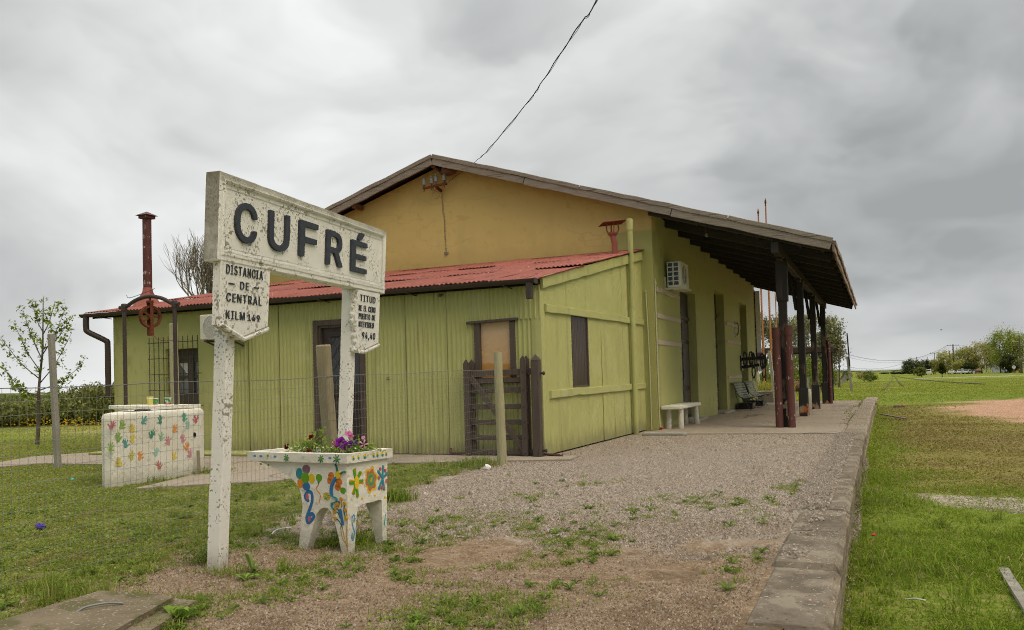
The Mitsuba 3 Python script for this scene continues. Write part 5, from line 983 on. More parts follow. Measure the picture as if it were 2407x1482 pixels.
for q, (a, b, z, d) in enumerate(doors):
    k = part(sb, 'door', box(WX - d - .06, WX - d, a, b, .02, z), 'dark_door', label='tall dark wooden double door onto the platform')
    m = []
    for half in (a + .03, (a + b) / 2 + .02):
        w = (b - a) / 2 - .05
        for z0, z1 in ((.15, .75), (.85, 1.9), (2.0, z - .75)): m.append(cbox((.02, w - .16, z1 - z0), .008, (WX - d + .004, half + w / 2, (z0 + z1) / 2)))
    part(sb, 'door__panel', cat(m), 'brown_paint_wood'); part(sb, 'door__transom', box(WX - d - .01, WX - d + .03, a, b, z - .68, z - .60, .005), 'brown_paint_wood')
    part(sb, 'door__handle', tube([(WX - d + .03, (a + b) / 2 + .05, 1.05), (WX - d + .03, (a + b) / 2 + .05, 1.25)], .012, 6), 'iron_grey')
    part(sb, 'threshold', box(WX - .3, WX + .22, a - .05, b + .05, .0, .065, .015), 'grey_concrete')
for y0, y1, zs in ((17.45, 19.65, (2.92, 2.375, 1.82)), (26.2, 28.95, (2.66, 2.12, 1.03))):
    for z in zs: part(sb, 'wall_strip', box(WX - .002, WX + .028, y0, y1, z - .048, z + .048, .005), 'strip_pink')
part(sb, 'wall_hook', cat([tube(smooth_path([(WX, 27.95, 2.75), (WX + .10, 27.95, 2.72), (WX + .10, 27.95, 2.45), (WX + .05, 27.95, 2.35)], 4), .018, 6), box(WX, WX + .02, 27.92, 27.98, 2.3, 2.8)]), 'black_iron')
# roof: corrugated sheets on dark boards
def roofslab(x0, x1, dz, th, y0, y1): 
    return prism(Polygon([(x0, roofz(x0) + dz), (x1, roofz(x1) + dz), (x1, roofz(x1) + dz + th), (x0, roofz(x0) + dz + th)]), (0, y1, 0), (1, 0, 0), (0, 0, 1), y1 - y0)
for x0, x1 in ((RX, -.72), (-14.95, RX)):
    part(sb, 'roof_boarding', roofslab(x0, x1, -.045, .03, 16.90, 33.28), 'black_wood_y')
    a_ = math.atan2(roofz(x1) - roofz(x0), x1 - x0); Ls = math.hypot(x1 - x0, roofz(x1) - roofz(x0)) + (.04 if x0 == RX else 0)
    m = corr(16.46, Ls, pitch=.11, amp=.016, seg=6, rows=2); v = m[0]; v = np.stack([v[:, 2], v[:, 0], -v[:, 1]], 1)
    part(sb, 'roof', xf((v, m[1]), ry(-a_), (x0, 16.86, roofz(x0) + .012)), 'rust' if x0 != RX else 'metal_sheet', smooth=50)
part(sb, 'ridge_cap', tube([(RX, 16.90, RZT + .02), (RX, 33.3, RZT + .02)], .05, 10), 'red_roof', smooth=True)
# bargeboards
def bb(x0, x1, dz, h, y, w=.04, nm='bargeboard', mt='grey_wood_x', sd=1): 
    part(sb, nm, plank((x0, y, roofz(x0) + dz), (x1, y, roofz(x1) + dz), w, h, seed=sd, amp=.005), mt)
bb(RX + .01, -6.85, -.105, .15, 16.845, sd=1); bb(-6.83, -3.7, -.105, .15, 16.845, sd=2); bb(-3.68, -.74, -.105, .15, 16.845, sd=3)
bb(RX + .01, -5.6, .012, .085, 16.825, sd=4); bb(-5.58, -2.6, .012, .085, 16.825, sd=5); bb(-2.58, -.70, .012, .085, 16.825, sd=6)
bb(RX - .01, -12.4, -.105, .15, 16.845, sd=7); bb(-12.42, -14.95, -.105, .15, 16.845, sd=8); bb(RX - .01, -14.95, .012, .085, 16.825, sd=9)
for x in (-9.06, -11.2, -13.2): part(sb, 'purlin_end', bar((x, 16.88, roofz(x) - .18), (x, 17.25, roofz(x) - .18), .09, .12, c=.006), 'mud')
# canopy: rafters, purlins, beam, columns, fascia
RY = [17.12] + [17.12 + 1.365 * q for q in range(1, 12)] + [33.2]
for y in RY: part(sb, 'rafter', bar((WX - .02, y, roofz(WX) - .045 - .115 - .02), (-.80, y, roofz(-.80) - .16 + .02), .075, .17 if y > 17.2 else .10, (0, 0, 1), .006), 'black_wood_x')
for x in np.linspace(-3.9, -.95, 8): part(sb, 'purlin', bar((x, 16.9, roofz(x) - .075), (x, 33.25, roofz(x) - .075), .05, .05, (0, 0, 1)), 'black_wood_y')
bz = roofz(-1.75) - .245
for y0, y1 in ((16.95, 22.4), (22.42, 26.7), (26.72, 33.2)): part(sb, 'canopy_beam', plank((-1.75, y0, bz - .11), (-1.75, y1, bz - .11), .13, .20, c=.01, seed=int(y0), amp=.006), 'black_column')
COL = [(-1.755, 18.12), (-1.755, 22.45), (-1.748, 26.75), (-1.72, 31.25)]
for q, (x, y) in enumerate(COL):
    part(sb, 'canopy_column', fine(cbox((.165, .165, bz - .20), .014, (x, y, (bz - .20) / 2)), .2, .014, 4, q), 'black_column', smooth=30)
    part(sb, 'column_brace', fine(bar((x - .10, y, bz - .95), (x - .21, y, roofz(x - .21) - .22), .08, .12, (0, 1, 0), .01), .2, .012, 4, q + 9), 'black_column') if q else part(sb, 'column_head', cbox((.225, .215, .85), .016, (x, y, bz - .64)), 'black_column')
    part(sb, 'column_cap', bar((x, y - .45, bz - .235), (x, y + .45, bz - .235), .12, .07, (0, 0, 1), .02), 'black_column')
    if q: part(sb, 'column_plinth', cbox((.225, .225, .72 if q == 1 else .74), .012, (x, y, .36)), 'plinth_paint')
    else: part(sb, 'column_plinth', cat([box(x - .088, x + .088, y - .088, y + .088, 0, .58, .01)]), 'peeled_post', label='pale peeling foot of the first column')
part(sb, 'fascia', plank((-.695, 16.88, roofz(-.7) - .10), (-.695, 33.3, roofz(-.7) - .10), .035, .20, seed=4, amp=.012, step=.6), 'grey_wood_y')
part(sb, 'fascia', plank((-.66, 16.95, roofz(-.7) - .015), (-.66, 33.35, roofz(-.7) - .03), .03, .09, seed=8, amp=.010, step=.6), 'grey_wood_y')
part(sb, 'conduit', tube(smooth_path([(WX + .02, 17.45, 3.05), (WX + .02, 17.36, 3.02), (WX + .02, 17.30, 2.9), (WX + .02, 17.30, .25), (WX + .03, 17.36, .03)], 4), .014, 6), 'conduit', smooth=True)
part(sb, 'conduit', tube(smooth_path([(-4.36, 17.22, 2.9), (-4.33, 17.22, 1.5), (-4.33, 17.22, .02)], 4), .012, 6), 'conduit', smooth=True)
solo('garden_tap', 'small red tap handle at the foot of the white conduit on the wall corner', 'tap', blob((.04, .04, .025), (-4.14, 17.30, .05), 2, .3, 3, 2), 'plastic_red', smooth=True)
solo('drain_slab', 'rough concrete drain cover at the wall corner', 'cover', fine(box(-4.15, -3.35, 15.75, 16.12, -.02, .05, .02), .1, .03, 6, 3), 'grey_concrete', smooth=30)
for y, x in ((17.9, -3.2), (27.5, -2.6)):
    k = thing('ceiling_bulb', f'bare light bulb hanging under the {"near end" if y < 20 else "middle"} of the canopy', 'light bulb'); z = roofz(x) - .30
    part(k, 'bulb', blob((.035, .035, .045), (x, y, z), 2), 'porcelain', smooth=True); part(k, 'socket', tube([(x, y, z + .03), (x, y, z + .20)], .02, 8), 'brown_metal')

# ------------------------------------------------------------------ things on the gable: insulators, cable, nest
ib = thing('insulator_bracket', 'rusty iron bracket with four porcelain insulators high on the gable', 'bracket')
part(ib, 'bar', bar((-9.40, 17.02, 5.555), (-8.80, 17.02, 5.60), .045, .05, c=.004), 'rust'); part(ib, 'arm', bar((-9.06, 17.02, 5.545), (-9.06, 17.25, 5.50), .05, .05), 'rust')
for x, dz in ((-9.365, 0), (-9.17, .0), (-9.055, .025), (-8.845, .015)):
    z = 5.60 + dz + (x + 9.4) * .05
    part(ib, 'insulator', lathe([(.001, .20), (.022, .20), (.034, .185), (.034, .165), (.024, .155), (.045, .13), (.048, .03), (.04, .02), (.03, .02), (.001, .02)], 14, (x, 17.0, z)), 'porcelain', smooth=40)
    part(ib, 'pin', tube([(x, 17.0, z - .13), (x, 17.0, z + .04)], .012, 6), 'rust')
t = np.linspace(-.6, 6.0, 34); part(ib, 'wire_coil', cat([tube([(-9.10 + .085 * math.cos(a) * (1 - .02 * a), 17.06, 5.37 + .10 * math.sin(a) * (1 - .03 * a)) for a in t], .0045, 4), tube(smooth_path([(-9.17, 17.0, 5.60), (-9.15, 17.05, 5.50), (-9.02, 17.05, 5.44)], 4), .0045, 4)]), 'wire_grey')
wd = thing('wall_wire', 'thin wires running down the gable to a small white junction box', 'wire')
part(wd, 'wire', cat([tube(smooth_path([(-9.05, 17.20, 5.50), (-9.02, 17.235, 5.2), (-8.99, 17.235, 4.9), (-9.00, 17.235, 4.6), (-8.97, 17.235, 4.2), (-8.965, 17.235, 4.08)], 5), .004, 5), tube(smooth_path([(-9.01, 17.20, 5.50), (-9.03, 17.238, 5.0), (-8.985, 17.238, 4.78), (-8.975, 17.238, 4.1)], 5), .004, 4)]), 'wire_grey'); part(wd, 'junction_box', cat([box(-9.01, -8.965, 17.205, 17.25, 4.03, 4.09, .006), box(-8.955, -8.915, 17.21, 17.25, 4.035, 4.085, .006)]), 'porcelain')
nm = fine(blob((.20, .17, .115), (0, 0, 0), 3, .12, 2.5, 3), .04, .012, 20, 3)
nk = thing('bird_nest', 'domed brown mud nest under the eave near the gable peak', 'nest'); part(nk, 'dome', xf(nm, rz(.2), (-8.80, 17.08, 5.90)), 'mud', smooth=True); part(nk, 'opening', blob((.05, .02, .05), (-8.91, 16.925, 5.91), 2), 'dark_inside', smooth=True)
ca = thing('overhead_cable', 'black overhead cable rising from the gable insulators out of the top of the picture', 'cable')
cp = [(-8.83, 17.0, 5.70), (-8.80, 17.0, 5.56), (-8.74, 17.0, 5.62), (-8.55, 16.98, 5.72), (-8.20, 16.90, 5.84), (-7.955, 16.8, 5.942), (-7.40, 16.3, 6.02), (-5.69, 14.3, 6.165), (-5.13, 13.5, 6.15), (-3.59, 11.0, 5.93), (-3.02, 10.0, 5.77), (-1.2, 6.6, 5.65), (1.5, 1.0, 6.4), (4, -5, 7.6)]
pth = smooth_path(cp, 12); part(ca, 'line', tube(pth + np.stack([.005 * np.sin(np.arange(len(pth)) * 1.1), 0 * pth[:, 0], .006 * np.cos(np.arange(len(pth)) * 1.3)], 1), np.interp(np.arange(len(pth)), [0, 60, 72, 200], [.005, .005, .008, .009]), 6), 'cable_black', smooth=True)
part(ca, 'line', tube(pth[66:] + np.stack([.012 * np.cos(np.arange(len(pth) - 66) * .9), 0 * pth[66:, 0], -.014 + .012 * np.sin(np.arange(len(pth) - 66) * .9)], 1), .004, 5), 'cable_black', smooth=True)
# ------------------------------------------------------------------ things on and in front of the building
ac = thing('air_conditioner', 'white air conditioner unit on the front wall of the annex, partly behind the sign post', 'air conditioner')
a0, a1, b0, b1 = -10.52, -9.74, 1.945, 2.372
part(ac, 'casing', cbox((a1 - a0, .27, b1 - b0), .015, ((a0 + a1) / 2, 11.27, (b0 + b1) / 2)), 'ac_cream', smooth=20)
gc = ((a0 + .27), (b0 + b1) / 2)
part(ac, 'grille', xf(cat([lathe([(.20, 0), (.205, .006), (.19, .010)], 28)] + [bar((-math.sqrt(.19 ** 2 - z * z), z, .006), (math.sqrt(.19 ** 2 - z * z), z, .006), .006, .006, (0, 0, 1)) for z in np.arange(-.18, .181, .0165)]), rx(math.pi / 2), (gc[0], 11.135, gc[1])), 'ac_white')
part(ac, 'fan_opening', xf(lathe([(.001, .001), (.195, .001), (.195, 0), (.001, 0)], 28), rx(math.pi / 2), (gc[0], 11.1345, gc[1])), 'ac_grey')
part(ac, 'seam', box(a1 - .24, a1 - .235, 11.132, 11.136, b0 + .02, b1 - .02), 'ac_grey')
part(ac, 'badge', cat([prism(ell((a1 - .12, b0 + .24), .030, .026), (0, 11.135, 0), (1, 0, 0), (0, 0, 1), .003)]), 'banner_lilac')
for x in (a0 + .12, a1 - .12): part(ac, 'bracket', cat([bar((x, 11.46, b0 - .02), (x, 11.12, b0 - .02), .035, .03), bar((x, 11.46, b0 - .12), (x, 11.16, b0 - .03), .03, .02)]), 'iron_grey')
ac = thing('air_conditioner', 'white air conditioner unit on a bracket high on the platform wall', 'air conditioner')
x0, x1, y0, y1, z0, z1 = -4.13, -3.82, 18.20, 18.98, 3.02, 3.575
part(ac, 'casing', cbox((x1 - x0, y1 - y0, z1 - z0), .014, ((x0 + x1) / 2, (y0 + y1) / 2, (z0 + z1) / 2)), 'ac_white', smooth=20)
for q in range(2):
    for r_ in range(5): part(ac, 'vent', cbox((.095, .006, .078), .0, (x0 + .075 + q * .125, y0 - .0005, z0 + .085 + r_ * .10)), 'ac_dark')
part(ac, 'fan_guard', xf(cat([lathe([(.20, 0), (.21, .008), (.195, .012)], 24)] + [xf(lathe([(r_, 0), (r_ + .006, .006), (r_ + .012, 0)], 20), None, (0, 0, .004)) for r_ in (.05, .09, .13, .165)]), ry(math.pi / 2), (x1, y0 + .30, (z0 + z1) / 2)), 'ac_grey')
for y in (y0 + .06, y1 - .06): part(ac, 'bracket', cat([bar((WX, y, z0 - .02), (x1 + .06, y, z0 - .02), .04, .04), box(WX, WX + .03, y - .02, y + .02, z0 - .03, z0 + .24)]), 'ac_cream')
part(ac, 'hose', tube(smooth_path([(WX + .05, 18.6, 3.0), (WX + .10, 18.55, 2.86), (WX + .06, 18.2, 2.88), (WX + .02, 17.8, 2.98)], 6), .013, 6), 'conduit', smooth=True)

bn = thing('concrete_bench', 'white painted concrete bench on four round legs by the first platform door', 'bench')
part(bn, 'seat', fine(cbox((.40, 2.25, .075), .015, (-3.97, 18.52, .455)), .12, .008, 5, 3), 'whitewash', smooth=30)
for x, y in ((-4.09, 17.70), (-3.83, 17.72), (-4.09, 19.40), (-3.83, 19.38)): part(bn, 'leg', tube([(x, y, 0), (x * .2 + -3.96 * .8 + (x + 3.96) * .75, y + (.04 if y < 18 else -.04), .425)], [.062, .056], 12), 'whitewash', smooth=40)
def slatbench(y0, y1, label):
    k = thing('slatted_bench', label, 'bench', 'slatted garden benches against the station wall')
    prof = smooth_path([(-4.12, 0, .86), (-4.05, 0, .80), (-3.99, 0, .62), (-3.92, 0, .47), (-3.80, 0, .385), (-3.62, 0, .40), (-3.47, 0, .425)], 4)
    d = np.r_[0, np.cumsum(np.linalg.norm(np.diff(prof, axis=0), axis=1))]
    for s in np.linspace(.02, d[-1] - .02, 12):
        p = np.array([np.interp(s, d, prof[:, q]) for q in range(3)]); q = np.array([np.interp(s + .01, d, prof[:, j]) for j in range(3)]); t = (q - p) / np.linalg.norm(q - p); nn = np.cross([0, 1.0, 0], t)
        part(k, 'slat', bar(p + [0, y0, 0], p + [0, y1, 0], .018, .058, t, c=.004), 'bench_green')
    for y in (y0 + .06, y1 - .06):
        part(k, 'side_frame', cat([tube(prof + [0, y, -.02], .011, 5), tube(smooth_path([(-4.05, y, .80), (-4.0, y, .45), (-3.95, y, .2), (-4.12, y, .01)], 5), .010, 5), tube(smooth_path([(-3.85, y, .38), (-3.70, y, .2), (-3.58, y, .01)], 5), .010, 5), tube([(-4.12, y, .012), (-3.50, y, .012)], .009, 5), tube(smooth_path([(-4.0, y, .14), (-3.88, y, .25), (-3.75, y, .2)], 5), .008, 5), tube(smooth_path([(-3.48, y, .42), (-3.55, y, .36), (-3.62, y, .38)], 5), .008, 5)]), 'iron_grey', smooth=True)
    return k
slatbench(26.35, 28.35, 'green grey slatted bench with curved back, the nearer of the two along the wall')
slatbench(28.85, 30.6, 'green grey slatted bench along the wall, the farther of the two')
for y, l in ((27.7, 'black planter box on the platform below the nearer slatted bench'), (30.3, 'black planter box on the platform below the farther slatted bench')):
    k = thing('planter_box', l, 'planter'); part(k, 'box', cat([box(-4.12, -3.66, y - .33, y + .33, .0, .19, .01)]), 'black_iron'); part(k, 'rim', box(-4.135, -3.645, y - .345, y + .345, .16, .2, .006), 'black_iron')
hk = thing('coupling_rack', 'black iron wall rack with chain links and hooks hanging from it beside the last door', 'rack')
ry_ = 28.95
part(hk, 'back_plate', box(WX, WX + .05, ry_ - .16, ry_ + .16, 1.22, 1.72, .01), 'black_iron')
part(hk, 'bar', bar((WX + .04, ry_, 1.60), (-3.42, ry_, 1.63), .09, .10, c=.02), 'black_iron'); part(hk, 'bar', bar((WX + .04, ry_, 1.33), (-3.60, ry_, 1.40), .07, .09, c=.02), 'black_iron')
def link(x, z0, z1, w=.075, r=.026, tw=.3):
    t_ = np.linspace(0, 2 * np.pi, 22); p = np.stack([x + w * np.sin(t_) * .8, ry_ - .05 + w * np.sin(t_) * tw, (z0 + z1) / 2 + (z1 - z0) / 2 * np.cos(t_)], 1); return tube(p, r, 7, False)
for x, a, b in ((-4.05, 1.40, 1.83), (-3.86, 1.38, 1.84), (-3.80, 1.30, 1.80), (-3.50, 1.26, 1.76), (-3.44, 1.30, 1.70)): part(hk, 'link', link(x, a, b), 'black_iron', smooth=True)
for x in (-3.79, -3.47): part(hk, 'hook', cat([link(x, .98, 1.40, .06, .022), tube([(x - .03, ry_ - .05, 1.02), (x - .04, ry_ - .05, .86)], .014, 5), tube([(x + .03, ry_ - .05, 1.02), (x + .04, ry_ - .05, .86)], .014, 5)]), 'black_iron', smooth=True)
bnr = thing('corner_banner', 'narrow lilac grey panel standing out from the far corner of the platform wall', 'panel'); part(bnr, 'panel', box(WX + .03, WX + .20, 32.86, 32.90, 1.22, 4.20, .008), 'banner_lilac'); part(bnr, 'frame', box(WX - .0, WX + .03, 32.85, 32.91, 1.18, 4.24), 'black_iron')
def drain(label, p0, p1, r):
    k = thing('drain_pipe', label, 'pipe'); p0, p1 = np.array(p0), np.array(p1); part(k, 'pipe', tube([p0, p1], r, 14), 'red_pipe', smooth=40)
    d = (p1 - p0) / np.linalg.norm(p1 - p0); [part(k, 'collar', m_, 'red_pipe', smooth=40) for m_ in (tube([p1 - d * .17, p1], r * 1.14, 14), tube([p1 - d * .20, p1 - d * .171], r * 1.2, 14), tube([p0 + d * .9, p0 + d * .93], r * 1.06, 14))]
drain('dark red pipe leaning on the left side of the first canopy column', (-1.875, 17.86, 0), (-1.885, 17.95, 2.02), .076)
drain('dark red pipe leaning on the right side of the first canopy column', (-1.640, 17.86, 0), (-1.650, 17.95, 2.05), .076)
drain('thin dark red pipe standing beside the farthest canopy column', (-1.55, 31.15, 0), (-1.575, 31.2, 2.2), .06)
# beyond the building: flag poles, shelter, bed
for q, (x, y, z1, r, l) in enumerate(((-4.43, 37.0, 7.75, .05, 'rusty flag pole, leftmost of the three behind the station'), (-4.12, 37.0, 8.15, .052, 'rusty flag pole, middle of the three behind the station and tallest above the roof'), (-4.02, 38.5, 7.0, .030, 'thin rusty flag pole, rightmost of the three behind the station'))):
    k = thing('flag_pole', l, 'flag pole'); part(k, 'pole', tube([(x, y, -.3), (x, y, z1)], [r, r * .55], 10), 'rust_orange', smooth=True)
    part(k, 'finial', lathe([(.001, .34), (.012, .30), (.045, .16), (.03, .09), (.016, .05), (.03, .03), (.03, 0), (.001, 0)], 10, (x, y, z1 - .01)), 'rust', smooth=True)
sh = thing('shelter', 'low flat roofed open shelter with a corrugated edge beyond the station', 'shelter')
part(sh, 'roof', xf(corr(2.9, 3.0, pitch=.09, amp=.012, rows=2), rx(-math.pi / 2), (-4.62, 37.9, 2.20)), 'galvanised', smooth=50)
part(sh, 'front_beam', bar((-4.6, 37.95, 2.06), (-1.72, 37.95, 2.04), .08, .20), 'brown_metal'); part(sh, 'rear_beam', bar((-4.6, 40.8, 2.06), (-1.72, 40.8, 2.04), .08, .20), 'brown_metal')
for x, y in ((-4.5, 38), (-1.95, 38), (-4.5, 40.8), (-1.95, 40.8)): part(sh, 'post', box(x - .05, x + .05, y - .05, y + .05, -.4, 1.96), 'black_column')
solo('white_post', 'square white post standing behind the first canopy column', 'post', bar((-3.68, 33.9, -.05), (-3.85, 34.0, 1.98), .11, .11, (0, 1, 0), .008), 'whitewash')
solo('white_post', 'short thin white stake in the flower bed beyond the station corner', 'post', bar((-4.62, 37.4, -.1), (-4.75, 37.4, 1.2), .10, .06, (0, 1, 0)), 'whitewash')
solo('white_marker', 'small white marker stone behind the right hand red pipe', 'marker', cbox((.14, .14, .55), .02, (-2.75, 38.2, .1)), 'whitewash')
solo('bed_wall', 'low grey stone edge of the flower bed beyond the station corner', 'wall', fine(box(-5.2, -3.0, 34.2, 34.6, -.1, .42, .03), .2, .08, 2, 3), 'grey_concrete', smooth=30)
rng = np.random.default_rng(31)
P_ = np.stack([rng.uniform(-5.0, -3.2, 420), rng.uniform(34.7, 36.5, 420), np.full(420, .15)], 1)
fb = thing('bed_plants', 'yellow green spiky plants in the bed beyond the station corner', 'plants', kind='stuff'); m, c = blades(P_, .75, .05, .6, rng, greens(420, rng, (.10, .15, .02), (.38, .36, .05), .25)); scene[fb] = mikit.ply(m, 'leaf', color=c)
lg = thing('fallen_trunk', 'brown fallen tree trunk lying in the grass behind the canopy columns', 'trunk')
part(lg, 'trunk', fine(tube(smooth_path([(-4.55, 46.5, .10), (-4.2, 46.4, .42), (-3.85, 46.5, .35), (-3.55, 46.7, -.05)], 5), [.30] * 6 + [.26] * 6 + [.17] * 4, 12), .15, .12, 3, 4), 'mud', smooth=40); part(lg, 'branch', tube(smooth_path([(-3.6, 46.6, .25), (-3.3, 47, .15), (-2.9, 47.4, -.15)], 4), .07, 7), 'bark_pale', smooth=True)

# ------------------------------------------------------------------ trees
def grow(base, d, L, r, depth, rng, tubes, tips, spread=.5, up=.25, kids=(2, 4), shrink=.68, segs=4):
    p = [np.array(base, float)]; d = np.array(d, float); d /= np.linalg.norm(d)
    for _ in range(segs):
        d = d + rng.normal(0, .10, 3) + np.array([0, 0, up * .12]); d /= np.linalg.norm(d); p.append(p[-1] + d * L / segs)
    p = np.array(p); tubes.append(tube(p, np.linspace(r, r * .55, len(p)), 6 if depth > 1 else 4, depth > 2))
    if depth == 0: tips.append(p[-1]); tips.append(p[len(p) // 2]); return
    n = int(rng.integers(*kids))
    for q in range(n):
        a = rng.uniform(0, 2 * np.pi) + q * 2.4; s = np.cross(d, [math.cos(a), math.sin(a), .2]); s /= np.linalg.norm(s); t = rng.uniform(.55, 1.0) if q else 1.0; i = min(len(p) - 1, int(round(t * (len(p) - 1))))
        grow(p[i], d * (1 - .15) + s * spread * rng.uniform(.6, 1.3) + np.array([0, 0, up]), L * shrink * rng.uniform(.8, 1.15), r * (.62 if i == len(p) - 1 else .52), depth - 1, rng, tubes, tips, spread, up, kids, shrink, segs)
def crown_leaves(tips, n_each, sig, size, rng, col, flat=.8, asp=.55):
    tips = np.asarray(tips); n = len(tips) * n_each; tone = np.repeat(rng.uniform(.65, 1.25, len(tips)), n_each)
    P = np.repeat(tips, n_each, 0) + rng.normal(0, 1, (n, 3)) * sig; t = rng.uniform(0, 1, (n, 1))
    c = (np.array(col[0]) * (1 - t) + np.array(col[1]) * t) * tone[:, None]; return leafquads(P, rng.uniform(.6, 1.3, n) * size, asp, rng, c, flat)
def tree(name, label, pos, h, w, col, seed, trunk=.3, nclump=40, per=40, size=.3, mat_='bark', group=None, cat_='tree', sig=None, topw=1.0, depth=2):
    """Trunk and limbs that fork into the crown; leaves in uneven clumps round the limb tips and through the crown's volume."""
    r = np.random.default_rng(seed); k = thing(name, label, cat_, group); tubes, tips = [], []; pos = np.array(pos, float)
    th = h * trunk; tubes.append(tube(smooth_path([pos - [0, 0, .2], pos + [r.normal(0, .02) * h, 0, th * .5], pos + [r.normal(0, .03) * h, 0, th]], 3), np.linspace(.030 * h ** .9 + .01, .02 * h ** .9, 7), 7))
    top = pos + [0, 0, th]
    for q in range(4): a = q * 1.7 + r.uniform(0, 1); grow(top, [math.cos(a) * .7 * w / h * 1.6, math.sin(a) * .7 * w / h * 1.6, 1], (h - th) * .42, .014 * h ** .9, depth, r, tubes, tips, .55, .25)
    tips = np.array(tips); tips[:, :2] = pos[:2] + np.clip(tips[:, :2] - pos[:2], -w / 2, w / 2); tips[:, 2] = np.minimum(tips[:, 2], pos[2] + h * .97)
    u = r.normal(0, 1, (nclump, 3)); u /= np.linalg.norm(u, axis=1, keepdims=True); u *= r.uniform(.45, 1.0, (nclump, 1)) ** .5
    ctr = pos + [0, 0, th * .75 + (h - th * .75) / 2]; e = ctr + u * np.array([w / 2, w / 2, (h - th * .75) / 2]); e[:, :2] = pos[:2] + (e[:, :2] - pos[:2]) * np.where(u[:, 2:] > 0, topw, 1)
    m, c = crown_leaves(np.vstack([tips[::2], e]), per, np.array([.11 * w, .11 * w, .075 * h]) if sig is None else sig, size, r, col)
    part(k, 'trunk', cat(tubes), mat_, smooth=40); part(k, 'crown', m, 'leaf', color=c); return k
def bare(name, label, pos, h, seed, depth, spread, mat_, L, r0, trunk, up=.45, kids=(2, 4), stems_=5, col=None):
    r = np.random.default_rng(seed); k = thing(name, label, 'tree'); tubes, tips = [], []; pos = np.array(pos, float); tk = [tube([pos - [0, 0, .3], pos + [0, 0, trunk]], [r0 * 1.3, r0], 9)]
    for q in range(stems_): a = q * 6.283 / stems_ + r.uniform(0, .8); grow(pos + [0, 0, trunk * .97], [math.cos(a) * spread, math.sin(a) * spread, 1], L, r0 * .6, depth, r, tubes, tips, .42, up, kids, .72)
    z = max(t[2] for t in tips); s = (h - trunk) / (z - pos[2] - trunk); b = cat(tubes); b[0][:, 2] = pos[2] + trunk + (b[0][:, 2] - pos[2] - trunk) * s
    part(k, 'trunk', cat(tk), mat_, smooth=40); part(k, 'branches', b, mat_, smooth=40)
    if col: m, c = crown_leaves(np.array(tips) * [1, 1, 1] + [0, 0, 0], *col); part(k, 'crown', m, 'leaf', color=c)
    return k
bare('bare_tree', 'leafless grey brown tree behind the left end of the red roof', (-42.2, 46.0, -.3), 12.6, 12, 4, .24, 'bark_grey', 3.6, .20, 3.4, .55, (4, 5), 8)
# sapling with fresh leaves
rng = np.random.default_rng(40)
sp = thing('sapling', 'slender young tree with small fresh green leaves on the lawn at the far left', 'tree'); B0 = np.array([-17.31, 13.30, 0])
tr_ = smooth_path([B0 - [0, 0, .05], (-17.27, 13.32, .55), (-17.22, 13.29, 1.1), (-17.19, 13.3, 1.5), (-17.1, 13.308, 2.1), (-17.09, 13.318, 2.7), (-17.07, 13.32, 3.28)], 5)
part(sp, 'trunk', tube(tr_, np.linspace(.045, .008, len(tr_)), 7), 'bark', smooth=True)
bd = [((-17.22, 13.29, 1.02), (-18.22, 13.125, 1.78)), ((-17.22, 13.29, 1.1), (-18.05, 13.175, 1.45)), ((-17.19, 13.3, 1.45), (-18.2, 13.113, 2.44)), ((-17.17, 13.303, 1.62), (-17.85, 13.175, 2.75)), ((-17.12, 13.305, 1.9), (-17.62, 13.225, 3.05)), ((-17.1, 13.308, 2.0), (-16.5, 13.425, 3.02)), ((-17.2, 13.295, 1.2), (-16.05, 13.5, 1.78)), ((-17.2, 13.298, 1.35), (-16.38, 13.45, 2.42)), ((-17.09, 13.315, 2.5), (-17.38, 13.275, 3.2)), ((-17.09, 13.315, 2.45), (-16.78, 13.375, 3.16)), ((-17.2, 13.295, 1.15), (-16.6, 13.425, 1.35)), ((-17.22, 13.29, 1.1), (-17.7, 13.225, 1.28)), ((-17.1, 13.308, 2.1), (-16.36, 13.45, 2.78))]
tw, lp = [], []
for a, b in bd:
    a, b = np.array(a), np.array(b); m_ = a * .5 + b * .5 - [0, 0, .10]; pt = smooth_path([a, m_, b], 6); tw.append(tube(pt, np.linspace(.014, .004, len(pt)), 5))
    for s in np.r_[np.linspace(.42, 1, 8)]: lp.append(pt[int(s * (len(pt) - 1))] + rng.normal(0, .035, 3))
for s in np.linspace(.55, 1, 12): lp.append(tr_[int(s * (len(tr_) - 1))] + rng.normal(0, .05, 3))
part(sp, 'branches', cat(tw), 'bark', smooth=True); m, c = crown_leaves(np.array(lp), 15, .046, .088, rng, ((.16, .26, .03), (.38, .46, .08)), .7, .5); part(sp, 'leaves', m, 'leaf', color=c)
# hedge of bushes on the left
HG = 'dark green bushes of the hedge on the left'
for q, (x, y, h, w) in enumerate(((-25.9, 22.8, 1.42, 3.6), (-29.2, 22.0, 1.10, 3.8), (-32.4, 22.6, .85, 4.0), (-27.4, 25.0, 1.2, 3.8), (-30.8, 26.5, 1.05, 4.2), (-27.6, 29.5, 1.0, 4.2), (-24.6, 24.6, .95, 3.2), (-36, 25, .8, 5))):
    tree('hedge_bush', ('tallest dark green bush of the hedge, right behind the leaning concrete post' if q == 0 else ['bush', 'low bush at the left edge of the picture, in the hedge', 'low bush of the hedge, cut by the left edge of the picture', 'dark bush of the hedge behind the tallest one', 'low dark bush in the rear row of the hedge, left', 'dark bush at the back of the hedge, seen nearest the annex downpipe', 'small bush at the right end of the hedge beside the well', 'low bush farthest left in the hedge'][q] if q != 1 else 'rounded green bush of the hedge behind the young tree'), (x, y, float(H(x, y)) - .1), h, w, ((.10, .12, .03), (.34, .36, .12)), 50 + q, .08, 90, 110, .13, group=None, cat_='bush', depth=1)
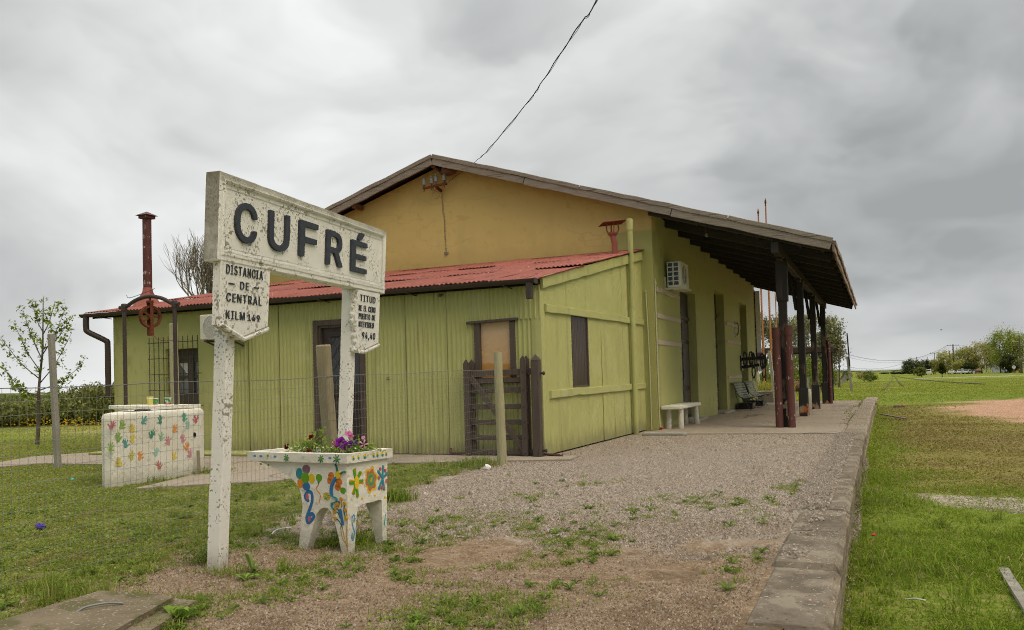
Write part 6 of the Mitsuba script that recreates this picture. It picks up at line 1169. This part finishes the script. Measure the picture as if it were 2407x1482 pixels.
kk = thing('small_stump', 'dark low trunk in the lawn right behind the leaning concrete post', 'trunk'); part(kk, 'trunk', tube(smooth_path([(-19.15, 17.75, -.05), (-19.10, 17.8, .4), (-19.3, 18.0, .95)], 4), np.linspace(.19, .08, 9), 8), 'bark', smooth=40)
# beyond the platform: eucalypts, shrubs, posts
EU = ((.17, .18, .09), (.42, .42, .25))
tree('eucalyptus', 'tall loose eucalyptus behind the station, leftmost, seen beside the flag poles', (-12.9, 110, -.7), 9.6, 5.6, EU, 71, .35, 22, 100, .36, 'bark_pale', sig=np.array([.55, .55, .5]))
tree('eucalyptus', 'eucalyptus with a thin open crown seen between the first and second canopy columns', (-10.1, 116, -.7), 9.5, 3.4, EU, 72, .4, 18, 90, .34, 'bark_pale', sig=np.array([.45, .45, .45]))
tree('eucalyptus', 'tallest eucalyptus, rising right of the farthest canopy column', (-6.9, 105, -.7), 9.3, 5.0, EU, 73, .25, 26, 110, .32, 'bark_pale', sig=np.array([.42, .42, .36]))
tree('eucalyptus', 'small eucalyptus at the right foot of the tallest one', (-5.45, 106, -.7), 6.4, 2.6, EU, 74, .2, 30, 100, .30, 'bark_pale', sig=np.array([.35, .35, .5]))
YG = ((.11, .16, .025), (.30, .34, .07))
for q, (x, y, h, w, l) in enumerate(((-6.4, 72, 3.0, 4.0, 'bright yellow green bush behind the second canopy column'), (-8.6, 70, 2.5, 4.2, 'green bush behind the flag pole bases'), (-4.9, 82, 2.2, 2.6, 'green bush behind the farthest canopy columns'))):
    tree('green_bush', l, (x, y, float(H(x, y))), h, w, YG, 80 + q, .1, 45, 70, .20, cat_='bush', depth=1)
bare('thorn_tree', 'small grey half bare tree left of the leaning pole', (-3.95, 95, -.6), 2.5, 90, 3, .9, 'bark', .75, .06, .5, .25, (2, 4), 4, (5, .16, .07, np.random.default_rng(3), ((.06, .07, .02), (.14, .15, .05))))
for x, y, h, w, c, l in ((-2.35, 150, 1.9, 2.3, ((.20, .18, .06), (.34, .30, .12)), 'straw coloured bush in the far meadow right of the leaning pole'), (-1.32, 140, 1.75, 1.9, ((.05, .10, .015), (.12, .18, .03)), 'round dark green bush in the far meadow right of the straw coloured one'), (-5.2, 160, 1.9, 1.4, ((.05, .07, .03), (.10, .12, .05)), 'small dark bush just right of the leaning pole foot')):
    tree('meadow_bush', l, (x, y, float(H(x, y))), h, w, c, int(abs(x) * 100), .08, 30, 45, .14, cat_='bush', depth=1)
lp_ = thing('leaning_pole', 'thin dark leaning pole on a timber stub beyond the platform end', 'pole')
part(lp_, 'stub', bar((-2.17, 76.9, -.6), (-2.42, 76.9, 2.35), .20, .14, (0, 1, 0), .01), 'bark_pale'); part(lp_, 'rod', tube([(-2.25, 76.8, 1.5), (-2.36, 76.8, 4.3)], .055, 8), 'black_iron', smooth=True)
solo('old_post', 'plain dark timber pole standing right of the eucalyptus', 'pole', tube([(-3.86, 96, -.7), (-3.82, 96, 3.5)], .07, 8), 'bark', smooth=True)
rng = np.random.default_rng(61)
for q in range(22):
    y = 70 + q * 3.6; x = -5.3 + .002 * y + rng.normal(0, .05); z = float(H(x, y)); h = rng.uniform(.9, 1.35)
    solo('paling_post', 'weathered grey fence post in the row left of the leaning pole', 'post', bar((x, y, z - .1), (x + rng.normal(0, .09), y, z + h), .17, .13, (0, 1, 0), .01), 'bark_pale', group='old fence posts in the meadow beyond the platform')

# ------------------------------------------------------------------ far side of the green: poles, trees, house, cars (about 300 m away)
S = 1.9; far = lambda x, y, z: np.array([x * S, y * S, 1.1 + (z - 1.1) * S]); gz = lambda x, y: float(H(x * S, y * S))
def pole(label, x, y, z1, r, arms=(), extra=None):
    k = thing('utility_pole', label, 'utility pole'); p = far(x, y, 0); t = far(x, y, z1); part(k, 'shaft', tube([(p[0], p[1], gz(x, y) - .2), t], [r, r * .7], 8), 'bark', smooth=True)
    for dz, w in arms:
        part(k, 'crossarm', bar(t + [-w / 2, 0, -dz], t + [w / 2, 0, -dz], .14, .14), 'bark')
        part(k, 'insulators', cat([tube([t + [s * w / 2 * .9, 0, -dz], t + [s * w / 2 * .9, 0, -dz + .38]], .07, 5) for s in (-1, -.5, .5, 1)]), 'porcelain')
    if extra == 'lamp': part(k, 'lamp_arm', cat([bar(t + [0, 0, -1.6], t + [-1.3, 0, -1.4], .08, .08), cbox((.8, .3, .16), .04, t + [-1.5, 0, -1.4])]), 'ac_white')
    return t
p1 = pole('stout utility pole with a crossarm, tallest in the far row of poles', 12.91, 180, 5.60, .30, ((.45, 3.9),))
pole('plain thinner pole standing just left of the stout utility pole', 12.55, 184, 4.52, .17)
p3 = pole('utility pole with a wide crossarm left of the conifer', 10.27, 190, 4.30, .16, ((.12, 3.2),))
p4 = pole('utility pole rising above the dark tree at the left end of the far row', 7.41, 200, 3.73, .22)
p5 = pole('small distant utility pole left of the dark tree', 7.59, 280, 1.97, .2, ((.2, 3.0),))
pole('distant utility pole farthest left against the sky', 7.40, 330, 2.29, .17); pole('distant utility pole, second from the left end of the row', 8.22, 330, 1.60, .16); pole('distant utility pole close to the dark tree', 8.85, 300, 1.51, .16)
pole('pole in front of the pale house on the right', 18.83, 165, 4.71, .16); pole('lamp pole near the right edge of the picture', 19.80, 150, 5.71, .22, (), 'lamp')
def wires(name, label, spans):
    k = thing(name, label, 'wire')
    for a, b, s, r in spans: part(k, 'line', tube(sag(a, b, s), r, 4), 'cable_black', smooth=True)
wires('power_line', 'power line sagging from the stout utility pole to the eucalyptus on the left', [((-11.0, 230, 6.9), p1 + [-1.8, 0, -.3], 4.2, .045), ((-11.5, 232, 6.3), p1 + [-1.0, 0, -.3], 4.4, .020)])
wires('telephone_line', 'lower thin line running left from the pole above the dark tree', [((-13, 300, 3.6), p4 + [0, 0, -.1], 3.0, .035), ((-14, 380, 2.2), p5 + [-1, 0, -.1], 1.2, .025)])
wires('street_line', 'thin line from the stout utility pole past the trees to the right', [(p1 + [1.5, 0, -3.6], far(19.8, 150, 4.6), 2.0, .02), (p1 + [1.5, 0, -.3], far(30, 178, 5.4), 2.5, .02)])
LG = ((.30, .32, .08), (.58, .56, .18)); MG = ((.20, .26, .05), (.48, .52, .13)); DG = ((.03, .042, .015), (.10, .12, .04)); BR = ((.12, .10, .05), (.22, .19, .09))
FT_ = [('dark_tree', 'dark broad tree at the left end of the far row', 5.7, 170, 2.95, 2.7, ((.08, .10, .045), (.20, .23, .10)), .12, 40, 45, .42),
       ('round_bush', 'small round bush tree with a short trunk left of the young conifer', 4.85, 120, 1.36, 1.06, ((.12, .14, .04), (.28, .32, .09)), .18, 30, 45, .19),
       ('distant_bush', 'pale distant bush at the far end of the track', 4.15, 260, .70, 2.0, ((.10, .13, .06), (.19, .22, .11)), .1, 26, 36, .4), ('distant_bush', 'brownish distant bush right of the pale one at the far end of the track', 5.68, 250, .80, 2.2, ((.08, .09, .05), (.15, .15, .08)), .1, 26, 36, .4), ('distant_bush', 'low distant bush farthest left beyond the track', 1.8, 330, .30, 2.4, ((.06, .08, .04), (.12, .15, .07)), .1, 20, 30, .5),
       ('thin_tree', 'thin dark tree behind the round bush', 8.25, 187, 3.08, 1.7, ((.05, .06, .03), (.12, .13, .06)), .3, 20, 34, .42), ('light_tree', 'low light green tree between the thin dark tree and the conifer', 10.0, 192, 2.9, 2.3, LG, .2, 36, 36, .42),
       ('light_tree', 'light green tree with an open top behind the conifer', 11.8, 186, 4.65, 2.6, LG, .25, 34, 30, .42), ('light_tree', 'yellowish tree just left of the stout utility pole', 12.7, 192, 3.9, 2.0, ((.34, .31, .09), (.55, .49, .17)), .25, 26, 30, .42),
       ('light_tree', 'broad yellow green tree right of the stout utility pole', 14.9, 180, 4.85, 3.5, LG, .25, 60, 40, .44), ('light_tree', 'broad pale green tree with twiggy top in the middle of the far row', 17.4, 178, 5.75, 4.0, ((.32, .31, .10), (.55, .52, .20)), .28, 60, 40, .42),
       ('pine_tree', 'dark round topped pine behind the pale green tree', 23.3, 230, 6.6, 1.6, DG, .6, 20, 50, .45), ('pine_tree', 'second dark round topped pine right of the first', 24.8, 230, 6.55, 2.0, DG, .6, 22, 50, .45),
       ('tall_tree', 'tall fresh green tree near the right edge of the picture', 19.5, 165, 7.5, 4.2, MG, .25, 80, 44, .42), ('tall_tree', 'green tree cut by the right edge of the picture', 21.8, 167, 6.9, 3.6, MG, .25, 60, 40, .42),
       ('dark_bush_tree', 'dark evergreen under the tall fresh green tree', 19.7, 161, 2.95, 2.2, DG, .15, 40, 50, .36), ('dark_shrub', 'dark shrub behind the parked cars', 15.0, 174, 2.10, 1.9, ((.05, .065, .02), (.12, .14, .045)), .15, 32, 40, .34), ('light_tree', 'yellow green low tree left of the parked cars', 13.6, 176, 2.6, 1.9, LG, .2, 36, 36, .36)]
for q, (n_, l, x, y, z1, w, c, tk, nc, pr, sz) in enumerate(FT_):
    g = gz(x, y); p = far(x, y, 0); tree(n_, l, (p[0], p[1], g), far(x, y, z1)[2] - g, w * S * 1.28, c, 200 + q, tk * .62, int(nc * 1.7), int(pr * 1.25), sz * 1.2, depth=1, sig=np.array([.10 * w * S, .10 * w * S, .06 * (far(x, y, z1)[2] - g)]))
bare('grey_tree', 'grey leafless spreading tree top behind the yellow green trees', (*far(17.0, 210, 0)[:2], -1), far(17, 210, 6.06)[2] + 1, 321, 4, 1.1, 'bark', 3.0, .3, 3.0, .15, (2, 4), 5)
# young conifer
rng = np.random.default_rng(77); cf = thing('conifer', 'young dark green conifer with upswept branches standing alone on the green', 'tree'); x, y = 6.35, 105; g = gz(x, y); p = far(x, y, 0); hh = far(x, y, 1.70)[2] - g
part(cf, 'trunk', tube([(p[0], p[1], g - .1), (p[0], p[1], g + hh)], [.09, .02], 7), 'bark', smooth=True); br_, lf_ = [], []
for z in np.linspace(.24, .93, 34):
    for q in range(4):
        a = rng.uniform(0, 6.28); L_ = (1.22 if z > .3 else 1.1) * (1 - z) ** .62 * rng.uniform(.75, 1.1) * 1.05; b0_ = np.array([p[0], p[1], g + z * hh]); e_ = b0_ + [math.cos(a) * L_, math.sin(a) * L_, L_ * .42]; br_.append(tube([b0_, e_], [.015, .005], 4))
        for s in np.linspace(.25, 1, 9): lf_.append(b0_ * (1 - s) + e_ * s)
part(cf, 'branches', cat(br_), 'bark'); m, c = crown_leaves(np.array(lf_), 5, .07, .26, rng, ((.03, .05, .012), (.095, .12, .03)), .6, .3); part(cf, 'needles', m, 'leaf', color=c)
# palm
pm_ = thing('palm', 'small palm with drooping fronds at the right edge of the picture', 'palm'); x, y = 18.9, 142; g = gz(x, y); p = far(x, y, 0); hh = far(x, y, 1.9)[2] - g
part(pm_, 'trunk', tube([(p[0], p[1], g - .1), (p[0], p[1], g + hh)], [.22, .18], 8), 'bark', smooth=True)
for q in range(20):
    a = q * 2.4; L_ = 2.4; t = np.linspace(0, 1, 8)[:, None]; el = rng.uniform(.2, 1.1); sp_ = np.array([p[0], p[1], g + hh]) + np.hstack([math.cos(a) * L_ * t, math.sin(a) * L_ * t, L_ * (el * t - 1.25 * t ** 2)])
    q2 = np.repeat(sp_, 9, 0) + rng.normal(0, .12, (72, 3)); m, c = leafquads(q2, .42, .14, rng, greens(72, rng, (.06, .085, .03), (.17, .20, .08), .05), .6); part(pm_, 'frond', m, 'leaf', color=c)
# house and sheds
mat('house_blue', (.40, .44, .50), .8, .2); mat('house_ochre', (.52, .40, .13), .8, .2); mat('house_tan', (.48, .42, .35), .8, .2); mat('car_red', (.16, .012, .016), .25, .5); mat('car_white', (.65, .65, .64), .3, .5); mat('car_blue', (.02, .05, .13), .25, .5); mat('rubber', (.02, .02, .02), .8, .2)
def hbox(k, n_, x0, x1, y0, y1, z0, z1, m_):
    a, b = far(x0, y0, z0), far(x1, y0, z1); part(k, n_, box(a[0], b[0], y0 * S, y0 * S + (y1 - y0), min(a[2], b[2]), b[2]), m_)
hs = thing('house', 'pale blue two storey house showing between the trees on the right', 'house'); hbox(hs, 'wall', 20.2, 21.9, 186, 193, -.3, 2.55, 'house_blue')
a = far(20.15, 186, 2.55); part(hs, 'roof', box(a[0], a[0] + 3.6, 186 * S - .4, 186 * S + 8, a[2], a[2] + .3), 'ac_white')
for xx in (20.35, 20.65, 20.95, 21.4):
    for z0, z1 in ((.55, 1.05), (1.75, 2.2)):
        a, b = far(xx, 186, z0), far(xx + .16, 186, z1); w_ = part(hs, 'window', box(a[0], b[0], 186 * S - .05, 186 * S + .05, a[2], b[2]), 'car_white'); part(hs, w_.split('__')[1] + '__pane', box(a[0] + .05, b[0] - .05, 186 * S - .07, 186 * S - .052, a[2] + .05, b[2] - .05), 'dark_pane')
a = far(20.86, 184.5, 1.45); part(hs, 'sign', cbox((.62, .12, .75), .03, a + [0, 0, .3]), 'plastic_red', label='red square sign on the house'); part(hs, 'sign', cbox((.62, .12, .6), .03, a + [-.75, 0, .3]), 'dark_inside', label='dark square sign on the house')
ys_ = thing('ochre_shed', 'low ochre building behind the palm', 'building'); hbox(ys_, 'wall', 21.6, 22.9, 174, 179, -.3, 1.0, 'house_ochre'); hbox(ys_, 'roof', 21.5, 23.0, 173.8, 180, 1.0, 1.1, 'house_tan'); hbox(ys_, 'door', 21.9, 22.15, 173.9, 174.0, -.2, .7, 'dark_inside')
ts_ = thing('tan_shed', 'low tan building behind the motorcycle', 'building'); hbox(ts_, 'wall', 20.1, 21.2, 173, 178, -.3, 1.15, 'house_tan'); hbox(ts_, 'roof', 20.0, 21.3, 172.8, 179, 1.15, 1.25, 'house_ochre'); hbox(ts_, 'window', 20.4, 20.65, 172.9, 173.0, .3, .8, 'dark_pane')
def car(label, x, y, mt, yaw, seed, name='parked_car', van=False):
    k = thing(name, label, 'van' if van else 'car'); p = far(x, y, 0); g = gz(x, y) + .03; R_ = rz(yaw)
    prof = [(-2.0, .35), (-2.05, .75), (-1.25, .92), (-.75, 1.38), (.75, 1.42), (1.55, .98), (2.0, .88), (2.0, .35)] if not van else [(-2.2, .35), (-2.2, 1.0), (-1.9, 1.15), (-1.6, 1.95), (2.2, 2.0), (2.2, .35)]
    b = prism(Polygon(prof), (0, .82, 0), (1, 0, 0), (0, 0, 1), 1.64); v = b[0].copy(); top = v[:, 2] > 1.0; v[top, 1] *= .86; o = np.array([p[0], p[1], g])
    part(k, 'body', xf((v, b[1]), R_, o), mt)
    gls = [(-1.15, .97), (-.72, 1.32), (.70, 1.35), (1.42, 1.0)] if not van else [(-1.85, 1.2), (-1.6, 1.8), (-.6, 1.8), (-.6, 1.2)]
    for s in (-1, 1): part(k, 'window', xf(prism(Polygon(gls), (0, s * .80 + .012, 0), (1, 0, 0), (0, 0, 1), .024), R_, o), 'dark_pane')
    for xx in ((1.62, -1.3) if not van else (2.21, -2.21)): part(k, 'windscreen', xf(bar((xx * .98 if not van else xx, 0, 1.02 if not van else 1.3), (xx * .62 if not van else xx * .98, 0, 1.36 if not van else 1.8), 1.25, .03, (1, 0, 0)), R_, o), 'dark_pane')
    for xx in (-1.3, 1.3):
        for s in (-1, 1): part(k, 'wheel', xf(xf(lathe([(.001, -.1), (.31, -.1), (.33, -.06), (.33, .06), (.31, .1), (.001, .1)], 14), rx(math.pi / 2), (xx, s * .76, .32)), R_, o), 'rubber', smooth=30)
    for s in (-1, 1): part(k, 'tail_light', xf(cbox((.04, .25, .16), .01, (2.0, s * .6, .82)), R_, o), 'plastic_red')
car('red hatchback parked under the trees, seen from behind', 15.46, 166, 'car_red', -1.45, 1); car('white car parked left of the red hatchback', 14.1, 168, 'car_white', 1.1, 2); car('dark blue car parked behind the white one', 14.5, 172, 'car_blue', .9, 3); car('white van standing at the left of the far row behind the round bush', 8.14, 170, 'car_white', 1.5, 4, 'parked_van', True); car('white car half hidden right of the stout utility pole', 13.2, 170, 'car_white', 1.3, 5); car('white car just left of the stout utility pole', 11.9, 170, 'car_white', 1.3, 6)
# motorcycle and rider
mo = thing('motorcycle', 'motorcycle with a bright headlamp riding along the far street', 'motorcycle'); p = far(18.6, 158, 0); g = gz(18.6, 158) + .05; o = np.array([p[0], p[1], g])
for xx in (-.62, .62): part(mo, 'wheel', xf(xf(lathe([(.22, -.05), (.30, -.05), (.30, .05), (.22, .05), (.22, -.05)], 16), rx(math.pi / 2), (xx, 0, .3)), None, o), 'rubber')
part(mo, 'body', xf(cat([hullm([(-.7, s * .1, .62) for s in (-1, 1)] + [(.3, s * .14, .5) for s in (-1, 1)] + [(.35, s * .1, .88) for s in (-1, 1)] + [(-.6, s * .1, .75) for s in (-1, 1)]), bar((.62, 0, .3), (.42, 0, .95), .06, .06), bar((-.62, 0, .3), (-.1, 0, .5), .06, .06), bar((.40, -.3, 1.0), (.40, .3, 1.0), .04, .04)]), None, o), 'car_white'); part(mo, 'headlamp', xf(blob((.09, .11, .11), (.58, -.03, .88), 2), None, o), 'ac_white', smooth=True)
def bones(js): 
    ms = []
    for (a, ra), (b, rb) in js:
        s = [m3.Manifold.sphere(r_, 16).translate(list(map(float, c_))) for c_, r_ in ((a, ra), (b, rb))]; ms.append(m3.Manifold.batch_hull(s))
    u = ms[0]
    for m in ms[1:]: u = u + m
    q = u.refine_to_length(.06).to_mesh(); t_ = trimesh.Trimesh(np.array(q.vert_properties[:, :3]), np.array(q.tri_verts)); trimesh.smoothing.filter_taubin(t_, iterations=6); return np.array(t_.vertices), np.array(t_.faces)
pr = thing('person', 'rider in dark clothes and a yellow helmet leaning forward on the motorcycle', 'person')
J = [(((-.25, 0, .82), .17), ((-.10, 0, 1.25), .18)), (((-.10, 0, 1.25), .18), ((-.02, 0, 1.42), .08)), (((-.02, 0, 1.42), .07), ((.02, 0, 1.56), .10))]
for s in (-1, 1): J += [(((-.22, s * .12, .82), .11), ((.22, s * .18, .72), .085)), (((.22, s * .18, .72), .085), ((.02, s * .18, .36), .06)), (((.02, s * .18, .34), .055), ((.18, s * .18, .30), .045)), (((-.08, s * .20, 1.32), .075), ((.12, s * .28, 1.10), .06)), (((.12, s * .28, 1.10), .055), ((.38, s * .26, 1.03), .045))]
part(pr, 'body', xf(bones(J), None, o), 'car_blue', smooth=True); part(pr, 'helmet', xf(blob((.15, .14, .15), (.02, 0, 1.60), 2), None, o), 'plastic_yellow', smooth=True); part(pr, 'visor', xf(blob((.05, .10, .06), (.13, 0, 1.60), 2), None, o), 'dark_pane', smooth=True)
# street signs and posts
k = thing('round_sign', 'round white road sign seen from behind near the right edge', 'sign'); p = far(19.54, 155, 0); g = gz(19.54, 155); part(k, 'post', tube([(p[0], p[1], g), (p[0], p[1], g + 2.2)], .05, 6), 'grey_concrete'); part(k, 'disc', xf(lathe([(.001, -.02), (.5, -.02), (.5, .02), (.001, .02)], 24), rx(math.pi / 2), (p[0], p[1] - .08, g + 1.75)), 'car_white')
k = thing('small_sign', 'small pale blue sign beside the stout utility pole', 'sign'); p = far(11.93 + 1.2, 165, 0); g = gz(13, 165); part(k, 'post', tube([(p[0], p[1], g), (p[0], p[1], g + 1.8)], .05, 6), 'grey_concrete'); part(k, 'board', cbox((.62, .05, .95), .02, (p[0], p[1] - .07, g + 1.45)), 'house_blue'); part(k, 'border', cbox((.62, .055, .25), .02, (p[0], p[1] - .075, g + .92)), 'car_white')
for q, (x, h_, l) in enumerate(((14.95, 1.0, 'short white post left of the red hatchback'), (14.78, 1.0, 'second short white post left of the red hatchback'), (16.6, 2.6, 'tall white tree trunk post right of the red hatchback'), (17.0, 2.4, 'white painted post right of the tall one'), (17.25, 2.2, 'white painted post farthest right of the group'))):
    p = far(x, 165, 0); solo('white_street_post', l, 'post', tube([(p[0], p[1], gz(x, 165) - .1), (p[0] + .05, p[1], gz(x, 165) + h_)], .12, 8), 'car_white', smooth=True)
# old rails and sleepers across the green, debris
ra = thing('old_rails', 'rusty old rails lying in the grass beyond the platform end', 'rails')
for pts in ([(9.2, 92, 0), (6.9, 128, 0), (5.2, 190, 0), (4.6, 330, 0)], [(2.1, 92, 0), (2.4, 130, 0), (3.6, 230, 0), (4.2, 330, 0)], [(.2, 75, 0), (1.2, 120, 0), (3.0, 230, 0), (4.0, 330, 0)]):
    p = smooth_path(pts, 8); p[:, 2] = H(p[:, 0], p[:, 1]) + .07; part(ra, 'rail', tube(p, .05, 4), 'bark')
for x, y, l in ((1.6, 47, 'dark heap of debris with a red and white scrap right of the platform end'),):
    k = thing('debris_heap', l, 'debris'); z = float(H(.9, 40)); part(k, 'heap', cat([blob((.13, .12, .07), (.60 + q * .13, 40 + .1 * q, z + .02), 1, .3, 2, q) for q in range(3)]), 'bark', smooth=True); part(k, 'scrap', blob((.06, .05, .04), (.88, 39.85, z + .07), 1, .4, 2, 3), 'plastic_red', smooth=True)
k = thing('loose_plank', 'thin grey plank lying in the grass below the far end of the platform edge', 'plank'); part(k, 'plank', bar((.02, 30.4, -.33), (.75, 29.0, -.42), .11, .03), 'grey_wood_y')
bird = thing('bird', 'small dark bird flying low over the far green', 'bird'); bo = np.array([14.72, 240, 10.85])
part(bird, 'body', blob((.30, .08, .07), bo, 2), 'black_iron', smooth=True)
for s in (-1, 1): part(bird, 'wing', hullm([bo + [0, s * .05, 0], bo + [-.12, s * .7, .12], bo + [.10, s * .7, .10], bo + [.14, s * .05, .02]]), 'black_iron')
